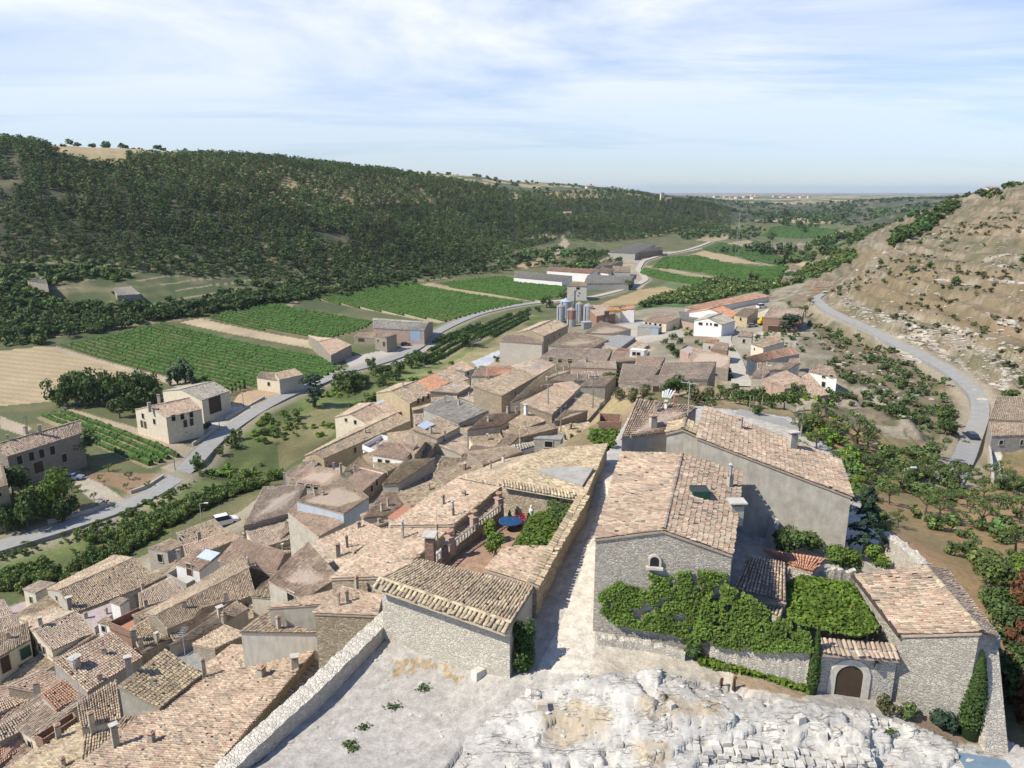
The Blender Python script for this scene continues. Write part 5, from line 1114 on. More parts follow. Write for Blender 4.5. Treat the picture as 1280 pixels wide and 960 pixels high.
# far plateau and plain: patchwork of stubble and scrub
patch = vnoise(Xf/260+3*n3[:, 0], Yf/420, 8)[:, None]
farm = lerp(np.array([.10, .115, .06]), np.array([.36, .28, .15]), (patch > .08)*1.)
farm = lerp(farm, np.array([.06, .08, .04]), (patch < -.12)*1.)
far = (((Zf > -14) & (Yf > 640) & (av < .27)) | (Yf > 3000))[:, None]
col = np.where(far, farm*(1+.3*n2), col)
# wooded slope floor
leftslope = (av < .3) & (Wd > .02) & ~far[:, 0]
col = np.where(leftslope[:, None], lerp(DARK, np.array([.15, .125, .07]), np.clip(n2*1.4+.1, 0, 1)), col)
lower = (av < .1) & (Zf > -62) & (Zf < -36) & (Yf < 560) & (Yf > 270)
col = np.where(lower[:, None], lerp(np.array([.075, .095, .036]), np.array([.17, .15, .08]), np.clip(n2*1.6+n1*1.4-.05, 0, 1)), col)
tl_ = base_z(Xf, Yf)/2.3+.5*fbm(Xf/40, Yf/40, 3, 44); tl_ = lower & ((tl_-np.floor(tl_)) < .16) & (fbm(Xf/30, Yf/30, 3, 45) > -.15); col[tl_] = (.27, .225, .14); tl2 = lower & (vnoise(Xf/45, base_z(Xf, Yf)/2.3, 46) > .12); col[tl2 & ~tl_] = col[tl2 & ~tl_]*.5+np.array([.12, .155, .05])*.5
# right dry hill
right = (av > .33) & (Yf > 90) & (Yf < 1000)
rn = fbm(Xf/14, Yf/14, 5, 51); hl = fbm(Xf/60, Zf/1.3, 4, 52)
kk = base_z(Xf, Yf)/2.9+.35*fbm(Xf/30, base_z(Xf, Yf)/30, 3, 9); kz = base_z(Xf, Yf)/2.9+.35*fbm(Xf/30, base_z(Xf, Yf)/30, 3, 9); ris = np.clip(1-np.abs((kz-np.floor(kz))-.52)/.17, 0, 1)*np.clip(fbm(Xf/22, Yf/22, 3, 55)*3+.4, 0, 1)
hill = lerp(np.array([.265, .205, .135]), np.array([.175, .155, .09]), np.clip(.5+1.4*rn, 0, 1)[:, None]); hill = lerp(hill, np.array([.11, .11, .055]), np.clip((fbm(Xf/3.5, Yf/3.5, 3, 56)-.1)*4, 0, .75)[:, None])
hill = lerp(hill, np.array([.42, .36, .27]), np.clip((hl+.6*fbm(Xf/5, Yf/5, 3, 53)-.22)*4, 0, .6)[:, None]); hill = lerp(hill, np.array([.47, .42, .335]), (ris*np.clip(fbm(Xf/4, Yf/4, 3, 57)*2.5+.5, 0, 1))[:, None]*.9)
orange = np.clip((fbm(Xf/45, Zf/4, 3, 61)-.12)*4, 0, 1)[:, None]; hill = lerp(hill, np.array([.27, .19, .105]), orange*.45)
hill = hill*.88; col = np.where(right[:, None], hill, col)
rightfar = (av > .27) & (Yf >= 700) & (Yf < 3200) & (Zf > -62)
col = np.where(rightfar[:, None], lerp(np.array([.06, .07, .035]), np.array([.26, .21, .13]), np.clip(n2*1.5+n1-.1, 0, 1)), col)
# orchard and dry slopes round the castle
orch = (av > .25) & (Yf < 135) & (Zf < -28) & ~in_poly(Xf, Yf, PLAT)
col = np.where(orch[:, None], lerp(np.array([.34, .215, .11]), np.array([.20, .165, .075]), np.clip(.42+n1*1.8+n2*1.6, 0, 1)), col)
def paint(px, c, amp=.25, soft=0., H=None, rockness=None):
    P = np.array([(hit(*p) if H is None else pt(p[0], p[1], H))[:2] for p in px])
    w = (n2[:, 0]*soft if soft else 0)
    lo = P.min(0)-5; hi = P.max(0)+5
    s = (Xf > lo[0]) & (Xf < hi[0]) & (Yf > lo[1]) & (Yf < hi[1])
    k = np.where(s)[0]; k = k[in_poly(Xf[k]+(w[k] if soft else 0), Yf[k]+(w[k] if soft else 0), P)]
    col[k] = np.array(c)*(1+amp*n2[k]+amp*.6*n1[k]); 
    return P
# village ground, banks
paint([(0,860),(0,760),(190,690),(300,640),(440,540),(560,480),(640,430),(740,400),(800,380),(900,360),(960,370),(1010,400),(1040,440),(1050,500),(990,520),(900,470),(800,500),(700,590),(560,640),(500,720),(470,770),(250,960),(0,960)], (.27,.235,.165), .5)
paint([(690,600),(705,560),(735,520),(770,478),(830,470),(900,480),(960,500),(1010,520),(990,545),(900,500),(800,498),(775,545),(740,560)], (.27,.21,.11), .5)
paint([(0,672),(100,652),(230,598),(330,515),(440,470),(520,450),(560,430),(640,395),(660,392),(690,400),(640,430),(560,470),(440,535),(350,590),(190,680),(0,740)], (.125,.15,.05), .8)
paint([(330,540),(420,505),(440,530),(350,590)], (.20,.185,.085), .6, 3)
paint([(520,470),(650,405),(680,415),(560,470)], (.23,.20,.10), .5, 2)
F_ = {}
SOIL = (.23,.165,.10)
F_['A'] = paint([(72,433),(205,404),(400,447),(432,462),(388,482),(288,489)], (.19,.145,.09))
F_['B'] = paint([(258,398),(340,378),(472,402),(455,412),(420,423),(398,424)], (.17,.14,.08))
F_['C'] = paint([(388,373),(512,352),(657,379),(557,403)], (.17,.14,.08))
F_['D'] = paint([(545,355),(632,345),(712,358),(700,372),(664,377)], (.17,.14,.08))
F_['E'] = paint([(522,458),(548,420),(663,386),(660,402),(590,432),(535,458)], (.26,.21,.12))
F_['G'] = paint([(44,522),(82,513),(228,572),(186,586)], (.30,.23,.14))
paint([(-30,440),(60,433),(188,468),(120,478),(60,502),(-30,510)], (.38,.295,.175), .12); 
STUB = np.array([hit(*p)[:2] for p in [(-30,440),(60,433),(188,468),(120,478),(60,502),(-30,510)]])
k = in_poly(Xf, Yf, STUB); dl = np.sin((Xf*.30+Yf*.95)*1.6+1.2*n1[:, 0]); col[k] = col[k]*(1+.11*dl[k][:, None])
paint([(225,403),(252,398),(402,428),(392,436)], (.42,.33,.21)); paint([(392,372),(400,371),(560,402),(548,404)], (.38,.31,.19)); paint([(500,356),(540,354),(705,376),(690,379)], (.36,.29,.17))
paint([(60,434),(72,433),(290,490),(240,492),(185,470)], (.42,.34,.23))
paint([(905,305),(935,300),(960,308),(940,311)], (.30,.25,.15), .3); paint([(1000,303),(1030,297),(1060,300),(1030,308)], (.12,.15,.06), .3); paint([(640,330),(690,319),(700,322),(690,327),(655,337)], (.36,.265,.14)); paint([(655,298),(675,290),(697,294),(690,300),(665,302)], (.36,.28,.17)); paint([(690,320),(703,300),(700,293),(706,293),(712,305),(700,321)], (.40,.33,.23))
paint([(780,391),(800,381),(870,372),(905,352),(880,352),(835,352),(810,362),(795,372)], (.13,.17,.065)); paint([(745,385),(800,362),(830,358),(870,368),(800,380)], (.36,.27,.14))
paint([(785,390),(900,345),(960,352),(1010,330),(1060,310),(1075,318),(1020,345),(930,368),(880,385),(830,383)], (.075,.125,.04), .6)
F_['H'] = paint([(800,343),(806,335),(860,347),(940,350),(960,357),(880,357),(835,351)], (.10,.125,.05)); F_['I'] = paint([(815,335),(830,322),(870,320),(988,333),(965,350),(860,338)], (.10,.125,.05))
paint([(803,333),(818,331),(960,352),(900,352)], (.33,.27,.16)); paint([(850,322),(880,313),(1018,327),(1010,333),(960,330)], (.37,.285,.17), .12)
F_['J'] = paint([(875,312),(900,303),(960,312),(1020,322),(1010,325)], (.10,.13,.05)); F_['K'] = paint([(950,295),(965,284),(1000,280),(1050,285),(1040,293),(1000,298)], (.12,.13,.055)); paint([(1000,312),(1045,303),(1075,305),(1030,320)], (.15,.14,.065)); paint([(1030,292),(1050,288),(1070,291),(1060,297)], (.40,.32,.21))
paint([(940,276),(1000,272),(1045,274),(1040,278),(990,278)], (.36,.29,.18)); paint([(870,300),(900,292),(920,297),(890,303)], (.34,.27,.15)); paint([(800,292),(835,290),(835,294),(805,296)], (.36,.28,.15))
# yards and tracks
paint([(252,540),(270,516),(315,497),(335,500),(300,525),(270,545)], (.50,.475,.43)); paint([(288,508),(300,491),(330,486),(360,492),(320,508)], (.42,.30,.19)); paint([(80,592),(100,588),(150,620),(165,634),(140,640),(110,622)], (.42,.365,.28)); paint([(110,590),(205,592),(172,622),(150,612),(80,588)], (.25,.17,.10)); paint([(92,628),(140,640),(125,655),(90,650)], (.22,.16,.095))
paint([(0,520),(40,535),(30,545),(0,535)], (.40,.32,.23)); paint([(70,505),(240,560),(215,590),(200,585),(232,573),(80,513)], (.38,.30,.21), .2); paint([(430,447),(500,435),(530,418),(548,428),(510,450),(440,465)], (.46,.42,.36)); paint([(400,478),(430,462),(420,450),(395,465)], (.34,.27,.18))
paint([(690,358),(800,362),(812,350),(800,330),(840,318),(880,310),(770,318),(690,345)], (.36,.30,.21), .4); paint([(735,420),(760,402),(830,395),(860,420),(800,430)], (.40,.36,.30)); paint([(850,425),(870,410),(930,400),(900,440),(925,480),(905,480)], (.27,.23,.15), .6)
paint([(905,418),(960,395),(1010,400),(990,440),(930,440)], (.36,.32,.25), .4); paint([(940,395),(962,385),(968,398),(955,408)], (.52,.46,.36)); paint([(590,452),(628,436),(628,442),(600,462)], (.40,.42,.44)); paint([(616,452),(640,444),(658,450),(640,458)], (.30,.19,.10)); paint([(1240,600),(1236,560),(1250,550),(1260,600)], (.5,.47,.4))
# plateau: pale rock, grey gravel, alley concrete
plat = in_poly(Xf, Yf, PLAT); rk = rock_mask(Xf, Yf)
gr = lerp(np.array([.37, .345, .31]), np.array([.455, .42, .37]), np.clip(.5+n2*1.5, 0, 1))
col = np.where(plat[:, None], gr, col)
al = np.array([pt(*p)[:2] for p in [(672,842,25.8),(700,780,25),(722,720,24.2),(745,640,23.2),(760,580,22.6),(774,580,22.6),(747,670,23.5),(745,760,24.6),(745,850,25.6)]])
edge = np.clip(fbm(Xf/1.6, Yf/1.6, 3, 71)*2, 0, 1)[:, None]
col[in_poly(Xf+.3*n2[:, 0], Yf, al)] = (.60, .54, .45)
beige = np.array([pt(*p)[:2] for p in [(735,850,25.6),(745,808,25.2),(860,822,25.8),(1010,868,26.6),(1010,884,26.6),(905,862,26.2),(830,838,25.5)]])
col[in_poly(Xf, Yf, beige)] = (.53, .465, .37)
rc = lerp(np.array([.47, .445, .40]), np.array([.61, .58, .515]), np.clip(.5+fbm(Xf/1.1, Yf/1.1, 4, 72)*1.6, 0, 1)[:, None]); rc = lerp(rc, np.array([.46, .37, .25]), np.clip((fbm(Xf/2.3, Yf/2.3, 4, 73)-.18)*4, 0, .8)[:, None]); rc = lerp(rc, np.array([.38, .37, .35]), np.clip((fbm(Xf/3.3, Yf/3.3, 4, 74)-.2)*4, 0, .5)[:, None])
rkm = (rk > .5) & plat; col[rkm] = rc[rkm]
dg = np.array([pt(*p)[:2] for p in [(484,842,26.8),(500,826,26.8),(560,828,26.6),(582,845,26.5),(572,855,26.5),(548,838,26.7),(505,840,26.8)]])
km = in_poly(Xf+.8*fbm(Xf/.5, Yf/.5, 3, 81), Yf+.8*fbm(Xf/.5, Yf/.5, 3, 82), dg) & (fbm(Xf/.3, Yf/.3, 3, 83) > -.12); col[km] = np.array([.36, .27, .15])*(1+.5*fbm(Xf/.2, Yf/.2, 2, 84)[km][:, None])
tf = np.array([pt(*p)[:2] for p in [(528,722,25.2),(560,690,25),(632,635,25),(700,650,25),(660,735,25)]]); col[in_poly(Xf, Yf, tf)] = (.35, .225, .15)
pb = np.array([pt(*p)[:2] for p in [(1105,880,27),(1160,890,27.3),(1240,935,28.3),(1170,925,27.6)]]); col[in_poly(Xf, Yf, pb)] = (.24, .18, .125)
fb_ = np.array([pt(*p)[:2] for p in [(915,842,26.3),(1012,870,26.8),(1000,880,26.7),(920,862,26.2)]]); col[in_poly(Xf, Yf, fb_)] = (.33, .25, .165)
fm = flat_mask(Xf, Yf)[:, None]; col = lerp(col, lerp(np.array([.34, .29, .21]), col, .3), np.clip(fm*1.2, 0, 1)*(~plat)[:, None])
col = np.clip(col, .01, .75)
me = bpy.data.meshes.new('ground'); me.vertices.add(len(Xf)); me.vertices.foreach_set('co', np.stack([Xf, Yf, Zf], 1).astype(np.float32).ravel())
i0 = (np.arange(NL-1)[:, None]*NA+np.arange(NA-1)[None]).ravel(); fq = np.stack([i0, i0+1, i0+NA+1, i0+NA], 1)
me.loops.add(fq.size); me.loops.foreach_set('vertex_index', fq.astype(np.int32).ravel()); me.polygons.add(len(fq)); me.polygons.foreach_set('loop_start', (np.arange(len(fq))*4).astype(np.int32)); me.update(calc_edges=True)
at = me.attributes.new('tint', 'FLOAT_COLOR', 'POINT'); at.data.foreach_set('color', np.hstack([col, np.ones((len(col), 1))]).astype(np.float32).ravel())
m, nt, b = new_mat('ground'); co = pos_coord(nt)
nf = noise(nt, co, 1.7, 8, .7); ng = noise(nt, co, 9, 3, .7)
c = mix(nt, 1., attr(nt), ramp(nt, [(.28, (.62,)*3), (.72, (1.28,)*3)], nf), 'MULTIPLY'); c = mix(nt, 1., c, ramp(nt, [(.3, (.8,)*3), (.7, (1.15,)*3)], ng), 'MULTIPLY')
nt.links.new(c, b.inputs['Base Color']); bump(nt, b, nf, .8, .12); me.materials.append(m); M['ground'] = m
m, nt, b = new_mat('white_rock'); mp_ = N(nt, 'ShaderNodeMapping'); mp_.inputs['Rotation'].default_value = (0, 0, .62); mp_.inputs['Scale'].default_value = (.42, 1.5, 1.2)
nt.links.new(pos_coord(nt), mp_.inputs[0]); nzz = N(nt, 'ShaderNodeTexNoise', Scale=.9, Detail=4); nt.links.new(mp_.outputs[0], nzz.inputs['Vector'])
ad = N(nt, 'ShaderNodeVectorMath', operation='MULTIPLY_ADD'); nt.links.new(nzz.outputs[1], ad.inputs[0]); ad.inputs[1].default_value = (1.2, 1.2, .6); nt.links.new(mp_.outputs[0], ad.inputs[2])
ve = N(nt, 'ShaderNodeTexVoronoi', feature='DISTANCE_TO_EDGE', Scale=.8); nt.links.new(ad.outputs[0], ve.inputs['Vector'])
ve2 = N(nt, 'ShaderNodeTexVoronoi', feature='DISTANCE_TO_EDGE', Scale=3.1); nt.links.new(ad.outputs[0], ve2.inputs['Vector'])
k1 = ramp(nt, [(0, (0, 0, 0)), (.035, (1, 1, 1))], ve.outputs[0]); k2 = ramp(nt, [(0, (.45,)*3), (.05, (1, 1, 1))], ve2.outputs[0])
nf = noise(nt, pos_coord(nt), 2.4, 9, .72); pt_ = noise(nt, pos_coord(nt), .9, 3)
crack = mix(nt, ramp(nt, [(.45, (0, 0, 0)), (.6, (1, 1, 1))], pt_), (1, 1, 1), mix(nt, 1., k1, k2, 'MULTIPLY'))
c = mix(nt, 1., attr(nt), ramp(nt, [(.28, (.68,)*3), (.7, (1.18,)*3)], nf), 'MULTIPLY'); c = mix(nt, crack, mix(nt, 1., c, (.5, .46, .40), 'MULTIPLY'), c)
nt.links.new(c, b.inputs['Base Color']); hs = N(nt, 'ShaderNodeMath', operation='MULTIPLY_ADD'); nt.links.new(crack, hs.inputs[0]); hs.inputs[1].default_value = .6; nt.links.new(nf, hs.inputs[2]); bump(nt, b, hs.outputs[0], .85, .12); me.materials.append(m)
rf = rkm[fq[:, 0]]; me.polygons.foreach_set('material_index', rf.astype(np.int32))
go = bpy.data.objects.new('ground', me); C.objects.link(go); structure(go)
# roads as ribbons a little above the ground
def ribbon(name, P, w, mat, up=.14):
    T = np.gradient(P, axis=0); T /= np.linalg.norm(T, axis=1)[:, None]; S = np.stack([T[:, 1], -T[:, 0]], 1); m_ = MB(); K = 5; V = []
    for k in range(K):
        q = P+S*w*(k/(K-1)-.5); V.append(np.stack([q[:, 0], q[:, 1], terr(q[:, 0], q[:, 1])], 1))
    V = np.stack(V, 1); V[:, :, 2] = V[:, :, 2].max(1)[:, None]*.7+V[:, :, 2]*.3+up+np.linalg.norm(P, axis=1)[:, None]*.0006
    zz = V[:, :, 2]
    for _ in range(4): zz[1:-1] = (zz[:-2]+2*zz[1:-1]+zz[2:])/4
    V[:, :, 2] = zz
    n = len(P); low = V.copy(); 
    F = [[i*K+j, i*K+j+1, (i+1)*K+j+1, (i+1)*K+j] for i in range(n-1) for j in range(K-1)]
    m_.add(V.reshape(-1, 3), F)
    for j in (0, K-1):
        e = V[:, j]; s_ = np.concatenate([e, e-[0, 0, 1.2]]); m_.add(s_, [[i, i+1, n+i+1, n+i] for i in range(n-1)])
    return structure(m_.build(name, mat))
M['asphalt'] = plaster('old_asphalt', (.31, .30, .28), .15, .5); M['pale_track'] = plaster('pale_track', (.46, .42, .35), .2, .6)
for k, (P, w) in zip(RD, ROADS): ribbon(k, P, w, M['asphalt'] if k in ('valley_road', 'hill_road', 'back_lane', 'far_road') else M['pale_track'])
# ------------------------------------------------------------------ vineyards: each row a thing
def vine_rows(key, d_px, spacing, label, group, hgt=1.1, wid=1.1, maxseg=1.3, gap=0):
    P = F_[key]; a, b = hit(*d_px[0])[:2], hit(*d_px[1])[:2]; d = (b-a)/np.linalg.norm(b-a); s = np.array([-d[1], d[0]])
    if s[1] < 0: s = -s
    pv = P@s; lo, hi = pv.min(), pv.max(); n = 0; k = lo+spacing*.6
    dist = np.linalg.norm(P.mean(0)); seg = max(maxseg, dist/330)
    while k < hi-spacing*.3:
        xs = []
        for i in range(len(P)):
            p, q = P[i], P[(i+1) % len(P)]; f, g = p@s-k, q@s-k
            if f*g < 0: xs.append((p+(q-p)*f/(f-g))@d)
        xs.sort()
        for x0, x1 in zip(xs[::2], xs[1::2]):
            if x1-x0 < 5: continue
            t = np.arange(x0+1, x1-1, seg); t = t[RNG.random(len(t)) > -1]
            if len(t) < 3: continue
            q = t[:, None]*d+k*s; z = terr(q[:, 0], q[:, 1]); m_ = MB()
            m = len(t); hh = hgt*RNG.uniform(.75, 1.2, m)*np.clip(1+.5*fbm(q[:, 0]/9, q[:, 1]/9, 3, 33), .6, 1.2); ww = wid*RNG.uniform(.7, 1.15, m)*.5
            V = []
            for (o, zz) in ((-1, .12), (-.85, .72), (0, 1.05), (.85, .72), (1, .12)):
                V.append(np.concatenate([np.stack([q[:, 0]+s[0]*ww*o-d[0]*seg*.5*e, q[:, 1]+s[1]*ww*o-d[1]*seg*.5*e, z+hh*zz*RNG.uniform(.85, 1.15, m)], 1)[:, None] for e in (1.02, -1.02)], 1))
            V = np.stack(V, 1)   # m,5,2,3
            base = np.arange(m)[:, None]*10; F = np.vstack([np.concatenate([base+2*j, base+2*j+1, base+2*j+3, base+2*j+2], 1) for j in range(4)])
            T = np.tile(np.repeat(RNG.uniform(.8, 1.2, m)[:, None], 3, 1), (4, 1)); m_.add(V.reshape(-1, 3), F, T)
            if dist < 230:
                pts = np.repeat(np.stack([q[:, 0], q[:, 1], z+hgt*.6], 1), 9, 0)+RNG.normal(0, [.3, .3, .28], (m*9, 3)); m_.add(*leaves(pts, .2, RNG))
            c = q[m//2]; tag(m_.build('vine_row', LM['vine'], None, (c[0], c[1], z[m//2])), label, 'vine row', group); n += 1
        k += spacing
    print('rows', key, n)
vine_rows('A', [(205,404),(400,447)], 3.3, 'row of green vines in the vineyard beside the golden stubble field', 'vine rows beside the stubble field')
vine_rows('B', [(340,378),(472,402)], 3.6, 'row of green vines in the middle vineyard above the stone farm', 'vine rows in the middle vineyard')
vine_rows('C', [(512,352),(657,379)], 3.8, 'row of green vines in the large vineyard behind the long grey barn', 'vine rows in the large vineyard')
vine_rows('D', [(632,345),(712,358)], 4.4, 'row of green vines in the vineyard before the long poultry shed', 'vine rows before the poultry shed')
vine_rows('E', [(535,456),(663,394)], 4.2, 'row of vines on the narrow terraces below the valley road', 'vine rows on the terraces', 1.5, 1.8)
vine_rows('G', [(82,514),(226,571)], 2.6, 'thick row of vines in the small plot beside the white farmhouse', 'vine rows in the small plot', 1.3, 1.3)
for k_, lab in (('H', 'row of green vines in the far field left of the reeds'), ('I', 'row of green vines in the far field above the tan track'), ('J', 'row of vines in the far field beyond the tan strip'), ('K', 'row of vines in the farthest green field of the valley')):
    vine_rows(k_, {'H': [(806,336),(940,352)], 'I': [(830,323),(988,335)], 'J': [(900,304),(1015,323)], 'K': [(965,286),(1045,290)]}[k_], {'H': 5, 'I': 6, 'J': 8, 'K': 14}[k_], lab, {'H': 'vine rows left of the reeds', 'I': 'vine rows above the tan track', 'J': 'vine rows beyond the tan strip', 'K': 'vine rows in the farthest field'}[k_], 1.3, {'H': 2, 'I': 2.6, 'J': 3.4, 'K': 6}[k_], 3)
# ------------------------------------------------------------------ forest on the left hill
def band(u, tab): return float(np.interp(u, [t[0] for t in tab], [t[1] for t in tab]))
LOWV = [(-120,335),(0,335),(100,330),(200,345),(300,352),(400,362),(500,350),(600,332),(660,312),(700,300),(760,303),(850,292),(915,286)]
RID = [(-120,690),(40,690),(75,610),(140,620),(200,740),(260,860),(400,990),(500,1090),(600,1220),(700,1420),(800,1580),(880,1720),(915,1800)]
dlow = {u: hit(u, band(u, LOWV))[1] for u in range(-300, 921, 20)}
def to_u(X, Y):
    z = base_z(X, Y); return 640+F*X/(Y*CP-z*SP)
pines = []
cand = []
for _ in range(40):
    n = 10500; Y = RNG.uniform(300, 1800, n); u = RNG.uniform(-300, 915, n); X = (u-640)/F*Y*.97
    z = base_z(X, Y); uu = to_u(X, Y); lo = np.interp(uu, list(dlow), list(dlow.values())); hi = np.interp(uu, [r[0] for r in RID], [r[1] for r in RID])
    # density even in area: weight by Y
    ok = (Y > lo) & (Y < hi) & (RNG.random(n) < Y/1800)
    cand.append(np.stack([X[ok], Y[ok]], 1))
cand = np.vstack(cand)
def thin(c, sp):
    g = {}; out = []
    for i, (x, y) in enumerate(c):
        r = sp(x, y); k = (int(x/r), int(y/r), round(math.log(r), 1))
        if k in g: continue
        g[k] = 1; out.append(i)
    return c[out]
clear = fbm(cand[:, 0]/70, cand[:, 1]/70, 3, 91)
gap = (fbm(cand[:, 0]/35, cand[:, 1]/35, 3, 92) < -.42)
cu = to_u(cand[:, 0], cand[:, 1])
CLP = [[hit(*p)[:2] for p in q] for q in ([(-30,300),(0,285),(25,240),(30,200),(10,195),(-30,230)],[(652,304),(655,297),(675,289),(700,293),(712,300),(705,322),(690,322),(695,302)],[(270,368),(280,345),(330,345),(370,352),(330,366)],[(690,240),(760,232),(760,246),(700,252)],[(600,232),(680,229),(700,240),(640,242)])]
for q in CLP: gap |= in_poly(cand[:, 0], cand[:, 1], np.array(q)) & (RNG.random(len(cand)) < .85)
cand = cand[~gap]
cand = thin(cand, lambda x, y: 5.2 if y < 700 else (6.4 if y < 1100 else 9.5))
cand = cand[np.argsort(cand[:, 1])]
Zc = terr(cand[:, 0], cand[:, 1])
H_ = RNG.uniform(4.2, 9.0, len(cand))*np.where(cand[:, 1] > 1000, 1.1, 1)
lo = np.interp(to_u(cand[:, 0], cand[:, 1]), list(dlow), list(dlow.values()))
oakm = (cand[:, 1] < lo+RNG.uniform(0, 110, len(cand)))
print('forest', len(cand), 'oaks', oakm.sum())
pi = np.where(~oakm)[0]; ok_ = np.where(oakm)[0]
for i in pi[:300]: tree('pine', 'pine', (cand[i, 0], cand[i, 1], Zc[i]-.3), H_[i], 'dark green pine on the wooded hillside left of the valley', 'pine tree', 'pine_tree', 'pines on the wooded hillside', 200, 5, wid=1.4)
for i in ok_[:300]: tree('oak', 'oak', (cand[i, 0], cand[i, 1], Zc[i]-.3), H_[i]*.7, 'rounded holm oak at the foot of the wooded hillside', 'oak tree', 'oak_tree', 'oaks at the foot of the wooded hillside', 240, 5, wid=1.35)
merged('pine_forest', 'pine', 'pine', [(cand[i, 0], cand[i, 1], Zc[i]-.3, H_[i], RNG.uniform(1.25, 1.7)) for i in pi[300:]], 'dense dark pine forest covering the upper hillside left of the valley', 110, 'forest')
merged('oak_wood', 'oak', 'oak', [(cand[i, 0], cand[i, 1], Zc[i]-.3, H_[i]*.75, RNG.uniform(1.15, 1.5)) for i in ok_[300:]], 'rounded holm oaks filling the lower edge of the hillside forest', 110, 'forest')
# ------------------------------------------------------------------ helpers to scatter in a pixel polygon (even in plan)
def scatter(px, n, seed=0, H=None):
    P = np.array([(hit(*p) if H is None else pt(p[0], p[1], H))[:2] for p in px]); lo, hi = P.min(0), P.max(0); out = np.zeros((0, 2))
    for _ in range(200):
        q = RNG.uniform(lo, hi, (n*3, 2)); out = np.vstack([out, q[in_poly(q[:, 0], q[:, 1], P)]])
        if len(out) >= n: break
    out = out[:n]; return np.column_stack([out, terr(out[:, 0], out[:, 1])])
scr = np.vstack([scatter([(-20,432),(-20,345),(100,335),(300,355),(420,365),(380,375),(250,396),(190,402),(60,432)], 1700)])
scr = scr[np.argsort(scr[:, 1])]
keep = fbm(scr[:, 0]/25, scr[:, 1]/25, 3, 15) > np.where(scr[:, 1] < 345, .06, -.1); scr = scr[keep]
for i, p in enumerate(scr[:280]): tree('bush', 'oak' if i % 3 else 'olive', p, random.uniform(1.6, 4.2), 'green shrub on the terraced slope below the wood', 'shrub', 'shrub', 'shrubs on the terraced slope', 90, 4, single=True)
merged('scrub', 'bush', 'oak', [(*p, random.uniform(1.6, 4.8), 1.1) for p in scr[280:]]+[(*p, random.uniform(1.5, 3.5), 1.) for p in scatter([(430,372),(640,335),(560,330),(420,358)], 120)], 'scrub along the foot of the wooded hillside', 60, 'scrub')
# hedge line under the slope and round the vineyards
hedg = []
for q, n in (([(0,428),(100,418),(200,400),(290,388),(380,372),(500,350),(640,338)], 150), ([(180,392),(250,390),(300,380),(380,368)], 60), ([(640,336),(720,332),(760,320)], 50)):
    L = hitline(q); d = np.r_[0, np.cumsum(np.linalg.norm(np.diff(L, axis=0), axis=1))]
    for t in np.linspace(0, d[-1], n):
        x = np.interp(t, d, L[:, 0])+RNG.normal(0, 2.5); y = np.interp(t, d, L[:, 1])+RNG.normal(0, 4)+4; hedg.append((x, y, terr(x, y)[0]))
for p in hedg: tree('oak', 'oak', p, random.uniform(3.5, 7), 'dark rounded tree in the hedge line along the vineyards', 'tree', 'hedge_tree', 'trees of the hedge line along the vineyards', 130, 5, wid=1.3)
# ------------------------------------------------------------------ single trees and bushes of the valley, by where they stand
def T_(lab, lst, kind, leaf, cat='tree', name=None, nl=500, wid=1.0, group=None):
    for (u, v, hpx) in lst:
        p = hit(u, v); p = ground(p); z = np.linalg.norm(p); hg = hpx*z/F*1.05
        tree(kind, leaf, p, hg, lab, cat, name or cat.replace(' ', '_'), group, nl, 5, wid=wid)
T_('dark conical conifer on the green bank beside the valley road', [(393,508,38)], 'poplar', 'blue', 'conifer', nl=700, wid=2.2)
T_('big pine with a broad green crown before the long stone farmhouse', [(62,645,56)], 'bush', 'bright', 'tree', nl=1500, wid=.66)
T_('dark broad conifer against the long farmhouse wall', [(103,580,42)], 'poplar', 'olive', 'conifer', nl=700, wid=2.4)
T_('green pine at the left edge in front of the long farmhouse', [(18,625,44)], 'bush', 'pine', 'tree', nl=700, wid=.8)
T_('dark bushy tree beside the road near the left edge', [(35,662,46),(62,650,30),(78,655,28),(8,668,34),(90,645,24)], 'bush', 'oak', 'tree', nl=800, wid=.8, group='dark trees by the bend of the valley road')
T_('tree of the dense grove behind the small vine plot', [(75,508,36),(85,510,36),(98,508,40),(108,510,38),(120,508,40),(133,508,38),(145,506,36),(158,506,40),(170,504,36),(183,504,36),(195,502,34),(90,500,34),(115,500,36),(140,498,34),(165,498,34)], 'bush', 'oak', 'tree', nl=600, wid=.62, group='trees of the grove behind the vine plot')
T_('dark plum coloured shrub between the grove and the vines', [(140,515,14),(160,510,12)], 'bush', 'purple', 'shrub', nl=300, group='plum shrubs by the grove')
T_('round bright green tree left of the white farmhouse', [(150,522,26),(168,514,22),(188,508,26)], 'bush', 'oak', 'tree', nl=500, group='round trees left of the white farmhouse')
T_('tall dark poplar behind the cream warehouse', [(232,478,30),(240,480,24),(222,480,22),(213,482,20)], 'poplar', 'blue', 'poplar', nl=300, wid=1.5, group='dark poplars behind the warehouse')
T_('slim cypress of the row right of the warehouse', [(285,495,12),(290,493,12),(295,491,12),(300,489,12),(306,486,12)], 'poplar', 'cypress', 'cypress', nl=200, wid=.8, group='cypress row by the warehouse')
T_('slim cypress beside the farmhouse roof', [(219,525,14),(225,522,14)], 'poplar', 'cypress', 'cypress', nl=200, wid=.8, group='cypresses by the farmhouse roof')
T_('round bush by the farmhouse gate on the road', [(258,538,12),(232,548,12),(250,590,22),(290,560,16),(296,550,15),(275,570,12)], 'bush', 'oak', 'bush', nl=300, group='round bushes along the valley road')
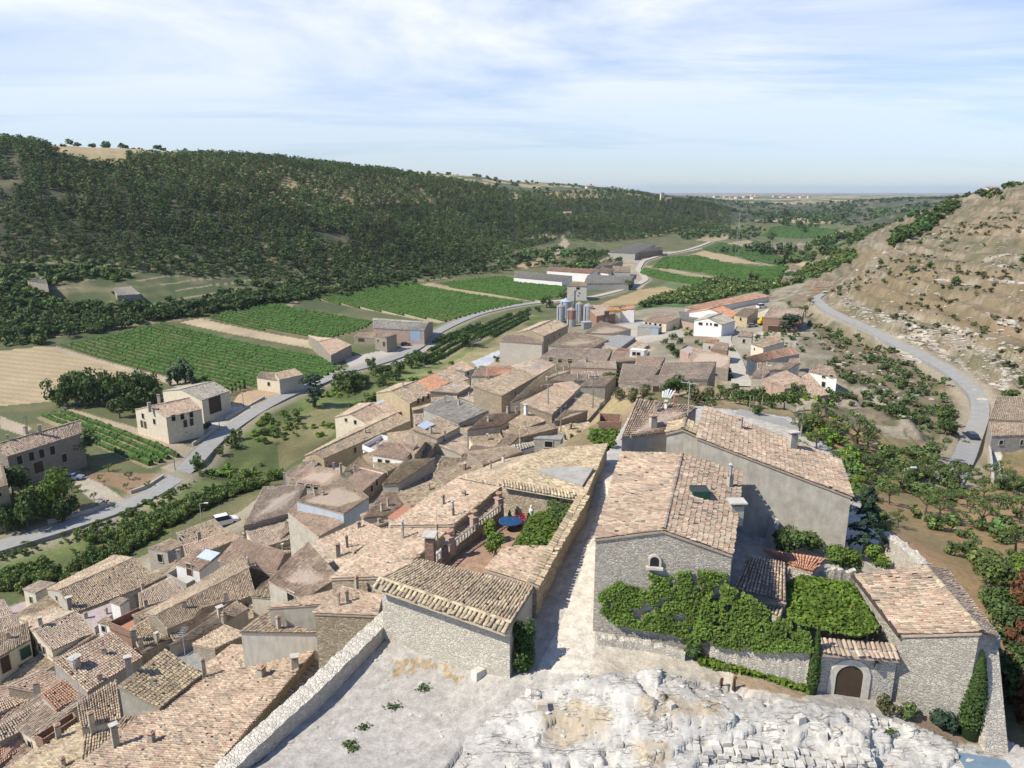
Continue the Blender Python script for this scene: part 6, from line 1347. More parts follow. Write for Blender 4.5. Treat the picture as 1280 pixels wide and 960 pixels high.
T_('small olive tree in the yard of the long farmhouse', [(98,615,9),(118,625,9),(162,600,10),(158,612,8),(125,602,7),(136,590,11),(90,615,11),(133,633,8),(185,610,8)], 'olive', 'olive', 'olive tree', 'olive_tree', nl=250, group='olive trees in the farmhouse yard')
T_('dark round tree in the field hedge by the road to the farm', [(432,488,26),(445,486,22),(420,480,14),(470,472,18),(485,470,16),(500,466,18),(515,460,20),(525,455,16),(465,460,14),(520,450,14),(458,480,14),(476,482,16),(495,476,14)], 'bush', 'oak', 'tree', nl=450, group='round trees of the roadside hedge')
T_('large solitary round tree on the terraced vine bank', [(585,433,22)], 'bush', 'oak', 'tree', nl=700)
T_('bright bush on the open green bank', [(464,502,14),(425,545,10),(372,530,10),(335,530,14),(355,525,12),(330,555,10),(440,540,12),(340,600,16)], 'bush', 'bright', 'bush', nl=350, group='bushes on the green bank')
T_('grey green bush on the bank opposite the farmhouse', [(372,522,13),(330,545,12),(345,545,12),(310,600,14)], 'bush', 'olive', 'bush', nl=350, group='grey green bushes on the bank')
T_('dark tree beside the silos', [(683,385,16),(704,376,12),(672,390,8)], 'bush', 'oak', 'tree', nl=400, group='trees beside the silos')
T_('tree among the farm sheds', [(744,358,10),(758,360,9),(787,362,13),(700,342,6),(722,340,7)], 'bush', 'oak', 'tree', nl=250, group='trees among the farm sheds')
T_('dark bushy tree in the middle of the far valley', [(940,315,14),(950,318,16),(960,318,16),(975,318,14),(985,320,16),(990,322,15),(1010,315,12),(1020,310,12),(1030,308,14),(1047,300,12),(1035,318,12),(1015,325,8),(1003,322,10),(920,316,10),(905,316,9),(1045,320,14),(965,300,10),(980,282,10),(1000,285,9),(960,278,12),(985,272,10),(1005,290,9)], 'bush', 'oak', 'tree', nl=200, group='dark trees of the far valley')
T_('dark green shrub in the reeds of the river', [(940,352,12),(955,358,10),(958,370,10),(890,362,7),(875,366,6),(832,372,8),(975,352,8),(880,350,5)], 'bush', 'oak', 'shrub', nl=200, group='shrubs in the reeds')
T_('dark fir in front of the red brick house', [(985,417,30)], 'poplar', 'blue', 'fir', nl=700, wid=2.6)
T_('small leafy tree beside the hill road above the brick house', [(1007,392,14),(1000,396,13),(987,394,11),(1012,382,10),(985,385,10)], 'broad', 'olive', 'tree', nl=350, group='small trees above the brick house')
T_('round green tree above the tiled roofs of the castle slope', [(848,494,28),(836,492,22)], 'bush', 'oak', 'tree', nl=700, group='round green trees at the top of the dry slope')
T_('grey green bush on the dry slope above the roofs', [(775,500,16),(790,502,18),(805,495,15),(870,505,22),(885,500,16),(815,505,10)], 'bush', 'dry', 'bush', nl=450, group='grey bushes on the dry slope')
T_('dark cypress leaning beside the tall pale house', [(757,502,24),(762,492,26),(768,480,22),(753,508,14)], 'poplar', 'oak', 'cypress', nl=400, wid=2.4, group='dark conifers beside the tall pale house')
T_('young bright tree between the tan roofs', [(618,558,16),(634,556,18),(628,560,13)], 'broad', 'bright', 'tree', nl=350, group='young trees between the roofs')
T_('bright leafy bush between the village roofs', [(745,560,18),(755,562,18),(765,560,16),(735,436,8),(745,437,8),(738,552,10)], 'bush', 'bright', 'bush', nl=400, group='bright bushes between the roofs')
T_('round bush by the little garden of the long stone hall', [(620,452,8),(626,447,7),(640,447,6)], 'bush', 'oak', 'bush', nl=250, group='bushes of the round garden')
T_('green shrub on the open slope in the middle of the village', [(835,412,6),(842,425,10),(850,430,9),(830,430,9),(838,440,12),(855,440,8),(870,430,7),(880,450,10),(845,448,12),(862,420,8),(885,432,7),(905,460,6),(910,475,14),(930,450,7),(915,440,8)], 'bush', 'oak', 'shrub', nl=250, group='shrubs on the slope in the village')
T_('leafy bush at the edge of the lane above the orchard', [(905,500,15),(925,505,20),(935,508,22),(950,505,22),(965,510,20),(980,512,22),(995,505,18),(1010,505,20),(1030,500,18),(1045,498,14),(945,520,16),(920,490,12),(900,490,10),(888,508,12)], 'bush', 'oak', 'bush', nl=450, group='bushes along the lane above the orchard')
T_('green shrub on the slope under the hill road', [(1123,525,22),(1110,522,14),(1178,532,22),(1182,545,22),(1170,520,14),(1185,515,12),(1090,450,8),(1046,420,7),(1150,480,6),(1068,485,10)], 'bush', 'oak', 'shrub', nl=400, group='shrubs under the hill road')
T_('dark shrub on the rocky hill', [(1193,357,11),(1140,343,9),(1163,332,9),(1100,332,8),(1112,348,6),(1280,330,10),(1150,308,5),(1230,310,4),(1105,355,6),(1135,300,5),(1251,255,6),(1280,490,16),(1262,492,12)], 'bush', 'oak', 'shrub', nl=220, group='dark shrubs on the rocky hill')
# olive / almond orchard right
orc = [(1005,545,22),(1020,560,24),(1035,540,26),(1050,552,26),(1065,545,28),(1080,555,26),(1095,560,24),(1092,590,26),(1070,585,22),(1045,585,22),(1025,590,24),(1010,610,22),(1035,620,24),(1060,640,30),(1085,640,28),(1110,625,26),(1130,610,24),(1150,590,26),(1176,574,20),(1160,610,20),(1175,625,22),(1195,615,24),(1210,605,22),(1150,640,26),(1170,650,26),(1190,640,24),(1210,640,24),(1230,630,22),(1250,620,20),(1270,620,20),(1230,655,26),(1255,650,24),(1275,655,26),(1200,660,22),(1270,690,24),(1215,690,24),(1165,670,20),(1120,655,26),(1100,670,26),(1140,590,20),(1125,575,18),(1115,600,20),(1240,600,18),(1260,595,16),(1190,690,20),(1025,545,20),(1000,570,20),(1180,600,20)]
T_('small leafy almond tree in the orchard on the dry slope', [(u+RNG.normal(0, 6), v+RNG.normal(0, 5), hp*RNG.uniform(.75, 1.25)) for u, v, hp in orc], 'olive', 'olive', 'almond tree', 'almond_tree', nl=800, wid=1.0, group='almond trees in the orchard')
und = scatter([(985,525),(1060,520),(1110,560),(1200,560),(1290,610),(1290,760),(1200,700),(1130,660),(1075,640),(1060,600),(1000,560)], 420)
und = und[fbm(und[:, 0]/9, und[:, 1]/9, 3, 66) > -.02]
merged('undergrowth', 'bush', 'olive', [(*p, random.uniform(.6, 2.1), 1.2) for p in und], 'low green undergrowth between the almond trees', 90, 'undergrowth')
und = scatter([(985,530),(1035,520),(1075,580),(1085,640),(1060,640),(1040,590)], 130)
merged('bramble', 'bush', 'bright', [(*p, random.uniform(.8, 2.2), 1.2) for p in und], 'bright bramble thicket along the plastered building', 120, 'bramble')
dryp = np.vstack([scatter([(1000,420),(1100,430),(1200,490),(1210,560),(1130,520),(1050,500)], 260), scatter([(1020,370),(1280,470),(1280,270),(1190,280),(1100,330)], 700)])
merged('dry_scrub', 'bush', 'dry', [(*p, random.uniform(.5, 1.6), 1.3) for p in dryp if fbm(p[0]/20, p[1]/20, 3, 67) > -.1], 'low dry scrub scattered over the rocky hill', 40, 'scrub')
merged('slope_scrub', 'bush', 'olive', [(*p, random.uniform(.6, 1.9), 1.3) for p in np.vstack([scatter([(1010,400),(1100,430),(1190,490),(1212,540),(1180,560),(1060,505),(1040,460)], 330), scatter([(940,415),(1005,410),(1012,455),(985,468),(950,440)], 70)]) if fbm(p[0]/12, p[1]/12, 3, 63) > -.05], 'olive green scrub on the slope between the hill road and the village', 90, 'scrub')
# reeds along the river
reed = []
for q, n, a_, b_ in (([(-20,752),(-20,728),(90,692),(190,650),(280,612),(350,590),(358,602),(290,622),(200,668),(150,700),(60,735)], 850, 1.2, 2.7), ([(-20,722),(-20,692),(100,664),(190,626),(250,600),(190,645),(90,688)], 200, .5, 1.5)): 
    for p in scatter(q, n):
        if fbm(p[0]/10, p[1]/10, 3, 64) > -.16: reed.append((*p, random.uniform(a_, b_), .85))
merged('reed_bed', 'bush', 'reed', reed, 'dense green reeds and brambles along the river below the village', 240, 'reeds')
bank = [(*p, random.uniform(.6, 1.8), 1.3) for p in np.vstack([scatter([(230,600),(330,520),(440,475),(520,455),(560,435),(570,455),(440,530),(350,585),(290,600)], 420), scatter([(820,408),(865,402),(908,422),(905,452),(850,462),(828,432)], 120), scatter([(700,560),(735,520),(770,480),(800,482),(780,520),(740,550)], 40), scatter([(945,470),(1060,505),(1040,520),(900,505),(905,490)], 60)]) if fbm(p[0]/14, p[1]/14, 3, 68) > -.02]
merged('bank_scrub', 'bush', 'bright', bank, 'rough green growth on the bank between road and village', 70, 'scrub')
far_reed = [(*p, random.uniform(2.2, 4.2), 1.2) for p in scatter([(790,388),(900,348),(960,355),(1010,332),(1065,312),(1070,322),(1020,345),(930,366),(880,380),(830,380)], 800)]
merged('far_reeds', 'bush', 'reed', far_reed, 'green reed belt along the river beyond the village', 40, 'reeds')
valley = [(*p, random.uniform(3, 7), 1.2) for p in np.vstack([scatter([(1060,315),(1085,300),(1090,285),(1070,282),(1050,300)], 110), scatter([(905,300),(940,300),(960,280),(930,270),(905,285)], 90), scatter([(850,300),(900,298),(905,290),(850,293)], 60), scatter([(940,280),(1060,280),(1050,268),(940,266)], 200), scatter([(620,335),(700,325),(760,318),(700,312),(640,318)], 90), scatter([(700,345),(760,335),(780,325),(700,338)], 60)])]
merged('valley_trees', 'bush', 'oak', valley, 'mixed dark trees filling the far valley bottom', 40, 'trees')
q = np.column_stack([RNG.uniform(.23, .75, 5200), RNG.uniform(620, 3200, 5200)]); X = q[:, 0]*q[:, 1]; z = terr(X, q[:, 1]); kf = (z > -64) & (fbm(X/120, q[:, 1]/120, 4, 69) > -.04) & ~((q[:, 0] > .5) & (q[:, 1] < 640))
merged('far_wood', 'bush', 'oak', [(x, y, zz-.5, random.uniform(4, 9), 1.25) for x, y, zz in zip(X[kf], q[kf, 1], z[kf])], 'dark woods on the far hills right of the valley', 24, 'forest')
q = np.column_stack([RNG.uniform(-.85, .3, 3000), RNG.uniform(700, 3400, 3000)]); X = q[:, 0]*q[:, 1]; z = terr(X, q[:, 1]); kf = (z > -10) & (fbm(X/150, q[:, 1]/90, 4, 70) > .12)
merged('plateau_trees', 'bush', 'pine', [(x, y, zz-.5, random.uniform(4, 8), 1.3) for x, y, zz in zip(X[kf], q[kf, 1], z[kf])], 'dark tree lines on the fields above the wooded hillside', 24, 'trees')
crest = [(*p, random.uniform(2.5, 6), 1.2) for p in np.vstack([scatter([(1185,262),(1190,247),(1240,241),(1280,241),(1280,246),(1210,256)], 60), scatter([(1110,300),(1135,285),(1190,252),(1200,258),(1150,295),(1120,312)], 140)])]
merged('crest_trees', 'bush', 'oak', crest, 'dark scrub oaks along the crest and flank of the rocky hill', 60, 'trees')
# rocks on the right hill
rk_ = MB()
for p in np.vstack([scatter([(1015,385),(1040,380),(1130,425),(1215,470),(1250,478),(1280,470),(1280,440),(1150,408),(1060,378)], 620), scatter([(1280,470),(1030,390),(1100,320),(1280,270)], 420), scatter([(1040,400),(1180,480),(1150,510),(1040,460)], 130)]):
    s_ = random.uniform(.12, .5)*(1 if random.random() < .93 else 2.); g = random.uniform(.34, .52); rk_.blob(p, s_, (g, g*.9, g*.74), 5, 4, .35, sq=(1.8, 1.2, .7))
lv = np.where((ris > .65) & right & (Yf < 640) & (Yf > 150) & (Zf > -52))[0]
for q_ in RNG.choice(lv, min(1500, len(lv)), replace=False):
    if Yf[q_]*.0013 < RNG.random()*.9 and fbm(Xf[q_:q_+1]/18, Yf[q_:q_+1]/18, 3, 58)[0] > -.15: g = random.uniform(.34, .50); rk_.blob((Xf[q_], Yf[q_], Zf[q_]), random.uniform(.3, 1.0), (g, g*.89, g*.72), 6, 4, .35, sq=(random.uniform(1., 2.6), random.uniform(1., 2.6), .75))
stuff(rk_.build('limestone_rubble', M['rockstone']), 'pale limestone rubble and ledges strewn over the rocky hill', 'rocks')
rk_ = MB()
q = RNG.uniform([-14, 20], [32, 46], (6500, 2)); k = (RNG.random(6500) < .14) & in_poly(q[:, 0], q[:, 1], PLAT) & (q[:, 0] < 3) & (q[:, 1] < 40); gq = q[k]; k = in_poly(q[:, 0], q[:, 1], ROCKP) & in_poly(q[:, 0], q[:, 1], PLAT) & (fbm(q[:, 0]/3, q[:, 1]/3, 3, 88) > -.1); q = np.vstack([q[k], gq]); z = terr(q[:, 0], q[:, 1])
for (x, y), zz in zip(q, z):
    g = random.uniform(.38, .58); rk_.blob((x, y, zz), random.choice((.03, .04, .05, .07, .12)), (g, g*.95, g*.85), 5, 4, .4, sq=(1.6, 1.1, .6))
stuff(rk_.build('rock_chips', M['rockstone']), 'loose chips and flakes over the white rock', 'stones')
# ------------------------------------------------------------------ plants of the castle plateau
ivy('dense green ivy covering the lower front of the large stone house', [(748,742),(772,726),(812,738),(811,714),(832,722),(850,714),(882,712),(908,716),(912,770),(890,800),(862,806),(845,792),(800,786),(768,778),(750,764)], fa, fb, 11000, .085, depth=.2)
ga, gb = pt(886,829,26.0), pt(1020,868,26.7)
cp = [pt(u, v, 24.6+RNG.uniform(-.3, .5)) for u, v in poly_px_sample([(812,690),(850,688),(862,700),(860,718),(815,716)], 900)] if False else None
ivy('thick ivy hanging over the garden wall left of the arched gate', [(868,790),(880,745),(905,728),(940,745),(975,770),(1012,790),(1018,812),(985,812),(940,812),(900,806)], ga, gb, 9500, .085, depth=.35)
pts = []; 
for (u, v) in poly_px_sample([(984,728),(1000,718),(1066,728),(1100,786),(1075,796),(1010,784),(985,775)], 7500):
    p = pt(u, v, 23.3+RNG.uniform(-.1, .7)); pts.append(p)
ar = thing('grape_arbour', 'flat leafy grape arbour filling the yard between gate and barn', 'arbour', pt(1040,770,26.4))
m_ = MB(); m_.add(*leaves(np.array(pts), .115, RNG, np.tile([0, -.2, 1.], (len(pts), 1)), (1+.7*fbm(np.array(pts)[:, 0]/.9, np.array(pts)[:, 1]/.9, 3, 18))[:, None]*np.array([[1., 1.02, .8]]))); m_.build('foliage', LM['ivy'], ar)
for (u, v) in ((995,735),(1062,738),(1085,785),(1000,780)):
    a = pt(u, v, 23.6); m_ = MB(); m_.tube(a, a-[0, 0, 3], .06, .06, 6, (.3, .3, .28)); m_.build('post', M['tint'], ar)
def bushy(lab, name, cat, u, v, H, r, h_, leaf, n=900, size=.1, lobes_=7, group=None):
    b = pt(u, v, H); rng = np.random.default_rng(int(u*7+v)); L = [(b[0]+rng.uniform(-1, 1)*r*.6, b[1]+rng.uniform(-1, 1)*r*.6, b[2]+h_*rng.uniform(.25, .8), r*.5, r*.5, h_*.28) for _ in range(lobes_)]
    p, d, ct = lobes(n, L, rng); return cloud_plant(name, lab, cat, b, p, d+[0, 0, .4], size, leaf, group, ct)
pts = [pt(u, v, 24.9+RNG.uniform(-.5, .3)) for (u, v) in poly_px_sample([(736,536),(774,534),(776,552),(740,553)], 700)]
cloud_plant('arbour_vine', 'bright green arbour below the small brick walled terrace at the alley end', 'plant', pt(756,548,26.5), pts, np.tile([0, 0, 1.], (700, 1)), .2, 'ivy')
ta, tb = pt(642,690,24.4), pt(700,650,24.)
pts = [pt(u, v, 23.7+RNG.uniform(0, 1.0)) for (u, v) in poly_px_sample([(636,688),(692,690),(716,646),(690,636),(664,642),(652,664)], 4200)]
cloud_plant('arbour_vine', 'bright green vine arbour beside the blue table on the terrace', 'plant', pt(675,675,25), pts, np.tile([0, 0, 1.], (4200, 1)), .115, 'ivy')
pts = [pt(u, v, 23.0+RNG.uniform(0, .8)) for (u, v) in poly_px_sample([(682,622),(715,622),(716,640),(700,656),(688,645)], 700)]
cloud_plant('climber', 'dark climber in the corner of the terrace wall', 'plant', pt(700,640,24.6), pts, np.tile([0, -.5, 1.], (700, 1)), .12, 'oak')
bushy('feathery bright bush at the edge of the terracotta floor', 'bush', 'bush', 617,692,25,.8,1.5,'bright',900,.1)
bushy('feathery green bush beside the blue table', 'bush', 'bush', 614,672,25,.6,1.4,'bright',600,.1)
for (u, v, l) in ((637,657,'small potted conifer left of the flower pots by the terrace wall'), (646,656,'small potted conifer behind the blue table'), (661,660,'small dark conifer next to the white statue')):
    b = hit(u, v); t = thing('potted_conifer', l, 'plant', b); m_ = MB(); m_.lathe(b, [(.01, 0), (.16, 0), (.22, .35), (.02, .33)], 10, (.4, .2, .12)); m_.build('pot', M['tint'], t)
    n = 260; hh = RNG.uniform(.2, 1, n); a = RNG.uniform(0, 6.28, n); rr = .3*(1.05-hh); m_ = MB(); m_.add(*leaves(b+np.stack([np.cos(a)*rr, np.sin(a)*rr, .3+hh*.95], 1), .07, RNG)); m_.build('foliage', LM['cypress'], t)
b = hit(652,656); t = thing('flower_pot', 'pot of red and pink flowers behind the blue table', 'plant', b); m_ = MB(); m_.lathe(b, [(.01, 0), (.2, 0), (.28, .4), (.02, .38)], 10, (.55, .5, .45)); m_.build('pot', M['tint'], t)
m_ = MB(); m_.add(*leaves(b+RNG.normal(0, [.3, .3, .18], (200, 3))+[0, 0, .6], .08, RNG, None, np.array([[.45, .06, .1]]))); m_.build('flowers', M['tint'], t)
tall = bushy('tall dark evergreen covering the corner of the nearest house by the alley', 'corner_evergreen', 'tree', 655,836,25.8,.75,2.9,'cypress',3400,.085,14)
def cypress(lab, u, v, H, h_, r, n=2600):
    b = pt(u, v, H); hh = RNG.uniform(0, 1, n)**.8; a = RNG.uniform(0, 6.28, n); rr = r*np.clip(np.minimum(1.0-(hh)**2.2, .55+hh*2), 0, 1)*RNG.uniform(.82, 1.06, n)
    pts = b+np.stack([np.cos(a)*rr, np.sin(a)*rr, .1+hh*h_], 1); d = np.stack([np.cos(a), np.sin(a), .5+0*a], 1)
    t = thing('cypress', lab, 'cypress', b); m_ = MB(); m_.add(*leaves(pts, .07, RNG, d, None)); m_.build('foliage', LM['cypress'], t)
    m_ = MB(); K = 14; m_.lathe(b, [(r*.8*max(.02, 1-(k/K)**2.2), .1+k/K*h_*.97) for k in range(K+1)], 12, (.35, .4, .35)); m_.build('core', LM['cypress'], t)
cypress('slim clipped cypress just left of the arched gate', 1014,868,26.7,4.1,.33)
cypress('broad pointed cypress in front of the right end of the barn', 1209,920,28.1,5.1,.72,4200)
bushy('blue green shrub at the foot of the broad cypress', 'shrub', 'shrub', 1178,914,27.9,.75,1.5,'blue',1400,.09)
bushy('wild flowering shrub beside the arched gate', 'shrub', 'shrub', 1108,888,27,.6,.9,'dry',500,.08)
bushy('green leafy shrub left of the blue green shrub', 'shrub', 'shrub', 1138,898,27.3,.6,.9,'olive',500,.08)
bushy('round clipped bush at the left end of the flower border', 'shrub', 'shrub', 866,826,25.9,.55,1.0,'oak',1100,.08)
fl = []
for k in range(900):
    t_ = RNG.uniform(0, 1); u = 872+138*t_; vv = 832+36*t_**1.2; b = pt(u, vv+RNG.uniform(-5, 3), 26.0+.7*t_); fl.append(b+[0, 0, RNG.uniform(.05, .5)])
cloud_plant('flower_border', 'strip of long bright leaves along the foot of the ivy wall', 'plant', pt(940,848,26.3), fl, np.tile([0, -.3, .5], (900, 1)), .16, 'bright', None, np.array([[1.1, 1.1, .8]]))
bushy('bushy green shrub below the plastered wall', 'shrub', 'shrub', 985,690,24.3,1.2,1.6,'oak',1600,.1); bushy('leafy shrub between the slab and the plastered wall', 'shrub', 'shrub', 1012,688,24.3,1.0,1.4,'olive',1200,.1); bushy('dense bright bush at the base of the dark conifer', 'shrub', 'shrub', 1052,712,24.6,1.3,1.6,'bright',2000,.1); bushy('light green bush beside the pale orchard wall', 'shrub', 'shrub', 1095,708,24.8,.8,1.5,'bright',1200,.1)
# layered dark conifer
b = pt(1080,692,25); t = thing('blue_conifer', 'dark blue green conifer with drooping layers at the end of the plastered wall', 'conifer', b); m_ = MB(); m_.tube(b, b+[0, 0, 5.2], .14, .03, 7); m_.build('trunk', M['bark'], t)
pts = []; ns = []
for k in range(26):
    z = .6+4.5*k/25; R = 1.55*(1.08-z/5.3)+.15; a = k*2.4
    n = 120; s_ = RNG.uniform(.1, 1, n); x = np.cos(a)*R*s_; y = np.sin(a)*R*s_; w_ = RNG.normal(0, .22, n)*R*.6
    pts.append(b+np.stack([x-np.sin(a)*w_, y+np.cos(a)*w_, z-.35*s_**2+RNG.normal(0, .05, n)], 1)); ns.append(np.tile([math.cos(a)*.3, math.sin(a)*.3, 1.], (n, 1)))
m_ = MB(); m_.add(*leaves(np.vstack(pts), .11, RNG, np.vstack(ns))); m_.build('foliage', LM['blue'], t)
# big shrubs behind the barn
for k, (u, v, H, r, h_, lf, lab) in enumerate(((1268,880,30,1.7,3.6,'oak','large dark shrub right of the barn buttress'), (1262,815,31,2.0,3.6,'oak','big green bush with rusty heads beside the barn roof'), (1285,760,31.5,2.2,3.4,'rust','bush with rusty red leaves at the right edge'), (1250,770,32.5,1.6,3.0,'oak','dark bush between barn and orchard'), (1240,730,33,1.5,2.6,'olive','grey green bush at the lower end of the orchard'), (1290,900,29.5,1.3,3.0,'rust','brown leaved shrub in the lower right corner'), (1272,720,33.5,1.4,2.2,'bright','fresh green bush at the right edge of the orchard'))):
    bushy(lab, 'large_shrub', 'shrub', u, v, H, r, h_, lf, 2600, .14, 12)
for k, (u, v, H) in enumerate(((1265,800,28.6), (1280,790,28.6), (1255,770,29.6), (1275,750,29.4), (1285,815,28.2), (1270,835,28.2))):
    bushy('cluster of rusty orange leaves on top of the bushes right of the barn', 'rusty_shrub', 'shrub', u, v, H, .6, .8, 'rust', 420, .12, 5, 'rusty leaf clusters')
# tufts on the gravel
for (u, v, s_) in ((437,925,.35), (455,905,.3), (492,882,.35), (440,932,.25), (530,862,.3), (1018,862,.2), (1110,915,.3)):
    b = ground(pt(u, v, 27)); n = 90; pts = b+RNG.normal(0, [s_*.6, s_*.45, .03], (n, 3))+[0, 0, .06]
    cloud_plant('grass_tuft', 'small green tuft growing on the pale gravel', 'plant', b, pts, None, .07, 'olive', 'grass tufts on the gravel', None, 'blades', False)
# ------------------------------------------------------------------ silos, poles, cars, machinery
def silo(lab, u, v, r, h_, roof, body=(.42,.44,.46), band=None):
    r, h_ = r*.82, h_*.8; p = ground(hit(u, v)); t = thing('silo', lab, 'silo', p, None); m_ = MB(); n = 20
    pr = []; k = 0
    while k < 14: pr += [(r, h_*k/14), (r*1.012, h_*(k+.5)/14)]; k += 1
    m_.lathe(p, pr+[(r, h_)], n, body)
    if band: m_.lathe(p, [(r*1.02, h_*.45), (r*1.02, h_*.97)], n, band)
    m_.build('body', M['metalt'], t); m_ = MB(); m_.lathe(p+[0, 0, h_], [(r*1.06, -.05), (r*.2, r*.5), (.3, r*.52), (.3, r*.62), (.01, r*.66)], n, roof); m_.build('roof', M['metalt'], t)
    m_ = MB(); m_.box(p+[-r*.7, -r*.8, h_*.5], (.5, .12, h_), .8, (.3, .31, .32)); m_.build('ladder', M['metalt'], t); return t
m, nt, b = new_mat('sheet_metal'); nt.links.new(mix(nt, 1., attr(nt), ramp(nt, [(.3, (.75,)*3), (.7, (1.12,)*3)], noise(nt, pos_coord(nt, (1, 1, .4)), 1.1, 5)), 'MULTIPLY'), b.inputs['Base Color']); b.inputs['Roughness'].default_value = .5; b.inputs['Metallic'].default_value = .25; M['metalt'] = m
silo('tall pale blue silo with a conical roof behind the others', 707,397,3.4,10.5,(.45,.52,.58),(.46,.51,.55)); silo('grey corrugated silo left of the rusty silo', 701,403,2.5,10,(.38,.3,.26)); silo('silo with rusty red upper rings in the middle of the group', 714,408,2.6,10,(.42,.3,.25),(.42,.42,.41),(.33,.21,.16)); silo('dark grey silo behind the rusty silo', 724,402,2.3,11,(.36,.33,.3)); silo('large grey corrugated silo at the right of the group', 735,404,2.9,10.5,(.35,.33,.31)); 
p = ground(hit(733, 411)); m_ = MB(); m_.box(p+[0, 0, 1.5], (4, 3, 3.2), .3, (.34, .35, .36)); t = thing('silo_hut', 'small grey metal hut at the foot of the silos', 'hut', p); m_.build('wall', M['metalt'], t); m_ = MB(); m_.box(p+[0, 0, 3.25], (4.4, 3.4, .25), .3, (.5, .5, .5)); m_.build('roof', M['metalt'], t)
p = ground(hit(718, 396)); t = thing('grain_elevator', 'tall grain elevator frame with slanting chutes above the silos', 'grain elevator', p); m_ = MB(); m_.box(p+[0, 0, 6.5], (.8, .8, 13), .3, (.45, .46, .47)); m_.box(p+[0, 0, 13.2], (1.5, 1.2, 1.2), .3, (.5, .5, .5)); m_.build('shaft', M['metalt'], t)
for (dx, dz) in ((-5.5, 11), (4.5, 11.5), (7.5, 10.5)): m_ = MB(); m_.tube(p+[0, 0, 13], p+[dx*.85, -2, dz*.82], .22, .22, 6, (.5, .51, .52)); m_.build('chute', M['metalt'], t)
p = ground(hit(770, 405)); t = thing('crane', 'orange machine arm lying over the yard of the pale house', 'machine', p); m_ = MB(); m_.box(p+[0, 0, 6.3], (9.5, .6, .6), .16, (.62, .27, .03)); m_.build('arm', M['tint'], t); m_ = MB(); m_.box(p+[-4.6, -.8, 5.0], (2, 1.4, 2.4), .16, (.08, .08, .08)); m_.box(p+[-4.6, -.8, 2], (.6, .6, 4), .16, (.2, .2, .2)); m_.build('base', M['tint'], t)
p = ground(hit(953, 406)); t = thing('digger', 'yellow digger parked left of the red brick house', 'digger', p); m_ = MB(); m_.box(p+[0, 0, 1.3], (3.4, 2, 1.3), .3, (.62, .42, .03)); m_.build('body', M['tint'], t); m_ = MB(); m_.box(p+[-.3, 0, 2.6], (1.5, 1.5, 1.5), .3, (.6, .42, .04), .85); m_.build('cab', M['tint'], t)
for a in (-1, 1): m_ = MB(); m_.box(p+[0, a*1., .4], (3.4, .5, .8), .3, (.04, .04, .04)); m_.build('track', M['tint'], t)
m_ = MB(); m_.tube(p+[1.2, 0, 1.8], p+[3, .3, 4], .22, .18, 6, (.62, .42, .03)); m_.tube(p+[3, .3, 4], p+[4.3, .5, 1.2], .18, .14, 6, (.62, .42, .03)); m_.build('boom', M['tint'], t)
def car(lab, u, v, rz, colr, kind='car', H=None):
    p = ground(hit(u, v)) if H is None else pt(u, v, H); p = p+[0, 0, .16]; t = thing('parked_'+kind, lab, kind, p); t.rotation_euler = (0, 0, rz); o = p
    L, Wd_, hb, hc = (4.3, 1.75, .95, 1.45) if kind == 'car' else (5.0, 1.95, 1.2, 2.1)
    m_ = MB(); x = L/2; y = Wd_/2
    prof = [(-x, .3), (x, .3), (x, hb*.72), (x*.9, hb*.82), (x*.45, hb), (-x*.95, hb), (-x, hb*.8)]
    V = [o+[a, -y, b] for a, b in prof]+[o+[a, y, b] for a, b in prof]; k = len(prof); m_.add(V, [[i, (i+1) % k, k+(i+1) % k, k+i] for i in range(k)], colr)
    for s_ in (0, k): m_.add([V[s_+i] for i in range(k)], [[0, 1, 2, 3], [0, 3, 4, 5], [0, 5, 5, 6][:3]+[6]], colr)
    m_.build('body', M['carpaint'], t)
    m_ = MB(); x0, x1 = (-x*.92, x*.42); b_ = [o+[x0, -y*.95, hb], o+[x1, -y*.95, hb], o+[x1, y*.95, hb], o+[x0, y*.95, hb]]; t_ = [o+[x0*.82, -y*.78, hc-.06], o+[x1*.45, -y*.78, hc-.06], o+[x1*.45, y*.78, hc-.06], o+[x0*.82, y*.78, hc-.06]]; m_.hexa(b_, t_, (.03, .035, .04)); m_.build('windows', M['carpaint'], t)
    m_ = MB(); m_.hexa([q_+[0, 0, 0.0] for q_ in t_], [q_+[0, 0, .06] for q_ in t_], colr); m_.build('roof', M['carpaint'], t)
    for sx in (-.62, .62):
        for sy in (-1, 1): m_ = MB(); m_.tube(o+[sx*x, sy*(y-.18), .32], o+[sx*x, sy*(y+.01), .32], .32, .32, 12, (.02, .02, .02)); m_.build('wheel', M['tint'], t)
    for sy in (-1, 1): m_ = MB(); m_.box(o+[x+.0, sy*y*.7, .62], (.06, .35, .16), 0, (.7, .7, .68)); m_.build('headlight', M['carpaint'], t)
M['carpaint'] = tinted('car_paint', .5, (.95, 1.05), .25)
car('silver blue car parked in the drive of the long farmhouse', 92,600,.1,(.22,.27,.34)); car('dark blue car driving on the hill road', 1213,549,1.4,(.02,.03,.06)); car('white van parked behind the hedge corner houses', 282,656,.6,(.7,.7,.7),'van'); car('dark car in the yard of the long barn', 507,432,.3,(.05,.06,.09)); car('white van beside the yellow digger', 952,386,.4,(.66,.66,.66),'van'); car('small red car half hidden in the orchard bushes', 1037,536,.2,(.3,.03,.03)); car('dark car at the corner of the long farmhouse', 82,578,.4,(.04,.045,.06))
car('grey car parked beside the yellow digger', 940,409,.2,(.25,.26,.27))
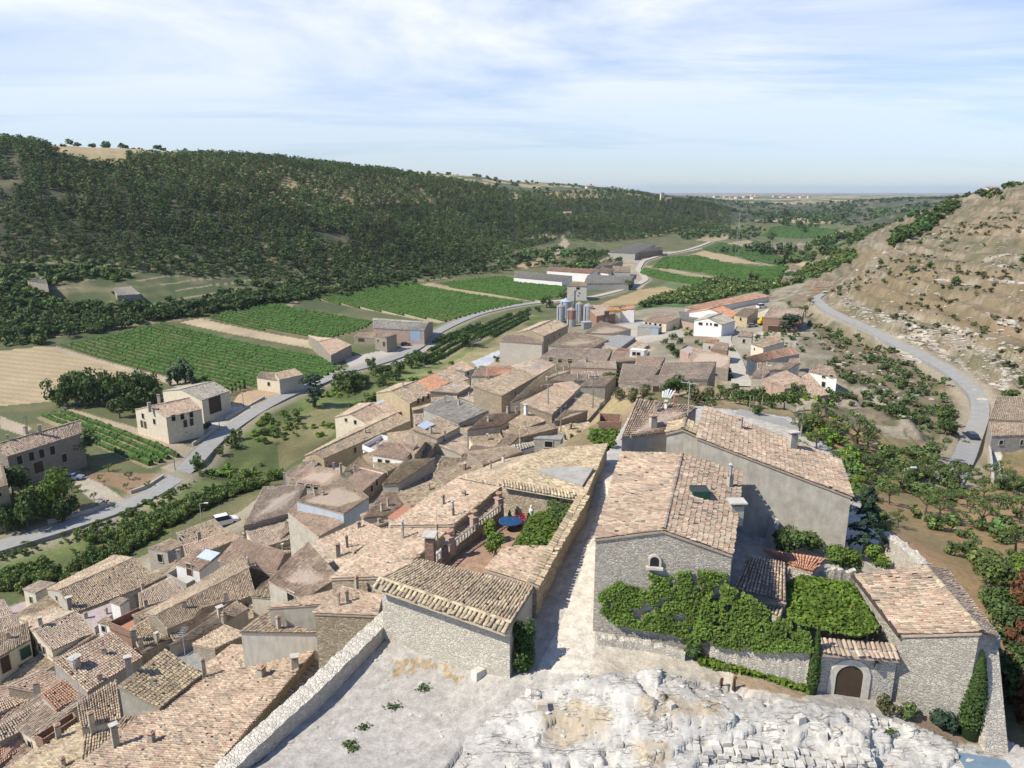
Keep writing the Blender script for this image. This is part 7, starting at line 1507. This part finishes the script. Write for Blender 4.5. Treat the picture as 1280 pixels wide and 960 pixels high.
# poles
def pole(lab, u, v, hpx, arms=True, name='utility_pole', cat='pole', H=None, group=None, r=.11):
    p = ground(hit(u, v)) if H is None else pt(u, v, H); z = p[1]*CP-p[2]*SP; hg = hpx*z/F/(math.cos(math.atan(tdep(v)))+.0)
    t = thing(name, lab, cat, p, group); m_ = MB(); m_.tube(p, p+[0, 0, hg], r, r*.65, 6, (.25, .22, .18)); m_.build('post', M['tint'], t)
    if arms: m_ = MB(); m_.box(p+[0, 0, hg-.4], (1.6, .1, .12), .3, (.2, .18, .15)); [m_.box(p+[dx, dx*.3, hg-.22], (.08, .08, .22), 0, (.6, .6, .58)) for dx in (-.7, 0, .7)]; m_.build('crossarm', M['tint'], t)
def lamp(lab, u, v, hpx, H=None):
    p = ground(hit(u, v)) if H is None else pt(u, v, H); z = p[1]*CP-p[2]*SP; hg = hpx*z/F/math.cos(math.atan(tdep(v)))
    t = thing('street_lamp', lab, 'street lamp', p); m_ = MB(); m_.tube(p, p+[0, 0, hg], .09, .06, 6, (.4, .4, .39)); m_.tube(p+[0, 0, hg], p+[1.1, 0, hg+.15], .04, .04, 5, (.4, .4, .39)); m_.build('post', M['tint'], t); m_ = MB(); m_.box(p+[1.3, 0, hg+.15], (.8, .3, .16), 0, (.66, .67, .68)); m_.build('lamp_head', M['tint'], t)
pole('wooden pole standing right of the tall pale house', 741,510,42, H=33); pole('thin pole rising between the rubble roofs', 701,540,34, H=34.5); pole('pole leaning beside the round chimney house', 685,518,34, False, H=38)
pole('pole at the edge of the small vine plot by the road', 219,588,26); pole('pole in the yard of the cream warehouse', 275,540,18); pole('thin pole by the warehouse forecourt', 305,512,20, False); pole('double pole at the lane above the orchard, left one', 936,521,26, False, H=36); pole('double pole at the lane above the orchard, right one', 940,521,26, False, H=36); pole('tall wooden pole among the orchard bushes', 1001,545,36, True); pole('pole beside the lane bushes above the orchard', 952,514,20, False)
pole('wooden pole at the corner of the vine plot track', 35,540,20); pole('slim pole by the terraced vine bank', 590,446,16, False); pole('pole beside the long stone hall', 643,443,14, False)
lamp('white headed street lamp in the reeds below the road', 252,650,20); lamp('street lamp by the trees near the left edge', 60,645,14); lamp('tall lamp standing in the middle of the orchard', 1127,612,26); lamp('lamp at the bend of the street above the red roof', 953,478,20, H=40)
def pylon(lab, u, v, hpx):
    p = ground(hit(u, v)); z = p[1]*CP-p[2]*SP; hg = hpx*z/F; t = thing('pylon', lab, 'pylon', p); m_ = MB()
    for sx in (-1, 1):
        for sy in (-1, 1): m_.tube(p+[sx*1.6, sy*1.6, 0], p+[0, 0, hg], .07, .05, 4, (.45, .45, .45))
    for k in (.2, .4, .6): m_.box(p+[0, 0, hg*k], (3.2*(1-k)+.2, .08, .08), 0, (.45, .45, .45))
    m_.build('mast', M['tint'], t); m_ = MB(); m_.box(p+[0, 0, hg*.86], (6, .1, .1), .2, (.45, .45, .45)); m_.build('crossarm', M['tint'], t)
pylon('pale lattice pylon in the middle of the far valley', 921,318,56)
# low walls by the roads
def lowwall(lab, px, h_=.8, th=.35, mat='palestone'):
    L = hitline(px); L = np.array([ground(q) for q in L]); wall_line('low_wall', lab, 'wall', [q+[0, 0, h_] for q in L], th, float(L[:, 2].min()-1), mat, rough=.02, n=24)
lowwall('low wall along the farmhouse garden beside the road', [(240,557),(258,546),(272,535)]); lowwall('low wall beside the forecourt of the warehouse', [(282,525),(300,515),(330,498)]); lowwall('low wall around the corner of the olive yard', [(163,617),(184,610),(204,597)]); lowwall('low wall of the drive nearer the left edge', [(60,654),(108,642),(143,631)]); lowwall('pale retaining wall at the foot of the terraced vines', [(528,457),(545,448),(560,441),(600,425)]); lowwall('grey wall at the edge of the yard under the hill house', [(1238,606),(1236,585),(1234,565)], 1.2, .4)
p = ground(hit(832, 497)); t = thing('plastic_sheet', 'crumpled white plastic sheet leaning by the hut on the dry slope', 'sheet', p); m_ = MB()
for k in range(5): a = k*.35-.7; m_.hexa(*[[p+(x-p)*.5 for x in L_] for L_ in ([p+[k*.5-1, 0, -.2], p+[k*.5-.55, 0, -.2], p+[k*.5-.55, .1, -.2], p+[k*.5-1, .1, -.2]], [p+[k*.75-.9, .8, 2.2-abs(k-2)*.3], p+[k*.75-.35, .7, 2.3-abs(k-2)*.3], p+[k*.75-.35, .8, 2.3-abs(k-2)*.3], p+[k*.75-.9, .9, 2.2-abs(k-2)*.3]])], (.66, .67, .66))
m_.build('sheet', M['tint'], t)
# far villages: small pale blocks on the plain and ridge buildings
def farblock(lab, u, v, D, w, h_, name='far_house', cat='house', group=None):
    p = ptD(u, v, D); p[2] = terr(p[0], p[1])[0]; t = thing(name, lab, cat, p, group); m_ = MB(); m_.box(p+[0, 0, h_/2-2], (w, w*.7, h_+4), .3); m_.build('wall', M['cream'], t); m_ = MB(); m_.hexa([p+[a*w*.54, b*w*.4, h_] for a, b in ((-1, -1), (1, -1), (1, 1), (-1, 1))], [p+[a*w*.54, b*.01*w, h_+w*.13] for a, b in ((-1, -1), (1, -1), (1, 1), (-1, 1))], (.36, .22, .15)); m_.build('roof', M['tint'], t)
for k in range(26): farblock('tiny pale house on the distant plain at the end of the valley', RNG.uniform(860, 1040), 247, RNG.uniform(4200, 9000), RNG.uniform(18, 40), RNG.uniform(7, 14), 'far_house', 'house', 'houses on the distant plain')
farblock('small pale tower on the ridge of the wooded nose', 828,236,1520,7,16,'far_tower','tower'); farblock('pale house on the ridge near the small tower', 836,238,1540,12,7); farblock('pale house on the upper fields right of the dark trees', 737,234,1650,16,6); farblock('ruined pale house on top of the right hill', 1241,231,720,10,6,'hilltop_house'); farblock('tan house in a clearing of the far woods', 709,270,1120,12,6)
# ------------------------------------------------------------------ daylight, sky with thin cloud, air
SUN_AZ_FROM = np.array([-.94, -.34]); SUN_EL = math.radians(47)
dx, dy = SUN_AZ_FROM/np.linalg.norm(SUN_AZ_FROM)
sd = bpy.data.lights.new('sun', 'SUN'); sd.energy = SUNE; sd.angle = math.radians(.55); sd.color = (1, .94, .82)
so = bpy.data.objects.new('sun', sd); C.objects.link(so); so.location = (-200, -50, 300)
so.rotation_euler = Vector((-dx*math.cos(SUN_EL), -dy*math.cos(SUN_EL), -math.sin(SUN_EL))).to_track_quat('-Z', 'Y').to_euler()
w = bpy.data.worlds.new('World'); scene.world = w; w.use_nodes = True; nt = w.node_tree
for n in list(nt.nodes): nt.nodes.remove(n)
out = N(nt, 'ShaderNodeOutputWorld'); bg = N(nt, 'ShaderNodeBackground', Strength=SKYS); nt.links.new(bg.outputs[0], out.inputs[0])
sky = N(nt, 'ShaderNodeTexSky', sky_type='NISHITA'); sky.sun_disc = False; sky.sun_elevation = SUN_EL; sky.sun_rotation = math.atan2(dx, dy); sky.air_density = 1.15; sky.dust_density = .15; sky.ozone_density = 3.0; sky.altitude = 600
tc = N(nt, 'ShaderNodeTexCoord'); sx = N(nt, 'ShaderNodeSeparateXYZ'); nt.links.new(tc.outputs['Generated'], sx.inputs[0])
def math_(op, a, b):
    n = N(nt, 'ShaderNodeMath', operation=op)
    for s_, v_ in ((n.inputs[0], a), (n.inputs[1], b)):
        if isinstance(v_, (int, float)): s_.default_value = v_
        else: nt.links.new(v_, s_)
    return n.outputs[0]
zz = math_('ADD', math_('MAXIMUM', sx.outputs[2], 0.0), .13); cx = math_('DIVIDE', sx.outputs[0], zz); cy = math_('DIVIDE', sx.outputs[1], zz)
cb = N(nt, 'ShaderNodeCombineXYZ'); nt.links.new(cx, cb.inputs[0]); nt.links.new(cy, cb.inputs[1])
mp = N(nt, 'ShaderNodeMapping'); mp.inputs['Scale'].default_value = (.30, .62, 1); mp.inputs['Rotation'].default_value = (0, 0, -.35); mp.inputs['Location'].default_value = CLOFF; nt.links.new(cb.outputs[0], mp.inputs[0])
nz = N(nt, 'ShaderNodeTexNoise', Scale=.9, Detail=10, Roughness=.60, Distortion=.8); nt.links.new(mp.outputs[0], nz.inputs['Vector'])
nz2 = N(nt, 'ShaderNodeTexNoise', Scale=.28, Detail=3, Roughness=.5); nt.links.new(mp.outputs[0], nz2.inputs['Vector'])
cf = math_('ADD', math_('MULTIPLY', nz.outputs[0], .55), math_('MULTIPLY', nz2.outputs[0], .55))
cl = ramp(nt, [(.415, (0, 0, 0)), (.475, (.42, .42, .42)), (.56, (1, 1, 1))], cf)
bw = N(nt, 'ShaderNodeRGBToBW'); nt.links.new(cl, bw.inputs[0])
cm = math_('MULTIPLY', bw.outputs[0], ramp(nt, [(.0, (.2,)*3), (.07, (.5,)*3), (.2, (1,)*3)], sx.outputs[2]))
cm = math_('MULTIPLY', cm, ramp(nt, [(.30, (1,)*3), (.55, (.12,)*3)], sx.outputs[2])); fr = N(nt, 'ShaderNodeMapRange'); nt.links.new(sx.outputs[1], fr.inputs[0]); fr.inputs[1].default_value = -.3; fr.inputs[2].default_value = .4; fr.inputs[3].default_value = .25; fr.inputs[4].default_value = 1; cm = math_('MULTIPLY', cm, fr.outputs[0])
skyc = mix(nt, 1., sky.outputs[0], ramp(nt, [(0, (.50, .60, .84)), (.10, (.54, .69, .97)), (.3, (.64, .82, 1.1))], sx.outputs[2]), 'MULTIPLY')
c = mix(nt, cm, skyc, CLOUDC)
nt.links.new(c, bg.inputs['Color'])
# air
if HAZE > 0:
    hz = MB(); hz.box((0, 14000, -95), (64000, 30000, 400)); m = bpy.data.materials.new('air'); m.use_nodes = True; nt = m.node_tree
    for n in list(nt.nodes): nt.nodes.remove(n)
    o_ = N(nt, 'ShaderNodeOutputMaterial'); v_ = N(nt, 'ShaderNodeVolumePrincipled', Density=HAZE, Anisotropy=.25); v_.inputs['Color'].default_value = (.72, .84, 1, 1); nt.links.new(v_.outputs[0], o_.inputs['Volume'])
    ho = hz.build('haze', m); stuff(ho)
scene.view_settings.view_transform = 'Standard'; scene.view_settings.look = 'None'; scene.view_settings.exposure = EXPO; scene.view_settings.gamma = 1
scene.cycles.max_bounces = 5; scene.cycles.diffuse_bounces = 3; scene.cycles.glossy_bounces = 2; scene.cycles.transmission_bounces = 2; scene.cycles.volume_bounces = 1; scene.cycles.use_denoising = True
scene.cycles.caustics_reflective = False; scene.cycles.caustics_refractive = False
print('objects', len(bpy.data.objects))
